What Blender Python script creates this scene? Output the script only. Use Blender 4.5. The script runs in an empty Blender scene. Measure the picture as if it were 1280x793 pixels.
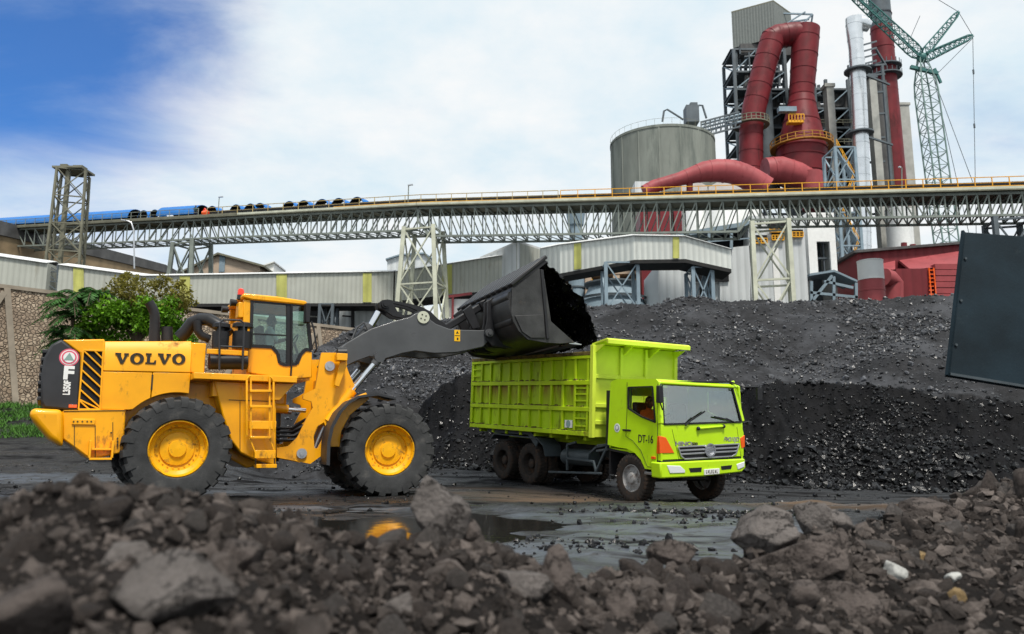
import bpy, bmesh, math, random
import numpy as np
from math import sin, cos, radians, pi, sqrt, atan2, tan
from mathutils import Vector, Matrix, noise as mnoise
random.seed(7); rng = np.random.default_rng(7)
sc = bpy.context.scene
COL = sc.collection
# ------------------------------------------------------------------ camera maths
PITCH = radians(9.29); EYE = 1.05; FPX = 1000.0
CP, SP = cos(PITCH), sin(PITCH)
def ray(px, py):
    u = (px-640)/FPX; v = (396.5-py)/FPX
    return Vector((u, CP-v*SP, SP+v*CP))
def at(px, py, Y):
    r = ray(px, py); r = r*(Y/r.y); r.z += EYE
    return r
class Frame:
    def __init__(s, o, th, pitch=0.0):
        s.o = Vector(o); h = Vector((cos(th), sin(th), 0)); s.l = Vector((-sin(th), cos(th), 0)); u = Vector((0,0,1))
        s.h = h*cos(pitch)+u*sin(pitch); s.u = u*cos(pitch)-h*sin(pitch)
        s.M = Matrix.Translation(s.o) @ Matrix((s.h, s.l, s.u)).transposed().to_4x4()
    def on(s, y, pts):                 # picture points on the plane y = const of this frame -> (x, z)
        out = []
        for px, py in pts:
            r = ray(px, py); O = Vector((0,0,EYE))
            t = (y-(O-s.o).dot(s.l))/r.dot(s.l); P = O+r*t-s.o
            out.append((P.dot(s.h), P.dot(s.u)))
        return out
    def onx(s, x, pts):                # on the plane x = const -> (y, z)
        out = []
        for px, py in pts:
            r = ray(px, py); O = Vector((0,0,EYE))
            t = (x-(O-s.o).dot(s.h))/r.dot(s.h); P = O+r*t-s.o
            out.append((P.dot(s.l), P.dot(s.u)))
        return out
# ------------------------------------------------------------------ materials
class NT:
    def __init__(s, tree): s.t = tree; s.t.nodes.clear()
    def n(s, typ, ins=None, **kw):
        nd = s.t.nodes.new(typ)
        for k, v in kw.items(): setattr(nd, k, v)
        for k, v in (ins or {}).items():
            if isinstance(v, bpy.types.NodeSocket): s.t.links.new(v, nd.inputs[k])
            else: nd.inputs[k].default_value = v
        return nd
def rgba(c): return (c[0], c[1], c[2], 1.0)
def ramp(nt, fac, a, b, ca=(0,0,0), cb=(1,1,1)):
    r = nt.n('ShaderNodeValToRGB', {'Fac': fac}); e = r.color_ramp.elements
    e[0].position = a; e[1].position = b; e[0].color = rgba(ca); e[1].color = rgba(cb)
    return r.outputs['Color']
def mixc(nt, fac, a, b, blend='MIX'):
    m = nt.n('ShaderNodeMix', data_type='RGBA', blend_type=blend)
    for i, v in ((0, fac), (6, a), (7, b)):
        if isinstance(v, bpy.types.NodeSocket): nt.t.links.new(v, m.inputs[i])
        else: m.inputs[i].default_value = v if i == 0 else rgba(v)
    return m.outputs[2]
def mat(name, col, rough=.5, metal=0., var=.15, scale=2., bump=0., bscale=30., dirt=None, spec=.3, coat=0., corr=None, island=0., stretch=(1,1,1), emit=None, crack=0., band=None):
    m = bpy.data.materials.new(name); m.use_nodes = True; nt = NT(m.node_tree)
    tc = nt.n('ShaderNodeTexCoord'); mp = nt.n('ShaderNodeMapping', {'Vector': tc.outputs['Object'], 'Scale': stretch}); V = mp.outputs[0]
    nz = nt.n('ShaderNodeTexNoise', {'Vector': V, 'Scale': scale, 'Detail': 6., 'Roughness': .6})
    dk = tuple(c*(1-var*1.4) for c in col); lt = tuple(min(1, c*(1+var)) for c in col)
    c = ramp(nt, nz.outputs['Fac'], .3, .7, dk, lt)
    rg = nt.n('ShaderNodeMapRange', {'Value': nz.outputs['Fac'], 'To Min': max(.02, rough-.12), 'To Max': min(1, rough+.12)}).outputs[0]
    if island:
        g = nt.n('ShaderNodeNewGeometry')
        c = mixc(nt, 1., c, ramp(nt, g.outputs['Random Per Island'], 0., 1., (1-island,)*3, (1+island,)*3), 'MULTIPLY')
    if band:
        sz = nt.n('ShaderNodeSeparateXYZ', {0: tc.outputs['Object']}).outputs[2]; bm = nt.n('ShaderNodeMapRange', {'Value': sz, 'From Min': band[0], 'From Max': band[1]}).outputs[0]; bm2 = nt.n('ShaderNodeMath', {0: sz, 1: band[1]+.02}, operation='LESS_THAN').outputs[0]
        bn = nt.n('ShaderNodeTexNoise', {'Vector': nt.n('ShaderNodeMapping', {'Vector': tc.outputs['Object'], 'Scale': (1.,1.,.22)}).outputs[0], 'Scale': 3.4, 'Detail': 7., 'Roughness': .65})
        bf = nt.n('ShaderNodeMath', {0: nt.n('ShaderNodeMath', {0: bm, 1: bm2}, operation='MULTIPLY').outputs[0], 1: ramp(nt, bn.outputs['Fac'], .36, .54)}, operation='MULTIPLY').outputs[0]
        c = mixc(nt, bf, c, band[2])
    height = None
    if dirt:                           # (colour, threshold, scale, stretch-z)
        dm = nt.n('ShaderNodeMapping', {'Vector': tc.outputs['Object'], 'Scale': (1, 1, dirt[3])})
        dn = nt.n('ShaderNodeTexNoise', {'Vector': dm.outputs[0], 'Scale': dirt[2], 'Detail': 9., 'Roughness': .72})
        f = ramp(nt, dn.outputs['Fac'], dirt[1], dirt[1]+.14)
        c = mixc(nt, f, c, dirt[0])
        rg = nt.n('ShaderNodeMath', {0: rg, 1: nt.n('ShaderNodeMath', {0: f, 1: .3}, operation='MULTIPLY').outputs[0]}, operation='ADD').outputs[0]
    if corr:                           # corrugated sheet: (bands per metre, axis)
        w = nt.n('ShaderNodeTexWave', {'Vector': tc.outputs['Object'], 'Scale': corr[0], 'Distortion': 0.}, wave_type='BANDS', bands_direction=corr[1])
        height = w.outputs['Fac']; hs = corr[2]; c = mixc(nt, ramp(nt, height, .0, .3, (.3,)*3, (0,)*3), c, tuple(x*.45 for x in col))
    if bump:
        b2 = nt.n('ShaderNodeTexNoise', {'Vector': tc.outputs['Object'], 'Scale': bscale, 'Detail': 8., 'Roughness': .65})
        h2 = b2.outputs['Fac']
        if crack:
            vo = nt.n('ShaderNodeTexVoronoi', {'Vector': nt.n('ShaderNodeVectorMath', {0: tc.outputs['Object'], 1: nt.n('ShaderNodeVectorMath', {0: b2.outputs['Color'], 'Scale': .25}, operation='SCALE').outputs[0]}, operation='ADD').outputs[0], 'Scale': crack}, feature='DISTANCE_TO_EDGE')
            ck = nt.n('ShaderNodeMath', {0: ramp(nt, vo.outputs['Distance'], 0., .035), 1: 1.6}, operation='MULTIPLY').outputs[0]
            h2 = nt.n('ShaderNodeMath', {0: h2, 1: ck}, operation='ADD').outputs[0]
            c = mixc(nt, ramp(nt, vo.outputs['Distance'], .0, .022, (.8,)*3, (0,)*3), c, tuple(x*.2 for x in col))
    p = nt.n('ShaderNodeBsdfPrincipled', {'Base Color': c, 'Roughness': rg, 'Metallic': metal, 'Specular IOR Level': spec, 'Coat Weight': coat})
    last = None
    if bump:
        last = nt.n('ShaderNodeBump', {'Height': h2, 'Strength': min(1, bump), 'Distance': .02 if bump <= 1 else .02*bump})
    if corr:
        b = nt.n('ShaderNodeBump', {'Height': height, 'Strength': 1., 'Distance': hs})
        if last: nt.t.links.new(last.outputs[0], b.inputs['Normal'])
        last = b
    if last: nt.t.links.new(last.outputs[0], p.inputs['Normal'])
    if emit: p.inputs['Emission Color'].default_value = rgba(emit[0]); p.inputs['Emission Strength'].default_value = emit[1]
    o = nt.n('ShaderNodeOutputMaterial'); nt.t.links.new(p.outputs[0], o.inputs['Surface'])
    return m
def leafmat(name, col, isl):
    m = mat(name, col, .5, var=.3, island=isl); nt_ = m.node_tree; p = next(n for n in nt_.nodes if n.type == 'BSDF_PRINCIPLED'); o = next(n for n in nt_.nodes if n.type == 'OUTPUT_MATERIAL')
    t = nt_.nodes.new('ShaderNodeBsdfTranslucent'); nt_.links.new(p.inputs['Base Color'].links[0].from_socket, t.inputs['Color']); x = nt_.nodes.new('ShaderNodeMixShader'); x.inputs[0].default_value = .4
    nt_.links.new(p.outputs[0], x.inputs[1]); nt_.links.new(t.outputs[0], x.inputs[2]); nt_.links.new(x.outputs[0], o.inputs['Surface']); return m
def glassmat(name, tint, refl=.12, rough=.02, bl=.25):
    m = bpy.data.materials.new(name); m.use_nodes = True; nt = NT(m.node_tree)
    t = nt.n('ShaderNodeBsdfTransparent', {'Color': rgba(tint)}); g = nt.n('ShaderNodeBsdfGlossy', {'Color': (1,1,1,1), 'Roughness': rough})
    fr = nt.n('ShaderNodeLayerWeight', {'Blend': bl})
    f = nt.n('ShaderNodeMapRange', {'Value': fr.outputs['Fresnel'], 'To Min': refl, 'To Max': 1.}).outputs[0]
    s = nt.n('ShaderNodeMixShader', {0: f, 1: t.outputs[0], 2: g.outputs[0]})
    o = nt.n('ShaderNodeOutputMaterial'); nt.t.links.new(s.outputs[0], o.inputs['Surface'])
    return m
COALD = (.012,.012,.013)
M = dict(
 yellow=mat('loader_yellow', (.92,.40,.002), .40, var=.10, scale=1.1, dirt=((.16,.07,.015), .575, 2.6, .5), coat=.25),
 rimy=mat('rim_yellow', (.85,.41,.004), .45, var=.12, dirt=((.12,.07,.028), .54, 5., 1)),
 dgrey=mat('boom_grey', (.075,.078,.082), .42, var=.14, scale=1.5, dirt=((.03,.03,.03), .6, 3., 1), coat=.1),
 bucket=mat('bucket_steel', (.05,.05,.05), .45, metal=.25, var=.3, scale=2.5, dirt=((.10,.075,.055), .6, 2.4, 1), bump=.2),
 black=mat('black_plastic', (.018,.018,.02), .42, var=.2, dirt=((.06,.055,.05), .66, 4., 1)),
 cowl=mat('dark_grey_cowl', (.035,.036,.04), .5, var=.15, dirt=((.09,.08,.07), .66, 3., 1)),
 tyre=mat('tyre_rubber', (.045,.046,.047), .8, var=.3, scale=3, dirt=((.10,.095,.09), .56, 3., 1), bump=.3),
 ttyre=mat('muddy_truck_tyre', (.03,.025,.022), .85, var=.3, scale=4, dirt=((.075,.045,.03), .5, 5., 1), bump=.3),
 chrome=mat('steel_rod', (.75,.76,.78), .2, metal=1., var=.05),
 silver=mat('silver_trim', (.5,.51,.53), .32, metal=.8, var=.1),
 lime=mat('truck_lime', (.53,.83,.010), .38, var=.06, scale=1.2, dirt=((.20,.25,.035), .60, 3.2, .5), coat=.3),
 limebed=mat('bed_lime', (.47,.66,.008), .5, var=.14, scale=1.4, stretch=(1,1,.35), dirt=((.13,.06,.012), .575, 2.4, .45)),
 limepanel=mat('bed_panel_lime', (.43,.64,.008), .5, var=.14, scale=1.4, stretch=(1,1,.35), dirt=((.07,.04,.012), .55, 2.6, .35), band=(2.0,2.6,(.20,.085,.012))),
 limefront=mat('bed_front_lime', (.64,.78,.06), .5, var=.08, scale=1.2, dirt=((.2,.14,.04), .68, 2.6, .5)),
 rustedge=mat('rusty_rail', (.16,.12,.03), .75, var=.5, scale=6., dirt=((.03,.02,.012), .5, 5., 1), bump=.3),
 chassis=mat('chassis_black', (.02,.02,.02), .7, var=.3, dirt=((.05,.04,.03), .55, 4., 1)),
 bluegrey=mat('guard_bluegrey', (.06,.075,.085), .5, var=.2, dirt=((.06,.05,.04), .6, 4., 1)),
 hubgrey=mat('wheel_hub_grey', (.28,.28,.28), .6, var=.2, dirt=((.09,.06,.045), .5, 6., 1)),
 orange=mat('orange_lens', (.9,.12,.01), .15, var=.05, coat=.8),
 redlens=mat('red_beacon', (.8,.04,.01), .2, var=.05, coat=.8),
 lens=mat('clear_lens', (.75,.78,.8), .12, var=.05, coat=.8),
 white=mat('white_paint', (.8,.8,.78), .5, var=.06),
 pinkred=mat('sticker_red', (.7,.12,.18), .5, var=.05),
 stgreen=mat('sticker_grey', (.25,.36,.33), .5, var=.05),
 stkyel=mat('warning_yellow', (.9,.5,.01), .5, var=.05),
 letter=mat('letter_dark', (.035,.03,.022), .5, var=.1),
 skin=mat('skin', (.13,.065,.042), .55, var=.1), hair=mat('dark_hair', (.01,.009,.008), .6),
 shirt=mat('pale_shirt', (.55,.6,.62), .8), vest=mat('orange_vest', (.9,.14,.02), .8), navy=mat('navy_cloth', (.02,.03,.07), .85), trousers=mat('dark_trousers', (.02,.022,.03), .85), green=mat('dark_green_cloth', (.02,.05,.04), .85),
 seat=mat('seat_cloth', (.02,.02,.022), .9),
 glassg=glassmat('green_cab_glass', (.80,.92,.88), .05), glassw=glassmat('windscreen_glass', (.70,.80,.76), .20, .02), glassd=glassmat('truck_side_glass', (.90,.94,.92), .015, .02, .10),
 sheet=mat('pale_corrugated_sheet', (.43,.44,.39), .6, var=.10, scale=.25, corr=(.62,'X',.06), dirt=((.30,.29,.24), .57, .8, .2)),
 sheetp=mat('bright_gallery_sheet', (.62,.64,.60), .6, var=.08, scale=.25, corr=(.62,'X',.05), dirt=((.46,.46,.42), .58, .8, .2)), sheetroof=mat('white_sheet_roof', (.68,.69,.68), .5, var=.1, scale=.4),
 sheetg=mat('yellow_green_sheet', (.46,.46,.13), .6, var=.15, scale=.7, corr=(.42,'X',.08)),
 sheetb=mat('grey_building_sheet', (.60,.63,.64), .6, var=.07, scale=.2, corr=(.36,'X',.08), dirt=((.47,.49,.49), .60, .5, .2)),
 cream=mat('cream_steel', (.52,.53,.42), .55, var=.15, scale=.8, dirt=((.3,.22,.12), .66, 1.2, .4)),
 truss=mat('grey_green_steel', (.20,.225,.20), .6, var=.2, scale=.8, dirt=((.14,.1,.06), .64, 1.2, 1)),
 tolive=mat('olive_steel', (.17,.165,.12), .65, var=.2, scale=.8),
 dsteel=mat('dark_steel', (.10,.12,.135), .6, var=.2, scale=.6),
 bsteel=mat('blue_grey_steel', (.22,.29,.34), .55, var=.15, scale=.6),
 yrail=mat('yellow_rail', (.75,.36,.02), .55, var=.15),
 blue=mat('blue_cover', (.02,.16,.48), .45, var=.12, scale=.6),
 belt=mat('black_belt', (.015,.015,.016), .8),
 dark=mat('dark_opening', (.012,.013,.015), .9),
 conc=mat('silo_concrete', (.20,.215,.19), .85, var=.16, scale=.35, stretch=(1,1,.35), dirt=((.13,.145,.13), .50, .5, .14), bump=.3, bscale=3.),
 ribc=mat('tan_concrete', (.30,.255,.20), .85, var=.2, scale=1.), concl=mat('concrete_light', (.40,.40,.37), .85, var=.15, scale=.5),
 red=mat('red_duct', (.15,.012,.017), .5, var=.25, scale=.35, dirt=((.075,.010,.012), .53, .55, .3)),
 redl=mat('faded_red_duct', (.30,.058,.064), .55, var=.18, scale=.4, dirt=((.20,.03,.035), .56, .6, .4)),
 redd=mat('red_corrugated', (.17,.022,.028), .6, var=.14, scale=.4, corr=(.3,'X',.08)),
 alu=mat('silver_cladding', (.72,.74,.76), .28, metal=.85, var=.08, scale=.5),
 teallight=mat('crane_grey_green', (.17,.25,.23), .5, var=.15), tealsteel=mat('crane_green', (.05,.16,.15), .5, var=.15),
 brownsheet=mat('brown_sheet', (.30,.22,.13), .7, var=.2, scale=.5, corr=(.3,'X',.08)),
 darkroof=mat('dark_roof', (.085,.085,.085), .7, var=.25, scale=.6, corr=(.3,'X',.08)),
 beige=mat('beige_wall', (.46,.36,.27), .8, var=.1, scale=.5),
 plate=mat('blue_black_plate', (.007,.016,.023), .5, spec=.12, var=.35, scale=1.2, dirt=((.022,.034,.038), .6, 1.6, 1), bump=.12),
 trunk=mat('bark', (.10,.075,.05), .9, var=.3, bump=.6),
 leaf1=leafmat('leaf_dark', (.05,.14,.03), .5), leaf2=leafmat('leaf_bright', (.14,.31,.016), .5), leaf3=leafmat('leaf_rust', (.19,.17,.03), .5),
 grassm=mat('grass', (.06,.16,.02), .7, var=.3, island=.4),
 coal=mat('coal_black', (.006,.006,.007), .6, var=.5, scale=3., bump=2.2, bscale=11., dirt=((.013,.013,.014), .58, 5., 1), spec=.08),
 coallump=mat('coal_lump', (.008,.008,.009), .24, var=.5, scale=9., island=.8, bump=.4, spec=.34),
 coalg=mat('coal_grey', (.020,.020,.022), .7, var=.5, scale=1., bump=2.2, bscale=9., dirt=((.056,.058,.064), .48, .38, 1), spec=.15),
 coalglump=mat('coal_grey_lump', (.042,.043,.048), .34, spec=.5, var=.4, scale=9., island=.9, bump=.4),
 palelump=mat('pale_lump', (.4,.4,.38), .7, var=.3, island=.5),
 rock=mat('rubble_rock', (.108,.090,.082), .9, var=.3, scale=6., dirt=((.075,.063,.058), .54, 12., 1), bump=2., bscale=30., crack=4., spec=.15),
 rockp=mat('rubble_rock_grey', (.150,.134,.126), .9, var=.25, scale=6., dirt=((.095,.084,.079), .53, 12., 1), bump=2., bscale=30., crack=3.6, spec=.15),
 rocko=mat('ochre_rock', (.22,.15,.07), .85, var=.3, scale=6., bump=1.2, bscale=26.),
 rockw=mat('white_rock', (.42,.42,.40), .8, var=.2, scale=6., bump=1., bscale=26.),
 rubble=mat('rubble_small', (.074,.062,.056), .9, spec=.15, var=.4, scale=10., island=.6, bump=.8, bscale=60.),
 berm=mat('berm_soil', (.017,.0145,.0135), .95, spec=.1, var=.4, scale=6., bump=1.6, bscale=30.),
 wallstone=None, ground=None, water=None)
# stone wall: irregular stones in mortar
def stone():
    m = bpy.data.materials.new('rubble_stone_wall'); m.use_nodes = True; nt = NT(m.node_tree); tc = nt.n('ShaderNodeTexCoord')
    v = nt.n('ShaderNodeTexVoronoi', {'Vector': tc.outputs['Object'], 'Scale': 6.2}); e = nt.n('ShaderNodeTexVoronoi', {'Vector': tc.outputs['Object'], 'Scale': 6.2}, feature='DISTANCE_TO_EDGE')
    n = nt.n('ShaderNodeTexNoise', {'Vector': tc.outputs['Object'], 'Scale': .6, 'Detail': 6.})
    c = mixc(nt, nt.n('ShaderNodeSeparateColor', {0: v.outputs['Color']}).outputs[0], (.24,.175,.12), (.46,.37,.27))
    c = mixc(nt, ramp(nt, e.outputs['Distance'], .0, .12), (.17,.125,.09), c)
    c = mixc(nt, ramp(nt, n.outputs['Fac'], .45, .65), c, (.24,.18,.13))
    p = nt.n('ShaderNodeBsdfPrincipled', {'Base Color': c, 'Roughness': .9, 'Normal': nt.n('ShaderNodeBump', {'Height': ramp(nt, e.outputs['Distance'], 0., .15), 'Strength': 1., 'Distance': .06}).outputs[0]})
    o = nt.n('ShaderNodeOutputMaterial'); nt.t.links.new(p.outputs[0], o.inputs['Surface']); return m
M['wallstone'] = stone()
def mathn(nt, op, a, b): return nt.n('ShaderNodeMath', {0: a, 1: b}, operation=op).outputs[0]
def mr(nt, v, a, b, c, d): return nt.n('ShaderNodeMapRange', {'Value': v, 'From Min': a, 'From Max': b, 'To Min': c, 'To Max': d}).outputs[0]
def groundmat():
    m = bpy.data.materials.new('wet_coal_mud'); m.use_nodes = True; nt = NT(m.node_tree); tc = nt.n('ShaderNodeTexCoord'); O = tc.outputs['Object']
    n1 = nt.n('ShaderNodeTexNoise', {'Vector': nt.n('ShaderNodeMapping', {'Vector': O, 'Rotation': (0,0,radians(-10)), 'Scale': (.35,1.2,1)}).outputs[0], 'Scale': 1.1, 'Detail': 8., 'Roughness': .65})
    n2 = nt.n('ShaderNodeTexNoise', {'Vector': O, 'Scale': 9., 'Detail': 8., 'Roughness': .7})
    c = ramp(nt, n2.outputs['Fac'], .35, .7, (.004,.004,.005), (.018,.0175,.018))
    # brownish haul track in front of the truck
    gx = nt.n('ShaderNodeSeparateXYZ', {0: O})
    ln = nt.n('ShaderNodeMath', {0: gx.outputs[1], 1: nt.n('ShaderNodeMath', {0: gx.outputs[0], 1: .42}, operation='MULTIPLY').outputs[0]}, operation='ADD').outputs[0]
    ds = nt.n('ShaderNodeMath', {0: nt.n('ShaderNodeMath', {0: ln, 1: 18.2}, operation='SUBTRACT').outputs[0]}, operation='ABSOLUTE').outputs[0]
    tr = nt.n('ShaderNodeMapRange', {'Value': ds, 'From Min': .5, 'From Max': 2.2, 'To Min': 1., 'To Max': 0.}).outputs[0]
    ty = nt.n('ShaderNodeMapRange', {'Value': gx.outputs[0], 'From Min': -3., 'From Max': 0., 'To Min': 0., 'To Max': 1.}).outputs[0]
    tm = nt.n('ShaderNodeMath', {0: nt.n('ShaderNodeMath', {0: tr, 1: ty}, operation='MULTIPLY').outputs[0], 1: ramp(nt, n1.outputs['Fac'], .36, .6)}, operation='MULTIPLY').outputs[0]
    c = mixc(nt, tm, c, (.12,.085,.06))
    r = ramp(nt, n1.outputs['Fac'], .42, .60, (.24,)*3, (.8,)*3); sp = ramp(nt, n1.outputs['Fac'], .44, .60, (.75,)*3, (.05,)*3)
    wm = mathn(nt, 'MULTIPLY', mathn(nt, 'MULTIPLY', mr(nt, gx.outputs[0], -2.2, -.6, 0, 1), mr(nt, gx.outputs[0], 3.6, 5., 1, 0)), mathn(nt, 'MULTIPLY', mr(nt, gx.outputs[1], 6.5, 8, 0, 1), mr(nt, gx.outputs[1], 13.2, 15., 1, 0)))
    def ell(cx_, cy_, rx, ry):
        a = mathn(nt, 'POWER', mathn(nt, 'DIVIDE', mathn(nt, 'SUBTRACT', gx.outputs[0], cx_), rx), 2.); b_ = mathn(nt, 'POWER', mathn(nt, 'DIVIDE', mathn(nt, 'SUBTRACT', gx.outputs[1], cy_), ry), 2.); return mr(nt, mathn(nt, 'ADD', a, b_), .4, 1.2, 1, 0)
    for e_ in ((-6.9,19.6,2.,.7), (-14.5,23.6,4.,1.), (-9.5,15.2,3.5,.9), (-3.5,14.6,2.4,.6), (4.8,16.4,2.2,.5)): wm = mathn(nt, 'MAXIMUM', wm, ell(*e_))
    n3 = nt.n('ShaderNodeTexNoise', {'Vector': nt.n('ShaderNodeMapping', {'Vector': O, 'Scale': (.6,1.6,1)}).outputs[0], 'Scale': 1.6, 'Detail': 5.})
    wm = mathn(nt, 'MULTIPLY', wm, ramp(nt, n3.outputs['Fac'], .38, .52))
    c = mixc(nt, mathn(nt, 'MULTIPLY', wm, .85), c, (.055,.066,.082)); r = mixc(nt, wm, r, (.40,)*3); sp = mixc(nt, wm, sp, (1.,)*3)  # grey-blue slurry tone, with the sky's reflection put into the base colour
    n4 = nt.n('ShaderNodeTexNoise', {'Vector': nt.n('ShaderNodeMapping', {'Vector': O, 'Scale': (.8,1.3,1)}).outputs[0], 'Scale': 4.2, 'Detail': 7., 'Roughness': .6})
    c = mixc(nt, mathn(nt, 'MULTIPLY', wm, ramp(nt, n4.outputs['Fac'], .54, .64)), c, (.006,.006,.006)); r = mixc(nt, mathn(nt, 'MULTIPLY', wm, ramp(nt, n4.outputs['Fac'], .54, .64)), r, (.75,)*3)
    hh = mathn(nt, 'ADD', mathn(nt, 'MULTIPLY', n2.outputs['Fac'], mr(nt, wm, 0, 1, 1, .14)), mathn(nt, 'MULTIPLY', n4.outputs['Fac'], mathn(nt, 'MULTIPLY', wm, .40)))
    b = nt.n('ShaderNodeBump', {'Height': hh, 'Strength': 1., 'Distance': .06})
    p = nt.n('ShaderNodeBsdfPrincipled', {'Base Color': c, 'Roughness': r, 'Specular IOR Level': sp, 'Normal': b.outputs[0]})
    o = nt.n('ShaderNodeOutputMaterial'); nt.t.links.new(p.outputs[0], o.inputs['Surface']); return m
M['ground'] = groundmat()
def watermat():
    m = bpy.data.materials.new('dirty_puddle_water'); m.use_nodes = True; nt = NT(m.node_tree); tc = nt.n('ShaderNodeTexCoord'); O = tc.outputs['Object']
    n = nt.n('ShaderNodeTexNoise', {'Vector': O, 'Scale': 3., 'Detail': 4.})
    p = nt.n('ShaderNodeBsdfPrincipled', {'Base Color': (.018,.017,.015,1), 'Roughness': .06, 'IOR': 1.33, 'Specular IOR Level': .6, 'Normal': nt.n('ShaderNodeBump', {'Height': n.outputs['Fac'], 'Strength': .12, 'Distance': .02}).outputs[0]})
    o = nt.n('ShaderNodeOutputMaterial'); nt.t.links.new(p.outputs[0], o.inputs['Surface']); return m
M['water'] = watermat()
# ------------------------------------------------------------------ mesh builder
class MB:
    def __init__(s): s.v = []; s.f = []; s.s = []; s.M = None
    def add(s, vs, fs, sm=False):
        o = len(s.v)
        for p in vs:
            p = Vector(p)
            s.v.append(s.M @ p if s.M else p)
        for i, f in enumerate(fs):
            s.f.append([o+j for j in f]); s.s.append(sm[i] if isinstance(sm, list) else sm)
        return s
    def bx(s, x0, x1, y0, y1, z0, z1):
        return s.add([(x,y,z) for z in (z0,z1) for y in (y0,y1) for x in (x0,x1)], [(0,2,3,1),(4,5,7,6),(0,1,5,4),(2,6,7,3),(0,4,6,2),(1,3,7,5)])
    def beam(s, a, b, w, h=None, up=(0,0,1)):
        a = Vector(a); b = Vector(b); d = (b-a); h = h or w
        if d.length < 1e-6: return s
        d.normalize(); u = Vector(up)
        if abs(d.dot(u)) > .98: u = Vector((0,1,0))
        r = d.cross(u).normalized()*w/2; q = r.cross(d).normalized()*h/2
        return s.add([p+i*r+j*q for p in (a,b) for j in (-1,1) for i in (-1,1)], [(0,2,3,1),(4,5,7,6),(0,1,5,4),(2,6,7,3),(0,4,6,2),(1,3,7,5)])
    def cyl(s, a, b, r0, r1=None, n=16, caps=True):
        a = Vector(a); b = Vector(b); r1 = r0 if r1 is None else r1
        return s.tube([a,b], [r0,r1], n, caps)
    def tube(s, pts, r, n=10, caps=True):
        pts = [Vector(p) for p in pts]; k = len(pts); rs = r if isinstance(r, (list,tuple)) else [r]*k
        vs = []; fs = []; sm = []; ref = None
        for i, p in enumerate(pts):
            d = (pts[min(i+1,k-1)]-pts[max(i-1,0)]).normalized()
            if ref is None: ref = d.orthogonal().normalized()
            ref = (ref-d*ref.dot(d)).normalized(); q = d.cross(ref)
            vs += [p+(ref*cos(2*pi*j/n)+q*sin(2*pi*j/n))*rs[i] for j in range(n)]
        for i in range(k-1):
            for j in range(n):
                fs.append((i*n+j, i*n+(j+1)%n, (i+1)*n+(j+1)%n, (i+1)*n+j)); sm.append(n > 5)
        if caps: fs += [tuple(range(n-1,-1,-1)), tuple(range((k-1)*n, k*n))]; sm += [False, False]
        return s.add(vs, fs, sm)
    def lathe(s, prof, o=(0,0,0), ax=(0,0,1), n=32, flat=False):  # prof: (r, h)
        o = Vector(o); ax = Vector(ax).normalized(); e = ax.orthogonal().normalized(); q = ax.cross(e); k = len(prof)
        vs = [o+ax*h+(e*cos(2*pi*j/n)+q*sin(2*pi*j/n))*max(r,1e-4) for r, h in prof for j in range(n)]
        fs = [(i*n+j, i*n+(j+1)%n, (i+1)*n+(j+1)%n, (i+1)*n+j) for i in range(k-1) for j in range(n)]
        return s.add(vs, fs, not flat)
    def prism(s, poly, a, b, ax='y'):      # poly of (x,z) from y=a..b; ax='x': poly of (y,z); ax='z': poly of (x,y)
        f = {'y': lambda p, t: (p[0], t, p[1]), 'x': lambda p, t: (t, p[0], p[1]), 'z': lambda p, t: (p[0], p[1], t)}[ax]; n = len(poly)
        vs = [f(p, a) for p in poly]+[f(p, b) for p in poly]
        return s.add(vs, [tuple(range(n)), tuple(range(2*n-1, n-1, -1))]+[(i, i+n, (i+1)%n+n, (i+1)%n) for i in range(n)])
    def ring(s, outer, hole, a, b, ax='y'):
        i0 = min(((outer[i][0]-hole[j][0])**2+(outer[i][1]-hole[j][1])**2, i, j) for i in range(len(outer)) for j in range(len(hole)))
        i, j = i0[1], i0[2]
        def area(p): return sum(p[k][0]*p[(k+1)%len(p)][1]-p[(k+1)%len(p)][0]*p[k][1] for k in range(len(p)))
        h = hole[j:]+hole[:j]; o = outer[i:]+outer[:i]
        if area(h)*area(o) > 0: h = [h[0]]+h[1:][::-1]
        return s.prism(o+[o[0]]+h+[h[0]], a, b, ax)
    def ball(s, c, r, nu=16, nv=10):
        r = (r,)*3 if isinstance(r, (int,float)) else r; c = Vector(c)
        vs = [c+Vector((r[0]*sin(pi*i/nv)*cos(2*pi*j/nu), r[1]*sin(pi*i/nv)*sin(2*pi*j/nu), r[2]*cos(pi*i/nv))) for i in range(nv+1) for j in range(nu)]
        return s.add(vs, [(i*nu+j, (i+1)*nu+j, (i+1)*nu+(j+1)%nu, i*nu+(j+1)%nu) for i in range(nv) for j in range(nu)], True)
    def build(s, name, m, parent=None, bevel=0, world=False, fix=True, seg=2):
        me = bpy.data.meshes.new(name)
        vs = s.v
        loc = Vector((0,0,0))
        if world and parent is not None:
            inv = parent.matrix_basis.inverted(); vs = [inv @ v for v in vs]
        elif world:
            lo = [min(v[i] for v in vs) for i in range(3)]; hi = [max(v[i] for v in vs) for i in range(3)]
            loc = Vector(((lo[0]+hi[0])/2, (lo[1]+hi[1])/2, lo[2])); vs = [v-loc for v in vs]
        me.from_pydata([tuple(v) for v in vs], [], s.f)
        me.polygons.foreach_set('use_smooth', s.s)
        if fix:
            b = bmesh.new(); b.from_mesh(me); bmesh.ops.recalc_face_normals(b, faces=b.faces); b.to_mesh(me); b.free()
        o = bpy.data.objects.new(name, me); COL.objects.link(o); o.location = loc
        me.set_sharp_from_angle(angle=radians(32))
        if m: me.materials.append(m if not isinstance(m, str) else M[m])
        if parent is not None: o.parent = parent
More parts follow.
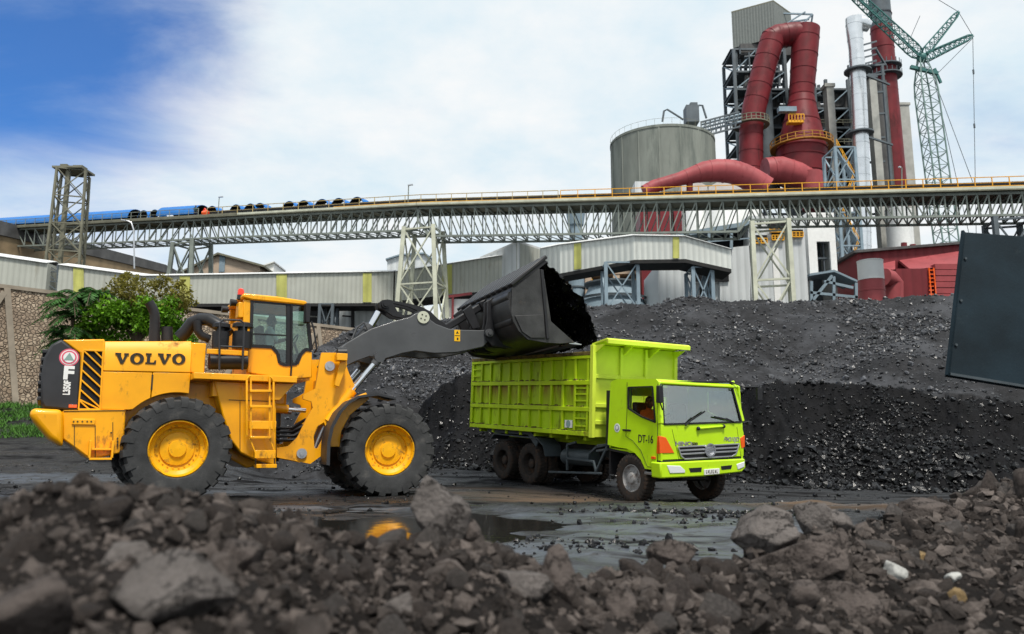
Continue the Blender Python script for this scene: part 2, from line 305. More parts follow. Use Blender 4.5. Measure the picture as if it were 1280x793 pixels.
        if bevel:
            bv = o.modifiers.new('bevel', 'BEVEL'); bv.width = bevel; bv.segments = seg; bv.limit_method = 'ANGLE'; bv.angle_limit = radians(40)
        return o
def thing(name, label, cat, loc=(0,0,0), M4=None, group=None):
    o = bpy.data.objects.new(name, None); COL.objects.link(o); o.empty_display_size = .3
    if M4 is not None: o.matrix_basis = M4
    else: o.location = loc
    return tag(o, label, cat, group)
def tag(o, label, cat, group=None, kind=None):
    o['label'] = label; o['category'] = cat
    if group: o['group'] = group
    if kind: o['kind'] = kind
    return o
def struct(o): o['kind'] = 'structure'; return o
def dup(root, loc=None, rz=None, label=None, scale=None):
    r = root.copy(); COL.objects.link(r)
    if loc is not None: r.location = loc
    if rz is not None: r.rotation_euler = (0,0,rz)
    if scale is not None: r.scale = scale
    if label: r['label'] = label
    for ch in list(root.children):
        c = ch.copy(); COL.objects.link(c); c.parent = r
        for g in list(ch.children):
            d = g.copy(); COL.objects.link(d); d.parent = c
    return r
def dup_part(o, parent, M4):
    c = o.copy(); COL.objects.link(c); c.parent = parent; c.matrix_basis = M4
    for g in list(o.children):
        d = g.copy(); COL.objects.link(d); d.parent = c
    return c
def fastmesh(name, V, F, m, smooth=False):          # numpy arrays; F is (n,3) or (n,4)
    me = bpy.data.meshes.new(name); k = F.shape[1]
    me.vertices.add(len(V)); me.vertices.foreach_set('co', V.astype(np.float32).ravel())
    me.loops.add(F.size); me.loops.foreach_set('vertex_index', F.astype(np.int32).ravel())
    me.polygons.add(len(F)); me.polygons.foreach_set('loop_start', np.arange(0, F.size, k, dtype=np.int32))
    me.polygons.foreach_set('use_smooth', np.full(len(F), smooth)); me.update(calc_edges=True); me.validate()
    me.materials.append(M[m] if isinstance(m, str) else m)
    o = bpy.data.objects.new(name, me); COL.objects.link(o); return o
def gridfaces(nu, nv):
    i, j = np.meshgrid(np.arange(nu-1), np.arange(nv-1), indexing='ij'); a = (i*nv+j).ravel()
    return np.stack([a, a+nv, a+nv+1, a+1], 1)
# value-noise on arrays
_perm = rng.random((256,256))
def vnoise(x, y):
    x = np.asarray(x, float); y = np.asarray(y, float); xi = np.floor(x).astype(int); yi = np.floor(y).astype(int); fx = x-xi; fy = y-yi
    fx = fx*fx*(3-2*fx); fy = fy*fy*(3-2*fy); g = lambda a, b: _perm[a & 255, b & 255]
    return (g(xi,yi)*(1-fx)*(1-fy)+g(xi+1,yi)*fx*(1-fy)+g(xi,yi+1)*(1-fx)*fy+g(xi+1,yi+1)*fx*fy)*2-1
def fbm(x, y, oct=4, gain=.5):
    t = 0; a = 1.
    for k in range(oct): t = t+a*vnoise(x*2**k+17.3*k, y*2**k+5.1*k); a *= gain
    return t
def sstep(x, a, b):
    t = np.clip((np.asarray(x, float)-a)/(b-a), 0, 1); return t*t*(3-2*t)
ICO_V = None
def ico():
    t = (1+sqrt(5))/2
    v = np.array([(-1,t,0),(1,t,0),(-1,-t,0),(1,-t,0),(0,-1,t),(0,1,t),(0,-1,-t),(0,1,-t),(t,0,-1),(t,0,1),(-t,0,-1),(-t,0,1)], float); v /= np.linalg.norm(v[0])
    f = np.array([(0,11,5),(0,5,1),(0,1,7),(0,7,10),(0,10,11),(1,5,9),(5,11,4),(11,10,2),(10,7,6),(7,1,8),(3,9,4),(3,4,2),(3,2,6),(3,6,8),(3,8,9),(4,9,5),(2,4,11),(6,2,10),(8,6,7),(9,8,1)])
    return v, f
def lumps(name, P, S, m, jitter=.35, squash=(.6,1.0)):
    v, f = ico(); n = len(P)
    R = rng.normal(size=(n,3,3)); Q = np.linalg.qr(R)[0]
    sc3 = rng.uniform(squash[0], squash[1], (n,1,3))*S[:,None,None]
    vv = v[None]*(1+rng.uniform(-jitter, jitter, (n,12,1)))*sc3
    vv = np.einsum('nij,nkj->nki', Q, vv)+P[:,None,:]
    F = (f[None]+12*np.arange(n)[:,None,None]).reshape(-1,3)
    return fastmesh(name, vv.reshape(-1,3), F, m)
def textmesh(name, body, size, m, parent, Mx, ext=.004, sx=1., font_bold=0.):
    cu = bpy.data.curves.new(name, 'FONT'); cu.body = body; cu.size = size; cu.extrude = ext; cu.align_x = 'CENTER'; cu.align_y = 'CENTER'; cu.offset = font_bold
    o = bpy.data.objects.new(name, cu); COL.objects.link(o); bpy.context.view_layer.update()
    me = bpy.data.meshes.new_from_object(o.evaluated_get(bpy.context.evaluated_depsgraph_get()))
    COL.objects.unlink(o); bpy.data.objects.remove(o)
    me.transform(Mx @ Matrix.Diagonal((sx,1,1,1)))
    me.materials.clear(); me.materials.append(M[m]); t = bpy.data.objects.new(name, me); COL.objects.link(t); t.parent = parent
    return t
# text facing -y (local right side of a vehicle)
SIDE = Matrix.Rotation(radians(90), 4, 'X')
# ------------------------------------------------------------------ camera, sky, sun
cam = bpy.data.cameras.new('camera'); co = bpy.data.objects.new('camera', cam); COL.objects.link(co); sc.camera = co
co.location = (0,0,EYE); co.rotation_euler = (radians(90)+PITCH, 0, 0)
cam.sensor_width = 36; cam.lens = 36*FPX/1280; cam.clip_start = .1; cam.clip_end = 3000
cam.dof.use_dof = True; cam.dof.focus_distance = 19.; cam.dof.aperture_fstop = 1.8
SUN_EL, SUN_AZ = radians(62), radians(18)            # high, behind the photographer, a little to the right
sunL = bpy.data.lights.new('sun', 'SUN'); so = bpy.data.objects.new('sun', sunL); COL.objects.link(so)
sunL.energy = 4.2; sunL.angle = radians(10); sunL.color = (1.,.95,.87)
sd = Vector((sin(SUN_AZ)*cos(SUN_EL), -cos(SUN_AZ)*cos(SUN_EL), sin(SUN_EL))); so.rotation_euler = sd.to_track_quat('Z','Y').to_euler()
so.location = (0,0,60)
W = bpy.data.worlds.new('World'); sc.world = W; W.use_nodes = True; nt = NT(W.node_tree)
sky = nt.n('ShaderNodeTexSky', sky_type='NISHITA', sun_disc=False, sun_elevation=SUN_EL, sun_rotation=radians(180)-SUN_AZ, air_density=1., dust_density=.6, ozone_density=2.5)
tc = nt.n('ShaderNodeTexCoord'); sx = nt.n('ShaderNodeSeparateXYZ', {0: tc.outputs['Generated']})
zz = nt.n('ShaderNodeMath', {0: nt.n('ShaderNodeMath', {0: sx.outputs[2], 1: .02}, operation='MAXIMUM').outputs[0], 1: .22}, operation='ADD').outputs[0]
cx = nt.n('ShaderNodeCombineXYZ', {0: nt.n('ShaderNodeMath', {0: sx.outputs[0], 1: zz}, operation='DIVIDE').outputs[0], 1: nt.n('ShaderNodeMath', {0: sx.outputs[1], 1: zz}, operation='DIVIDE').outputs[0]})
cn = nt.n('ShaderNodeTexNoise', {'Vector': nt.n('ShaderNodeMapping', {'Vector': cx.outputs[0], 'Location': (2.3,.7,0), 'Rotation': (0,0,radians(25)), 'Scale': (1.,1.9,1)}).outputs[0], 'Scale': 1.5, 'Detail': 9., 'Roughness': .58, 'Distortion': .5})
def toward(px, py, lo, hi):
    d = ray(px, py).normalized()
    dt = nt.n('ShaderNodeVectorMath', {0: tc.outputs['Generated'], 1: tuple(d)}, operation='DOT_PRODUCT').outputs['Value']
    return nt.n('ShaderNodeMapRange', {'Value': dt, 'From Min': cos(radians(hi)), 'From Max': cos(radians(lo)), 'To Min': 0., 'To Max': 1.}, interpolation_type='SMOOTHSTEP').outputs[0]
def mth(op, a, b): return nt.n('ShaderNodeMath', {0: a, 1: b}, operation=op).outputs[0]
gap = mth('ADD', mth('MULTIPLY', toward(-10, -60, 0, 19), 1.1), mth('ADD', mth('MULTIPLY', toward(40, 160, 4, 30), .10), mth('MULTIPLY', toward(1300, 90, 2, 17), .28)))
cov = nt.n('ShaderNodeMath', {0: nt.n('ShaderNodeMath', {0: mth('ADD', cn.outputs['Fac'], .17), 1: 1.35}, operation='MULTIPLY').outputs[0], 1: nt.n('ShaderNodeMath', {0: gap, 1: -.95}, operation='MULTIPLY').outputs[0]}, operation='ADD').outputs[0]
fac = nt.n('ShaderNodeMapRange', {'Value': cov, 'From Min': -.30, 'From Max': .80, 'To Min': .04, 'To Max': 1.}, interpolation_type='SMOOTHSTEP').outputs[0]
cn2 = nt.n('ShaderNodeTexNoise', {'Vector': cx.outputs[0], 'Scale': 2.6, 'Detail': 8., 'Roughness': .6})
cc = ramp(nt, cn2.outputs['Fac'], .33, .62, (.72,.87,.96), (.97,.99,1.))
b1 = nt.n('ShaderNodeBackground', {'Color': mixc(nt, 1., sky.outputs[0], (.30,.88,1.55), 'MULTIPLY'), 'Strength': .10})
b2 = nt.n('ShaderNodeBackground', {'Color': cc, 'Strength': .97})
ms = nt.n('ShaderNodeMixShader', {0: fac, 1: b1.outputs[0], 2: b2.outputs[0]})
wo = nt.n('ShaderNodeOutputWorld'); nt.t.links.new(ms.outputs[0], wo.inputs['Surface'])
sc.view_settings.view_transform = 'Standard'; sc.view_settings.look = 'None'; sc.view_settings.gamma = 1.0; sc.view_settings.exposure = 0.0
sc.render.engine = 'CYCLES'; cy = sc.cycles
cy.use_denoising = True; cy.max_bounces = 6; cy.diffuse_bounces = 2; cy.glossy_bounces = 3; cy.transparent_max_bounces = 12; cy.caustics_reflective = False; cy.caustics_refractive = False
# ------------------------------------------------------------------ ground
TO = Vector((3.599, 18.536, -.137)); TTH = radians(-58); TPI = radians(-3.5)
def G(x, y):
    x = np.asarray(x, float); y = np.asarray(y, float)
    near = 1-sstep(np.hypot(x, y), 40, 70)
    z = (.035*fbm(x*.35, y*.9, 4)+.022*fbm(x*2.2+9, y*3.1, 3)+.05*np.maximum(fbm(x*1.1+31, y*2.6+7, 4), .25)-.0125)*near
    z = z-.075*np.exp(-(((x+1.5)/2.4)**2+((y-11.1)/1.9)**2)**2)
    for (ox, oy, th, w_, la) in ((-7.35, 17.3, radians(30), 1.25, 0), (-3.31, 19.3, radians(23), 1.25, 0), (3.6, 18.54, radians(-58), 1.06, 0), (-5., 15.2, radians(-4), 1.0, 1), (2., 16.2, radians(-14), 1.1, 1)):
        lx = (x-ox)*cos(th)+(y-oy)*sin(th); dl = -(x-ox)*sin(th)+(y-oy)*cos(th)+.12*vnoise(lx*.4+3*w_, lx*0); fade = np.exp(-(lx/9.)**4)*near
        for sg in (-1, 1):
            e_ = np.abs(dl-sg*w_); z = z+fade*(.055*np.exp(-((e_-.50)/.14)**2)*(.6+.6*vnoise(lx*1.7, e_*2))-(.035 if la else .012)*np.exp(-(e_/.32)**4)+.012*np.exp(-(e_/.34)**4)*np.sin(lx*14))
    s = (x-TO.x)*-.559+(y-TO.y)*.829
    zt = np.clip(-.137+.061*s, -.19, .45)
    wt = sstep(y, 15.4, 17.6)*sstep(x, -4.6, -2.)*(1-sstep(y, 32, 45))
    z = z*(1-.75*wt)+zt*wt
    wl = (1-sstep(np.abs(x+5), 3.2, 6.))*sstep(y, 14.5, 16)*(1-sstep(y, 21, 23))
    z = z*(1-.6*wl)
    pud = sstep(y, 6.5, 8.)*(1-sstep(y, 14.2, 16.3))*sstep(x, -8., -6.)*(1-sstep(x, -.6, .8))
    z = z-.062*pud+pud*.045*fbm(x*.45+3, y*1.5+8, 4)
    z = z+3.0*sstep(y, 21.5, 37)*sstep(-x, 7, 12)*(1-sstep(y, 52, 60))
    return z
def axis(fine, lo, hi, step):
    a = list(np.arange(fine[0], fine[1]+1e-6, step)); d = step
    while a[-1] < hi: d *= 1.16; a.append(a[-1]+d)
    d = step
    while a[0] > lo: d *= 1.16; a.insert(0, a[0]-d)
    return np.array(a)
gx = axis((-20, 14), -900, 900, .11); gy = axis((5.5, 26), -30, 1800, .085)
X, Y = np.meshgrid(gx, gy, indexing='ij')
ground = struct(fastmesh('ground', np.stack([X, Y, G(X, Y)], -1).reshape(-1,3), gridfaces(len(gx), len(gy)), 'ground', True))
wx = np.linspace(-8.4, 1.2, 30); wy = np.linspace(6.4, 16.2, 30); X, Y = np.meshgrid(wx, wy, indexing='ij')
water = struct(fastmesh('puddle_water', np.stack([X, Y, X*0-.046], -1).reshape(-1,3), gridfaces(30, 30), 'water', True))
# clods and crumbs of coal lying over the yard
n = 15000; px_ = rng.uniform(-17, 11, n); py_ = rng.uniform(7.5, 26, n); keep = rng.random(n) < .06+.94*sstep(fbm(px_*.5, py_*1.5+4), .15, .6)
px_, py_ = px_[keep], py_[keep]; S = np.minimum(.009*rng.lognormal(.5, .75, len(px_)), .085)
q_ = rng.normal(size=(700,2)); t_ = rng.random(700); rx, ry = 1.2+3.4*t_+q_[:,0]*.25, 13.9-.9*t_+q_[:,1]*.28; px_ = np.r_[px_, rx]; py_ = np.r_[py_, ry]; S = np.r_[S, np.minimum(.022*rng.lognormal(0, .6, 700), .10)]
q_ = rng.normal(size=(500,2)); t_ = rng.random(500); rx, ry = -3.+4.5*t_+q_[:,0]*.3, 8.5+.5*t_+q_[:,1]*.35; px_ = np.r_[px_, rx]; py_ = np.r_[py_, ry]; S = np.r_[S, np.minimum(.016*rng.lognormal(0, .6, 500), .07)]
o = lumps('coal_crumbs', np.stack([px_, py_, G(px_, py_)+S*.2], 1), S, 'coallump'); tag(o, 'black coal crumbs and clods strewn over the muddy yard', 'coal crumbs', kind='stuff')
# ------------------------------------------------------------------ coal heaps (height fields)
def crestfn(tab):
    t = np.array([(px, yy, at(px, py, yy).z) for px, py, yy in tab]); return lambda p: (np.interp(p, t[:,0], t[:,1]), np.interp(p, t[:,0], t[:,2]))
farc = crestfn([(330,475,35),(370,452,36),(400,432,37),(440,413,39),(500,405,41),(600,398,42),(700,393,42),(742,386,42),(780,381,42),(815,384,42),(850,376,42),(885,373,42),(920,378,42),(960,377,42),(1000,378,42),(1040,377,42),(1075,375,42),(1110,376,41),(1140,371,41),(1185,371,40),(1300,378,40),(1500,400,40)])
nearc = crestfn([(470,540,30),(500,520,30),(530,500,30),(580,470,30),(650,462,29.5),(750,470,29),(850,482,28.5),(930,488,28),(1000,481,28),(1060,479,27.7),(1110,483,27.3),(1160,491,26.7),(1220,498,26),(1280,504,25.5),(1500,530,24)])
def farz(px, y):
    yc, zc = farc(px); d = yc-y; x = (px-640)/1000*y
    big = .85*fbm(x*.16+2, y*.16, 3)*sstep(d, .5, 5)
    f = np.where(d > 0, .40*np.maximum(d-.5, 0)+.1*d*np.minimum(d,1), .55*np.maximum(-d-.6, 0))
    z = zc-f+big+.10*fbm(x*.9, y*.9, 4)+.04*fbm(x*4, y*4, 2); nyc, nzc = nearc(np.clip(px, 470, 1500)); lim = np.where(px > 460, nzc-1.1-1.15*np.maximum(nyc-y, 0), 99.)
    return np.where(y < nyc+.2, np.minimum(z, lim), z)
def nearz(px, y):
    x = (px-640)/1000*y; yc, zc = nearc(px); yc = yc+.55*fbm(x*.55+7, x*.2, 4); d = yc-y
    f = np.where(d > 0, np.where(d < 1.1, 1.25*d, 1.375+.70*(d-1.1)), .12*(-d)+.5*np.maximum(-d-4, 0))
    return zc-f+.14*fbm(x*.8+5, y*.8, 4)+.07*fbm(x*3.1, y*3.1, 3)+.12*fbm(x*1.1, x*.3+9, 3)*sstep(d, -.6, .2)
def heap(name, fn, p0, p1, y0, y1, n1, n2, m, label, cat):
    P, Y = np.meshgrid(np.linspace(p0, p1, n1), np.linspace(y0, y1, n2), indexing='ij'); X = (P-640)/1000*Y; Z = np.maximum(fn(P, Y), -.6)
    o = fastmesh(name, np.stack([X, Y, Z], -1).reshape(-1,3), gridfaces(n1, n2), m, True); tag(o, label, cat); return o
fh = heap('coal_heap', farz, 330, 1480, 24, 56, 420, 170, 'coalg', 'large dusty grey coal heap rising behind the truck up to the plant', 'coal heap')
nh = heap('coal_heap', nearz, 470, 1480, 20, 35, 420, 200, 'coal', 'fresh cut black coal bank right behind the dump truck', 'coal heap')
def heaplumps(fn, root, p0, p1, y0, y1, n, base, mx, m, m2=None):
    p = rng.uniform(p0, p1, n); y = rng.uniform(y0, y1, n); x = (p-640)/1000*y; z = fn(p, y)
    dens = .25+.75*sstep(fbm(x*.35+11, y*.35, 3), -.25, .45); k = (rng.random(n) < dens) & (z > G(x, y)-.05); x, y, z = x[k], y[k], z[k]
    S = np.minimum(base*rng.lognormal(0, .55, len(x)), mx)
    o = lumps('coal_lumps', np.stack([x, y, z+S*.25], 1), S, m); o.parent = root; o['kind'] = 'stuff'
    if m2:
        q = rng.choice(len(x), 120); o = lumps('pale_lumps', np.stack([x[q], y[q], z[q]+.03], 1), S[q]*.6, m2); o.parent = root; o['kind'] = 'stuff'
heaplumps(nearz, nh, 480, 1400, 21.5, 29.8, 62000, .032, .16, 'coallump', 'palelump')
def footlumps(n):
    p = rng.uniform(500, 1350, n); y = rng.uniform(22.3, 26.6, n); x = (p-640)/1000*y; z = np.maximum(nearz(p, y), G(x, y)); k = (nearz(p, y)-G(x, y) < 1.3) & (nearz(p, y)-G(x, y) > -.7); x, y, z = x[k], y[k], z[k]
    S = np.minimum(.075*rng.lognormal(0, .45, len(x)), .24); o = lumps('coal_blocks', np.stack([x, y, z+S*.3], 1), S, 'coallump', .3); o.parent = nh; o['kind'] = 'stuff'
footlumps(1500)
heaplumps(farz, fh, 340, 1400, 27, 42.8, 46000, .040, .19, 'coalglump', 'palelump')
# ------------------------------------------------------------------ foreground berm of rubble
bermc = crestfn([(-260,640,2.6),(0,628,2.8),(60,618,2.8),(130,626,2.9),(200,628,3.0),(270,632,3.1),(330,640,3.2),(390,655,3.3),(430,676,3.4),(480,690,3.5),(540,684,3.6),(600,684,3.7),(650,702,3.8),(740,724,4.0),(800,724,4.2),(850,712,4.5),(910,697,4.8),(960,680,5.1),(1010,666,5.5),(1060,664,5.9),(1120,648,6.4),(1180,625,7.2),(1230,616,7.8),(1280,607,8.4),(1560,590,9.6)])
def bermz(px, y):
    yc, zc = bermc(px); d = yc-y; x = (px-640)/1000*y
    sl = np.interp(px, [0, 600, 1280], [.34, .22, .13])
    f = np.where(d > 0, sl*np.sqrt(d*d+.06)-sl*.24, .75*np.sqrt(d*d+.02)-.1)
    return zc-f+.045*fbm(x*2.3, y*2.3, 4, .6)+.02*fbm(x*9, y*9, 2)
P, Y = np.meshgrid(np.linspace(-260, 1560, 520), np.concatenate([np.linspace(.9, 6, 200), np.linspace(6.05, 12, 60)]), indexing='ij'); X = (P-640)/1000*Y; Z = np.maximum(bermz(P, Y), -.5)
o = fastmesh('rubble_berm', np.stack([X, Y, Z], -1).reshape(-1,3), gridfaces(520, 260), 'berm', True); tag(o, 'low bank of dark crumbly soil and rubble across the foreground', 'rubble bank', kind='stuff')
n = 15000; p = rng.uniform(-120, 1420, n); yc, zc = bermc(p); y = np.maximum(1.2, yc+.5-rng.random(n)**1.1*(yc*.72)); x = (p-640)/1000*y
S = np.minimum(.0048*y*rng.lognormal(0, .6, n), .07); z = bermz(p, y)
o = lumps('rubble_stones', np.stack([x, y, z+S*.15], 1), S, 'rubble', .45, (.45, 1.)); tag(o, 'loose crumbs and small stones covering the foreground bank', 'small stones', kind='stuff')
def rockmesh(name, seed, asp, m, sub=4, nz=.05, npl=12):
    r_ = np.random.default_rng(seed); b = bmesh.new(); bmesh.ops.create_icosphere(b, subdivisions=sub, radius=1)
    N = r_.normal(size=(npl,3)); N /= np.linalg.norm(N, axis=1)[:,None]; D = r_.uniform(.55, .95, npl); off = Vector(r_.uniform(-50, 50, 3))
    for v in b.verts:
        u = v.co.normalized(); dt = N @ np.array(u); rr = np.where(dt > .05, D/np.maximum(dt, .05), 9.)
        k = 70.; r = min(1.25, float(-np.log(np.sum(np.exp(-k*rr)))/k))
        r *= 1+nz*mnoise.fractal(u*2.2+off, 1., 2.1, 5)+.35*nz*mnoise.fractal(u*9+off, 1., 2.1, 3)
        v.co = Vector((u.x*asp[0], u.y*asp[1], u.z*asp[2]))*r
    me = bpy.data.meshes.new(name); b.to_mesh(me); b.free(); me.polygons.foreach_set('use_smooth', [True]*len(me.polygons)); me.materials.append(M[m]); return me
def bermhit(px, py):
    y = 1.0
    while y < 11:
        q = at(px, py, y)
        if q.z < float(bermz(np.array(px*1.), np.array(y))): return q, True
        y += .03
    yc, zc = bermc(px); return at(px, py, float(yc)), False
BOULD = [ # px, py (centre), width, height in the picture, material, label
 (545,640,66,74,'rockp','tall pale grey boulder standing on the bank crest before the yellow reflection'),
 (580,658,50,30,'rock','small dark clod leaning against the tall pale boulder'),
 (950,671,86,58,'rockp','pale grey pointed boulder at the right end of the puddle'),
 (1012,700,122,70,'rock','broad brown slab boulder lying below the pale pointed boulder'),
 (1066,757,88,56,'rock','dark cracked flat block in the lower right of the bank'),
 (1000,750,42,46,'rock','upright squarish stone just left of the dark cracked block'),
 (1016,652,46,50,'rockp','tan square stone standing on the crest right of the pale pointed boulder'),
 (843,696,52,30,'rock','dark low block at the puddle edge below the truck'),
 (222,738,168,100,'rockp','largest boulder, out of focus and layered, in the lower left'),
 (152,697,62,36,'rockp','pale slanted slab above the largest lower left boulder'),
 (655,733,78,46,'rockp','long grey slab sloping to the right in the middle of the bank'),
 (692,722,46,70,'rock','steep tan slab beside the long grey sloping slab'),
 (1145,697,30,16,'rocko','ochre stone on the right slope of the bank'),
 (1192,752,30,26,'rocko','ochre stone near the lower right corner'),
 (1117,716,30,34,'rockw','white sliver of stone on the right slope'),
 (1191,724,26,13,'rockw','small flat white stone above the lower right ochre stone'),
 (20,778,150,90,'rock','blurred brown boulder in the bottom left corner'),
 (300,700,60,40,'rock','brown stone right behind the largest lower left boulder'),
 (500,765,54,40,'rockp','grey angular stone low in the middle left of the bank'),
 (775,755,56,42,'rock','rounded brown stone low in the centre right of the bank'),
 (1045,655,40,30,'rockp','small pale stone on the crest right of the tan square stone'),
 (1155,640,60,34,'rock','flat brown stone on the rising right crest'),
]
for i, (px, py, w, h, m, lab) in enumerate(BOULD):
    q, ok = bermhit(px, py+h*.25); dep = q.y*CP+(q.z-EYE)*SP; k = dep/FPX
    a = (w*k/2*1.08, w*k/2*.8, h*k/2*1.12)
    me = rockmesh('boulder', 100+i, a, m, 4 if w < 60 else 5, .055, 14)
    o = bpy.data.objects.new('boulder', me); COL.objects.link(o); c = at(px, py, q.y+a[1]*.25); o.location = c; o.rotation_euler = (random.uniform(-.12,.12), random.uniform(-.2,.2), random.uniform(-.4,.4))
    tag(o, lab, 'boulder')
RM = [rockmesh('rubble_rock', 10+i, (1, random.uniform(.7,1), random.uniform(.55,.9)), ['rock','rock','rockp','rock'][i % 4], 3, .06, 10) for i in range(14)]
cnt = 0; used = [(b[0], b[1], b[2]) for b in BOULD]
while cnt < 250:
    px = random.uniform(-20, 1300); yc, zc = bermc(px); y = float(yc)+.12-abs(random.gauss(0, .42))*float(yc)*.55
    if y < 1.6: continue
    z = float(bermz(np.array(px), np.array(y))); x = (px-640)/1000*y; dep = y*CP+(z-EYE)*SP; sy = 396.5-FPX*(-y*SP+(z-EYE)*CP)/dep
    if sy > 830 or any(abs(px-a) < w*.52 and abs(sy-b) < w*.42 for a, b, w in used): continue
    r = min(.0125*y*random.lognormvariate(0, .40), .027*y)
    o = bpy.data.objects.new('rubble_rock', random.choice(RM)); COL.objects.link(o); o.location = (x, y, z+r*.12); o.scale = (r, r*random.uniform(.75,1.2), r*random.uniform(.8,1.1)); o.rotation_euler = [random.uniform(0, 6.28) for _ in range(3)]
    tag(o, 'brown grey broken rock lying loose among the rubble of the foreground bank', 'rock', 'loose rocks on the foreground bank'); cnt += 1
# ------------------------------------------------------------------ retaining wall, embankment, grass
wa = at(-330, 500, 29.); wb = at(0, 400, 35.5); we = at(470, 400, 50.); wdir = Vector((we.x-wb.x, we.y-wb.y, 0)).normalized(); wn = Vector((wdir.y, -wdir.x, 0))
w0 = wb-wdir*14; wl_ = (Vector((we.x, we.y, 0))-Vector((w0.x, w0.y, 0))).length
th = thing('retaining_wall', 'tall brown rubble stone retaining wall with concrete ribs at left', 'wall', M4=Matrix.Translation((w0.x, w0.y, 0)) @ Matrix.Rotation(atan2(wdir.y, wdir.x), 4, 'Z'))
ZW = 8.3
b = MB(); b.prism([(0,0.),(1.4,0.),(1.4,ZW),(.75,ZW)], 0, wl_, 'x'); b.build('stonework', 'wallstone', th)
for k in range(9):
    x0 = 7.+k*4.1
    r_ = MB(); r_.beam((x0,.16,1.5), (x0-.9,.74,ZW), .26, .22, up=(0,1,0)); r_.build('rib', 'ribc', th)
    if k < 8: r_ = MB(); r_.beam((x0+.1,.1,2.), (x0+3.1,.70,ZW-.2), .24, .2, up=(0,1,0)); r_.build('diagonal_rib', 'ribc', th)
c_ = MB(); c_.bx(-.05, wl_, .68, 1.45, ZW+.003, ZW+.18); c_.build('coping', 'ribc', th)
e = MB(); pts = [w0+wn*-1.3, we+wn*-1.3, Vector((we.x+6, 130, 0)), Vector((-160, 130, 0)), Vector((-160, w0.y, 0))]
e.prism([(p.x, p.y) for p in pts], -.5, ZW-.05, 'z'); o = e.build('embankment', 'berm', world=True); struct(o)
n = 14000; gp = rng.uniform(-120, 95, n); gyy = rng.uniform(29., 36., n); gxx = (gp-640)/1000*gyy; k = (fbm(gxx*.9, gyy*.9) > -.25) ; gxx, gyy = gxx[k], gyy[k]; gz = G(gxx, gyy); n = len(gxx)
hh = rng.uniform(.06, .24, n); aa = rng.uniform(0, pi, n); ww = rng.uniform(.012, .03, n); lean = rng.normal(0, .12, (n,2))
V = np.stack([np.stack([gxx-np.cos(aa)*ww, gyy-np.sin(aa)*ww, gz-.03], 1), np.stack([gxx+np.cos(aa)*ww, gyy+np.sin(aa)*ww, gz-.03], 1), np.stack([gxx+lean[:,0], gyy+lean[:,1], gz+hh], 1)], 1).reshape(-1,3)
o = fastmesh('grass', V, np.arange(3*n).reshape(-1,3), 'grassm'); tag(o, 'bright green grass growing at the foot of the stone wall', 'grass', kind='stuff')
# ------------------------------------------------------------------ trees in front of the wall
def leafquads(C, D, L, Wd, fold=.25):
    n = len(C); up = rng.normal(size=(n,3)); up[:,2] += 1.2; side = np.cross(D, up); side /= np.linalg.norm(side, axis=1)[:,None]+1e-9; nn = np.cross(side, D)
    a = C; t = C+D*L[:,None]; m = C+D*L[:,None]*.45; l = m-side*Wd[:,None]-nn*(Wd*fold)[:,None]; r = m+side*Wd[:,None]-nn*(Wd*fold)[:,None]
    return np.stack([a, r, t, l], 1).reshape(-1,3)
def tree(name, label, base, trunk, clumps, parts):
    t = thing(name, label, 'tree', base); b = MB()
    for pts, rs in trunk: b.tube(pts, rs, 8)
    b.build('trunk', 'trunk', t)
    for nm, m, V in parts:
        V = V-np.array(base); o = fastmesh(nm, V, np.arange(len(V)).reshape(-1,4), m); o.parent = t
    return t
def clump(c, r, n, size):
    d = rng.normal(size=(n,3)); d /= np.linalg.norm(d, axis=1)[:,None]; rad = rng.random(n)**.45
    rad *= 1+.25*np.sin(d[:,0]*5+c[0])*np.cos(d[:,2]*6)
    C = np.array(c)+d*rad[:,None]*np.array(r); D = d*.5+rng.normal(size=(n,3))*.7; D[:,2] -= .25; D /= np.linalg.norm(D, axis=1)[:,None]
    L = rng.uniform(.6, 1.4, n)*size
    return leafquads(C, D, L, L*.28)
YT = 33.
def T(px, py, dy=0): return np.array(at(px, py, YT+dy))
def sub(px, py, rpx, n, size, k=7, dy=0):
    out = []
    for _ in range(k):
        a = random.uniform(0, 2*pi); q = random.random()**.5*rpx*.8; out.append(clump(T(px+q*cos(a), py+q*.75*sin(a), dy+random.uniform(-.9,.9)), (rpx*.017, rpx*.017, rpx*.013), n//k, size))
    return np.concatenate(out)
gb = Vector(at(170, 470, YT)); gb.z = float(G(gb.x, gb.y))-.1
bright = np.concatenate([sub(150,406,40,3400,.17), sub(198,414,34,2600,.16), sub(228,425,22,1200,.15), sub(120,416,30,1800,.16), sub(172,390,28,1800,.16), sub(207,384,22,1100,.15), sub(105,425,24,900,.16)])
rust = np.concatenate([sub(178,368,30,900,.16,9), sub(215,372,26,800,.15,9), sub(150,362,20,480,.15,8), sub(197,350,16,300,.14,6), sub(232,382,14,260,.14,5), sub(160,348,9,120,.13,3), sub(225,352,9,110,.13,3)])
L_ = lambda px, py: Vector(at(px, py, YT))-gb
tree('bushy_tree', 'bushy tree of bright green leaves with rust brown upper twigs before the pale gallery', gb,
     [([(0,0,0), L_(170,440), L_(172,400)], [.16,.12,.07])]+[([L_(171,430), L_(171+dx*.5, 395), L_(171+dx, py)], [.06,.045,.015]) for dx, py in ((-25,352),(8,345),(40,362),(58,385),(-50,412),(25,358),(-12,350),(52,352))], None,
     [('foliage', 'leaf2', bright), ('brown_foliage', 'leaf3', rust)])
ab = Vector(at(92, 480, YT-.8)); ab.z = float(G(ab.x, ab.y))-.1
C = []; D = []; L = []
fr = []
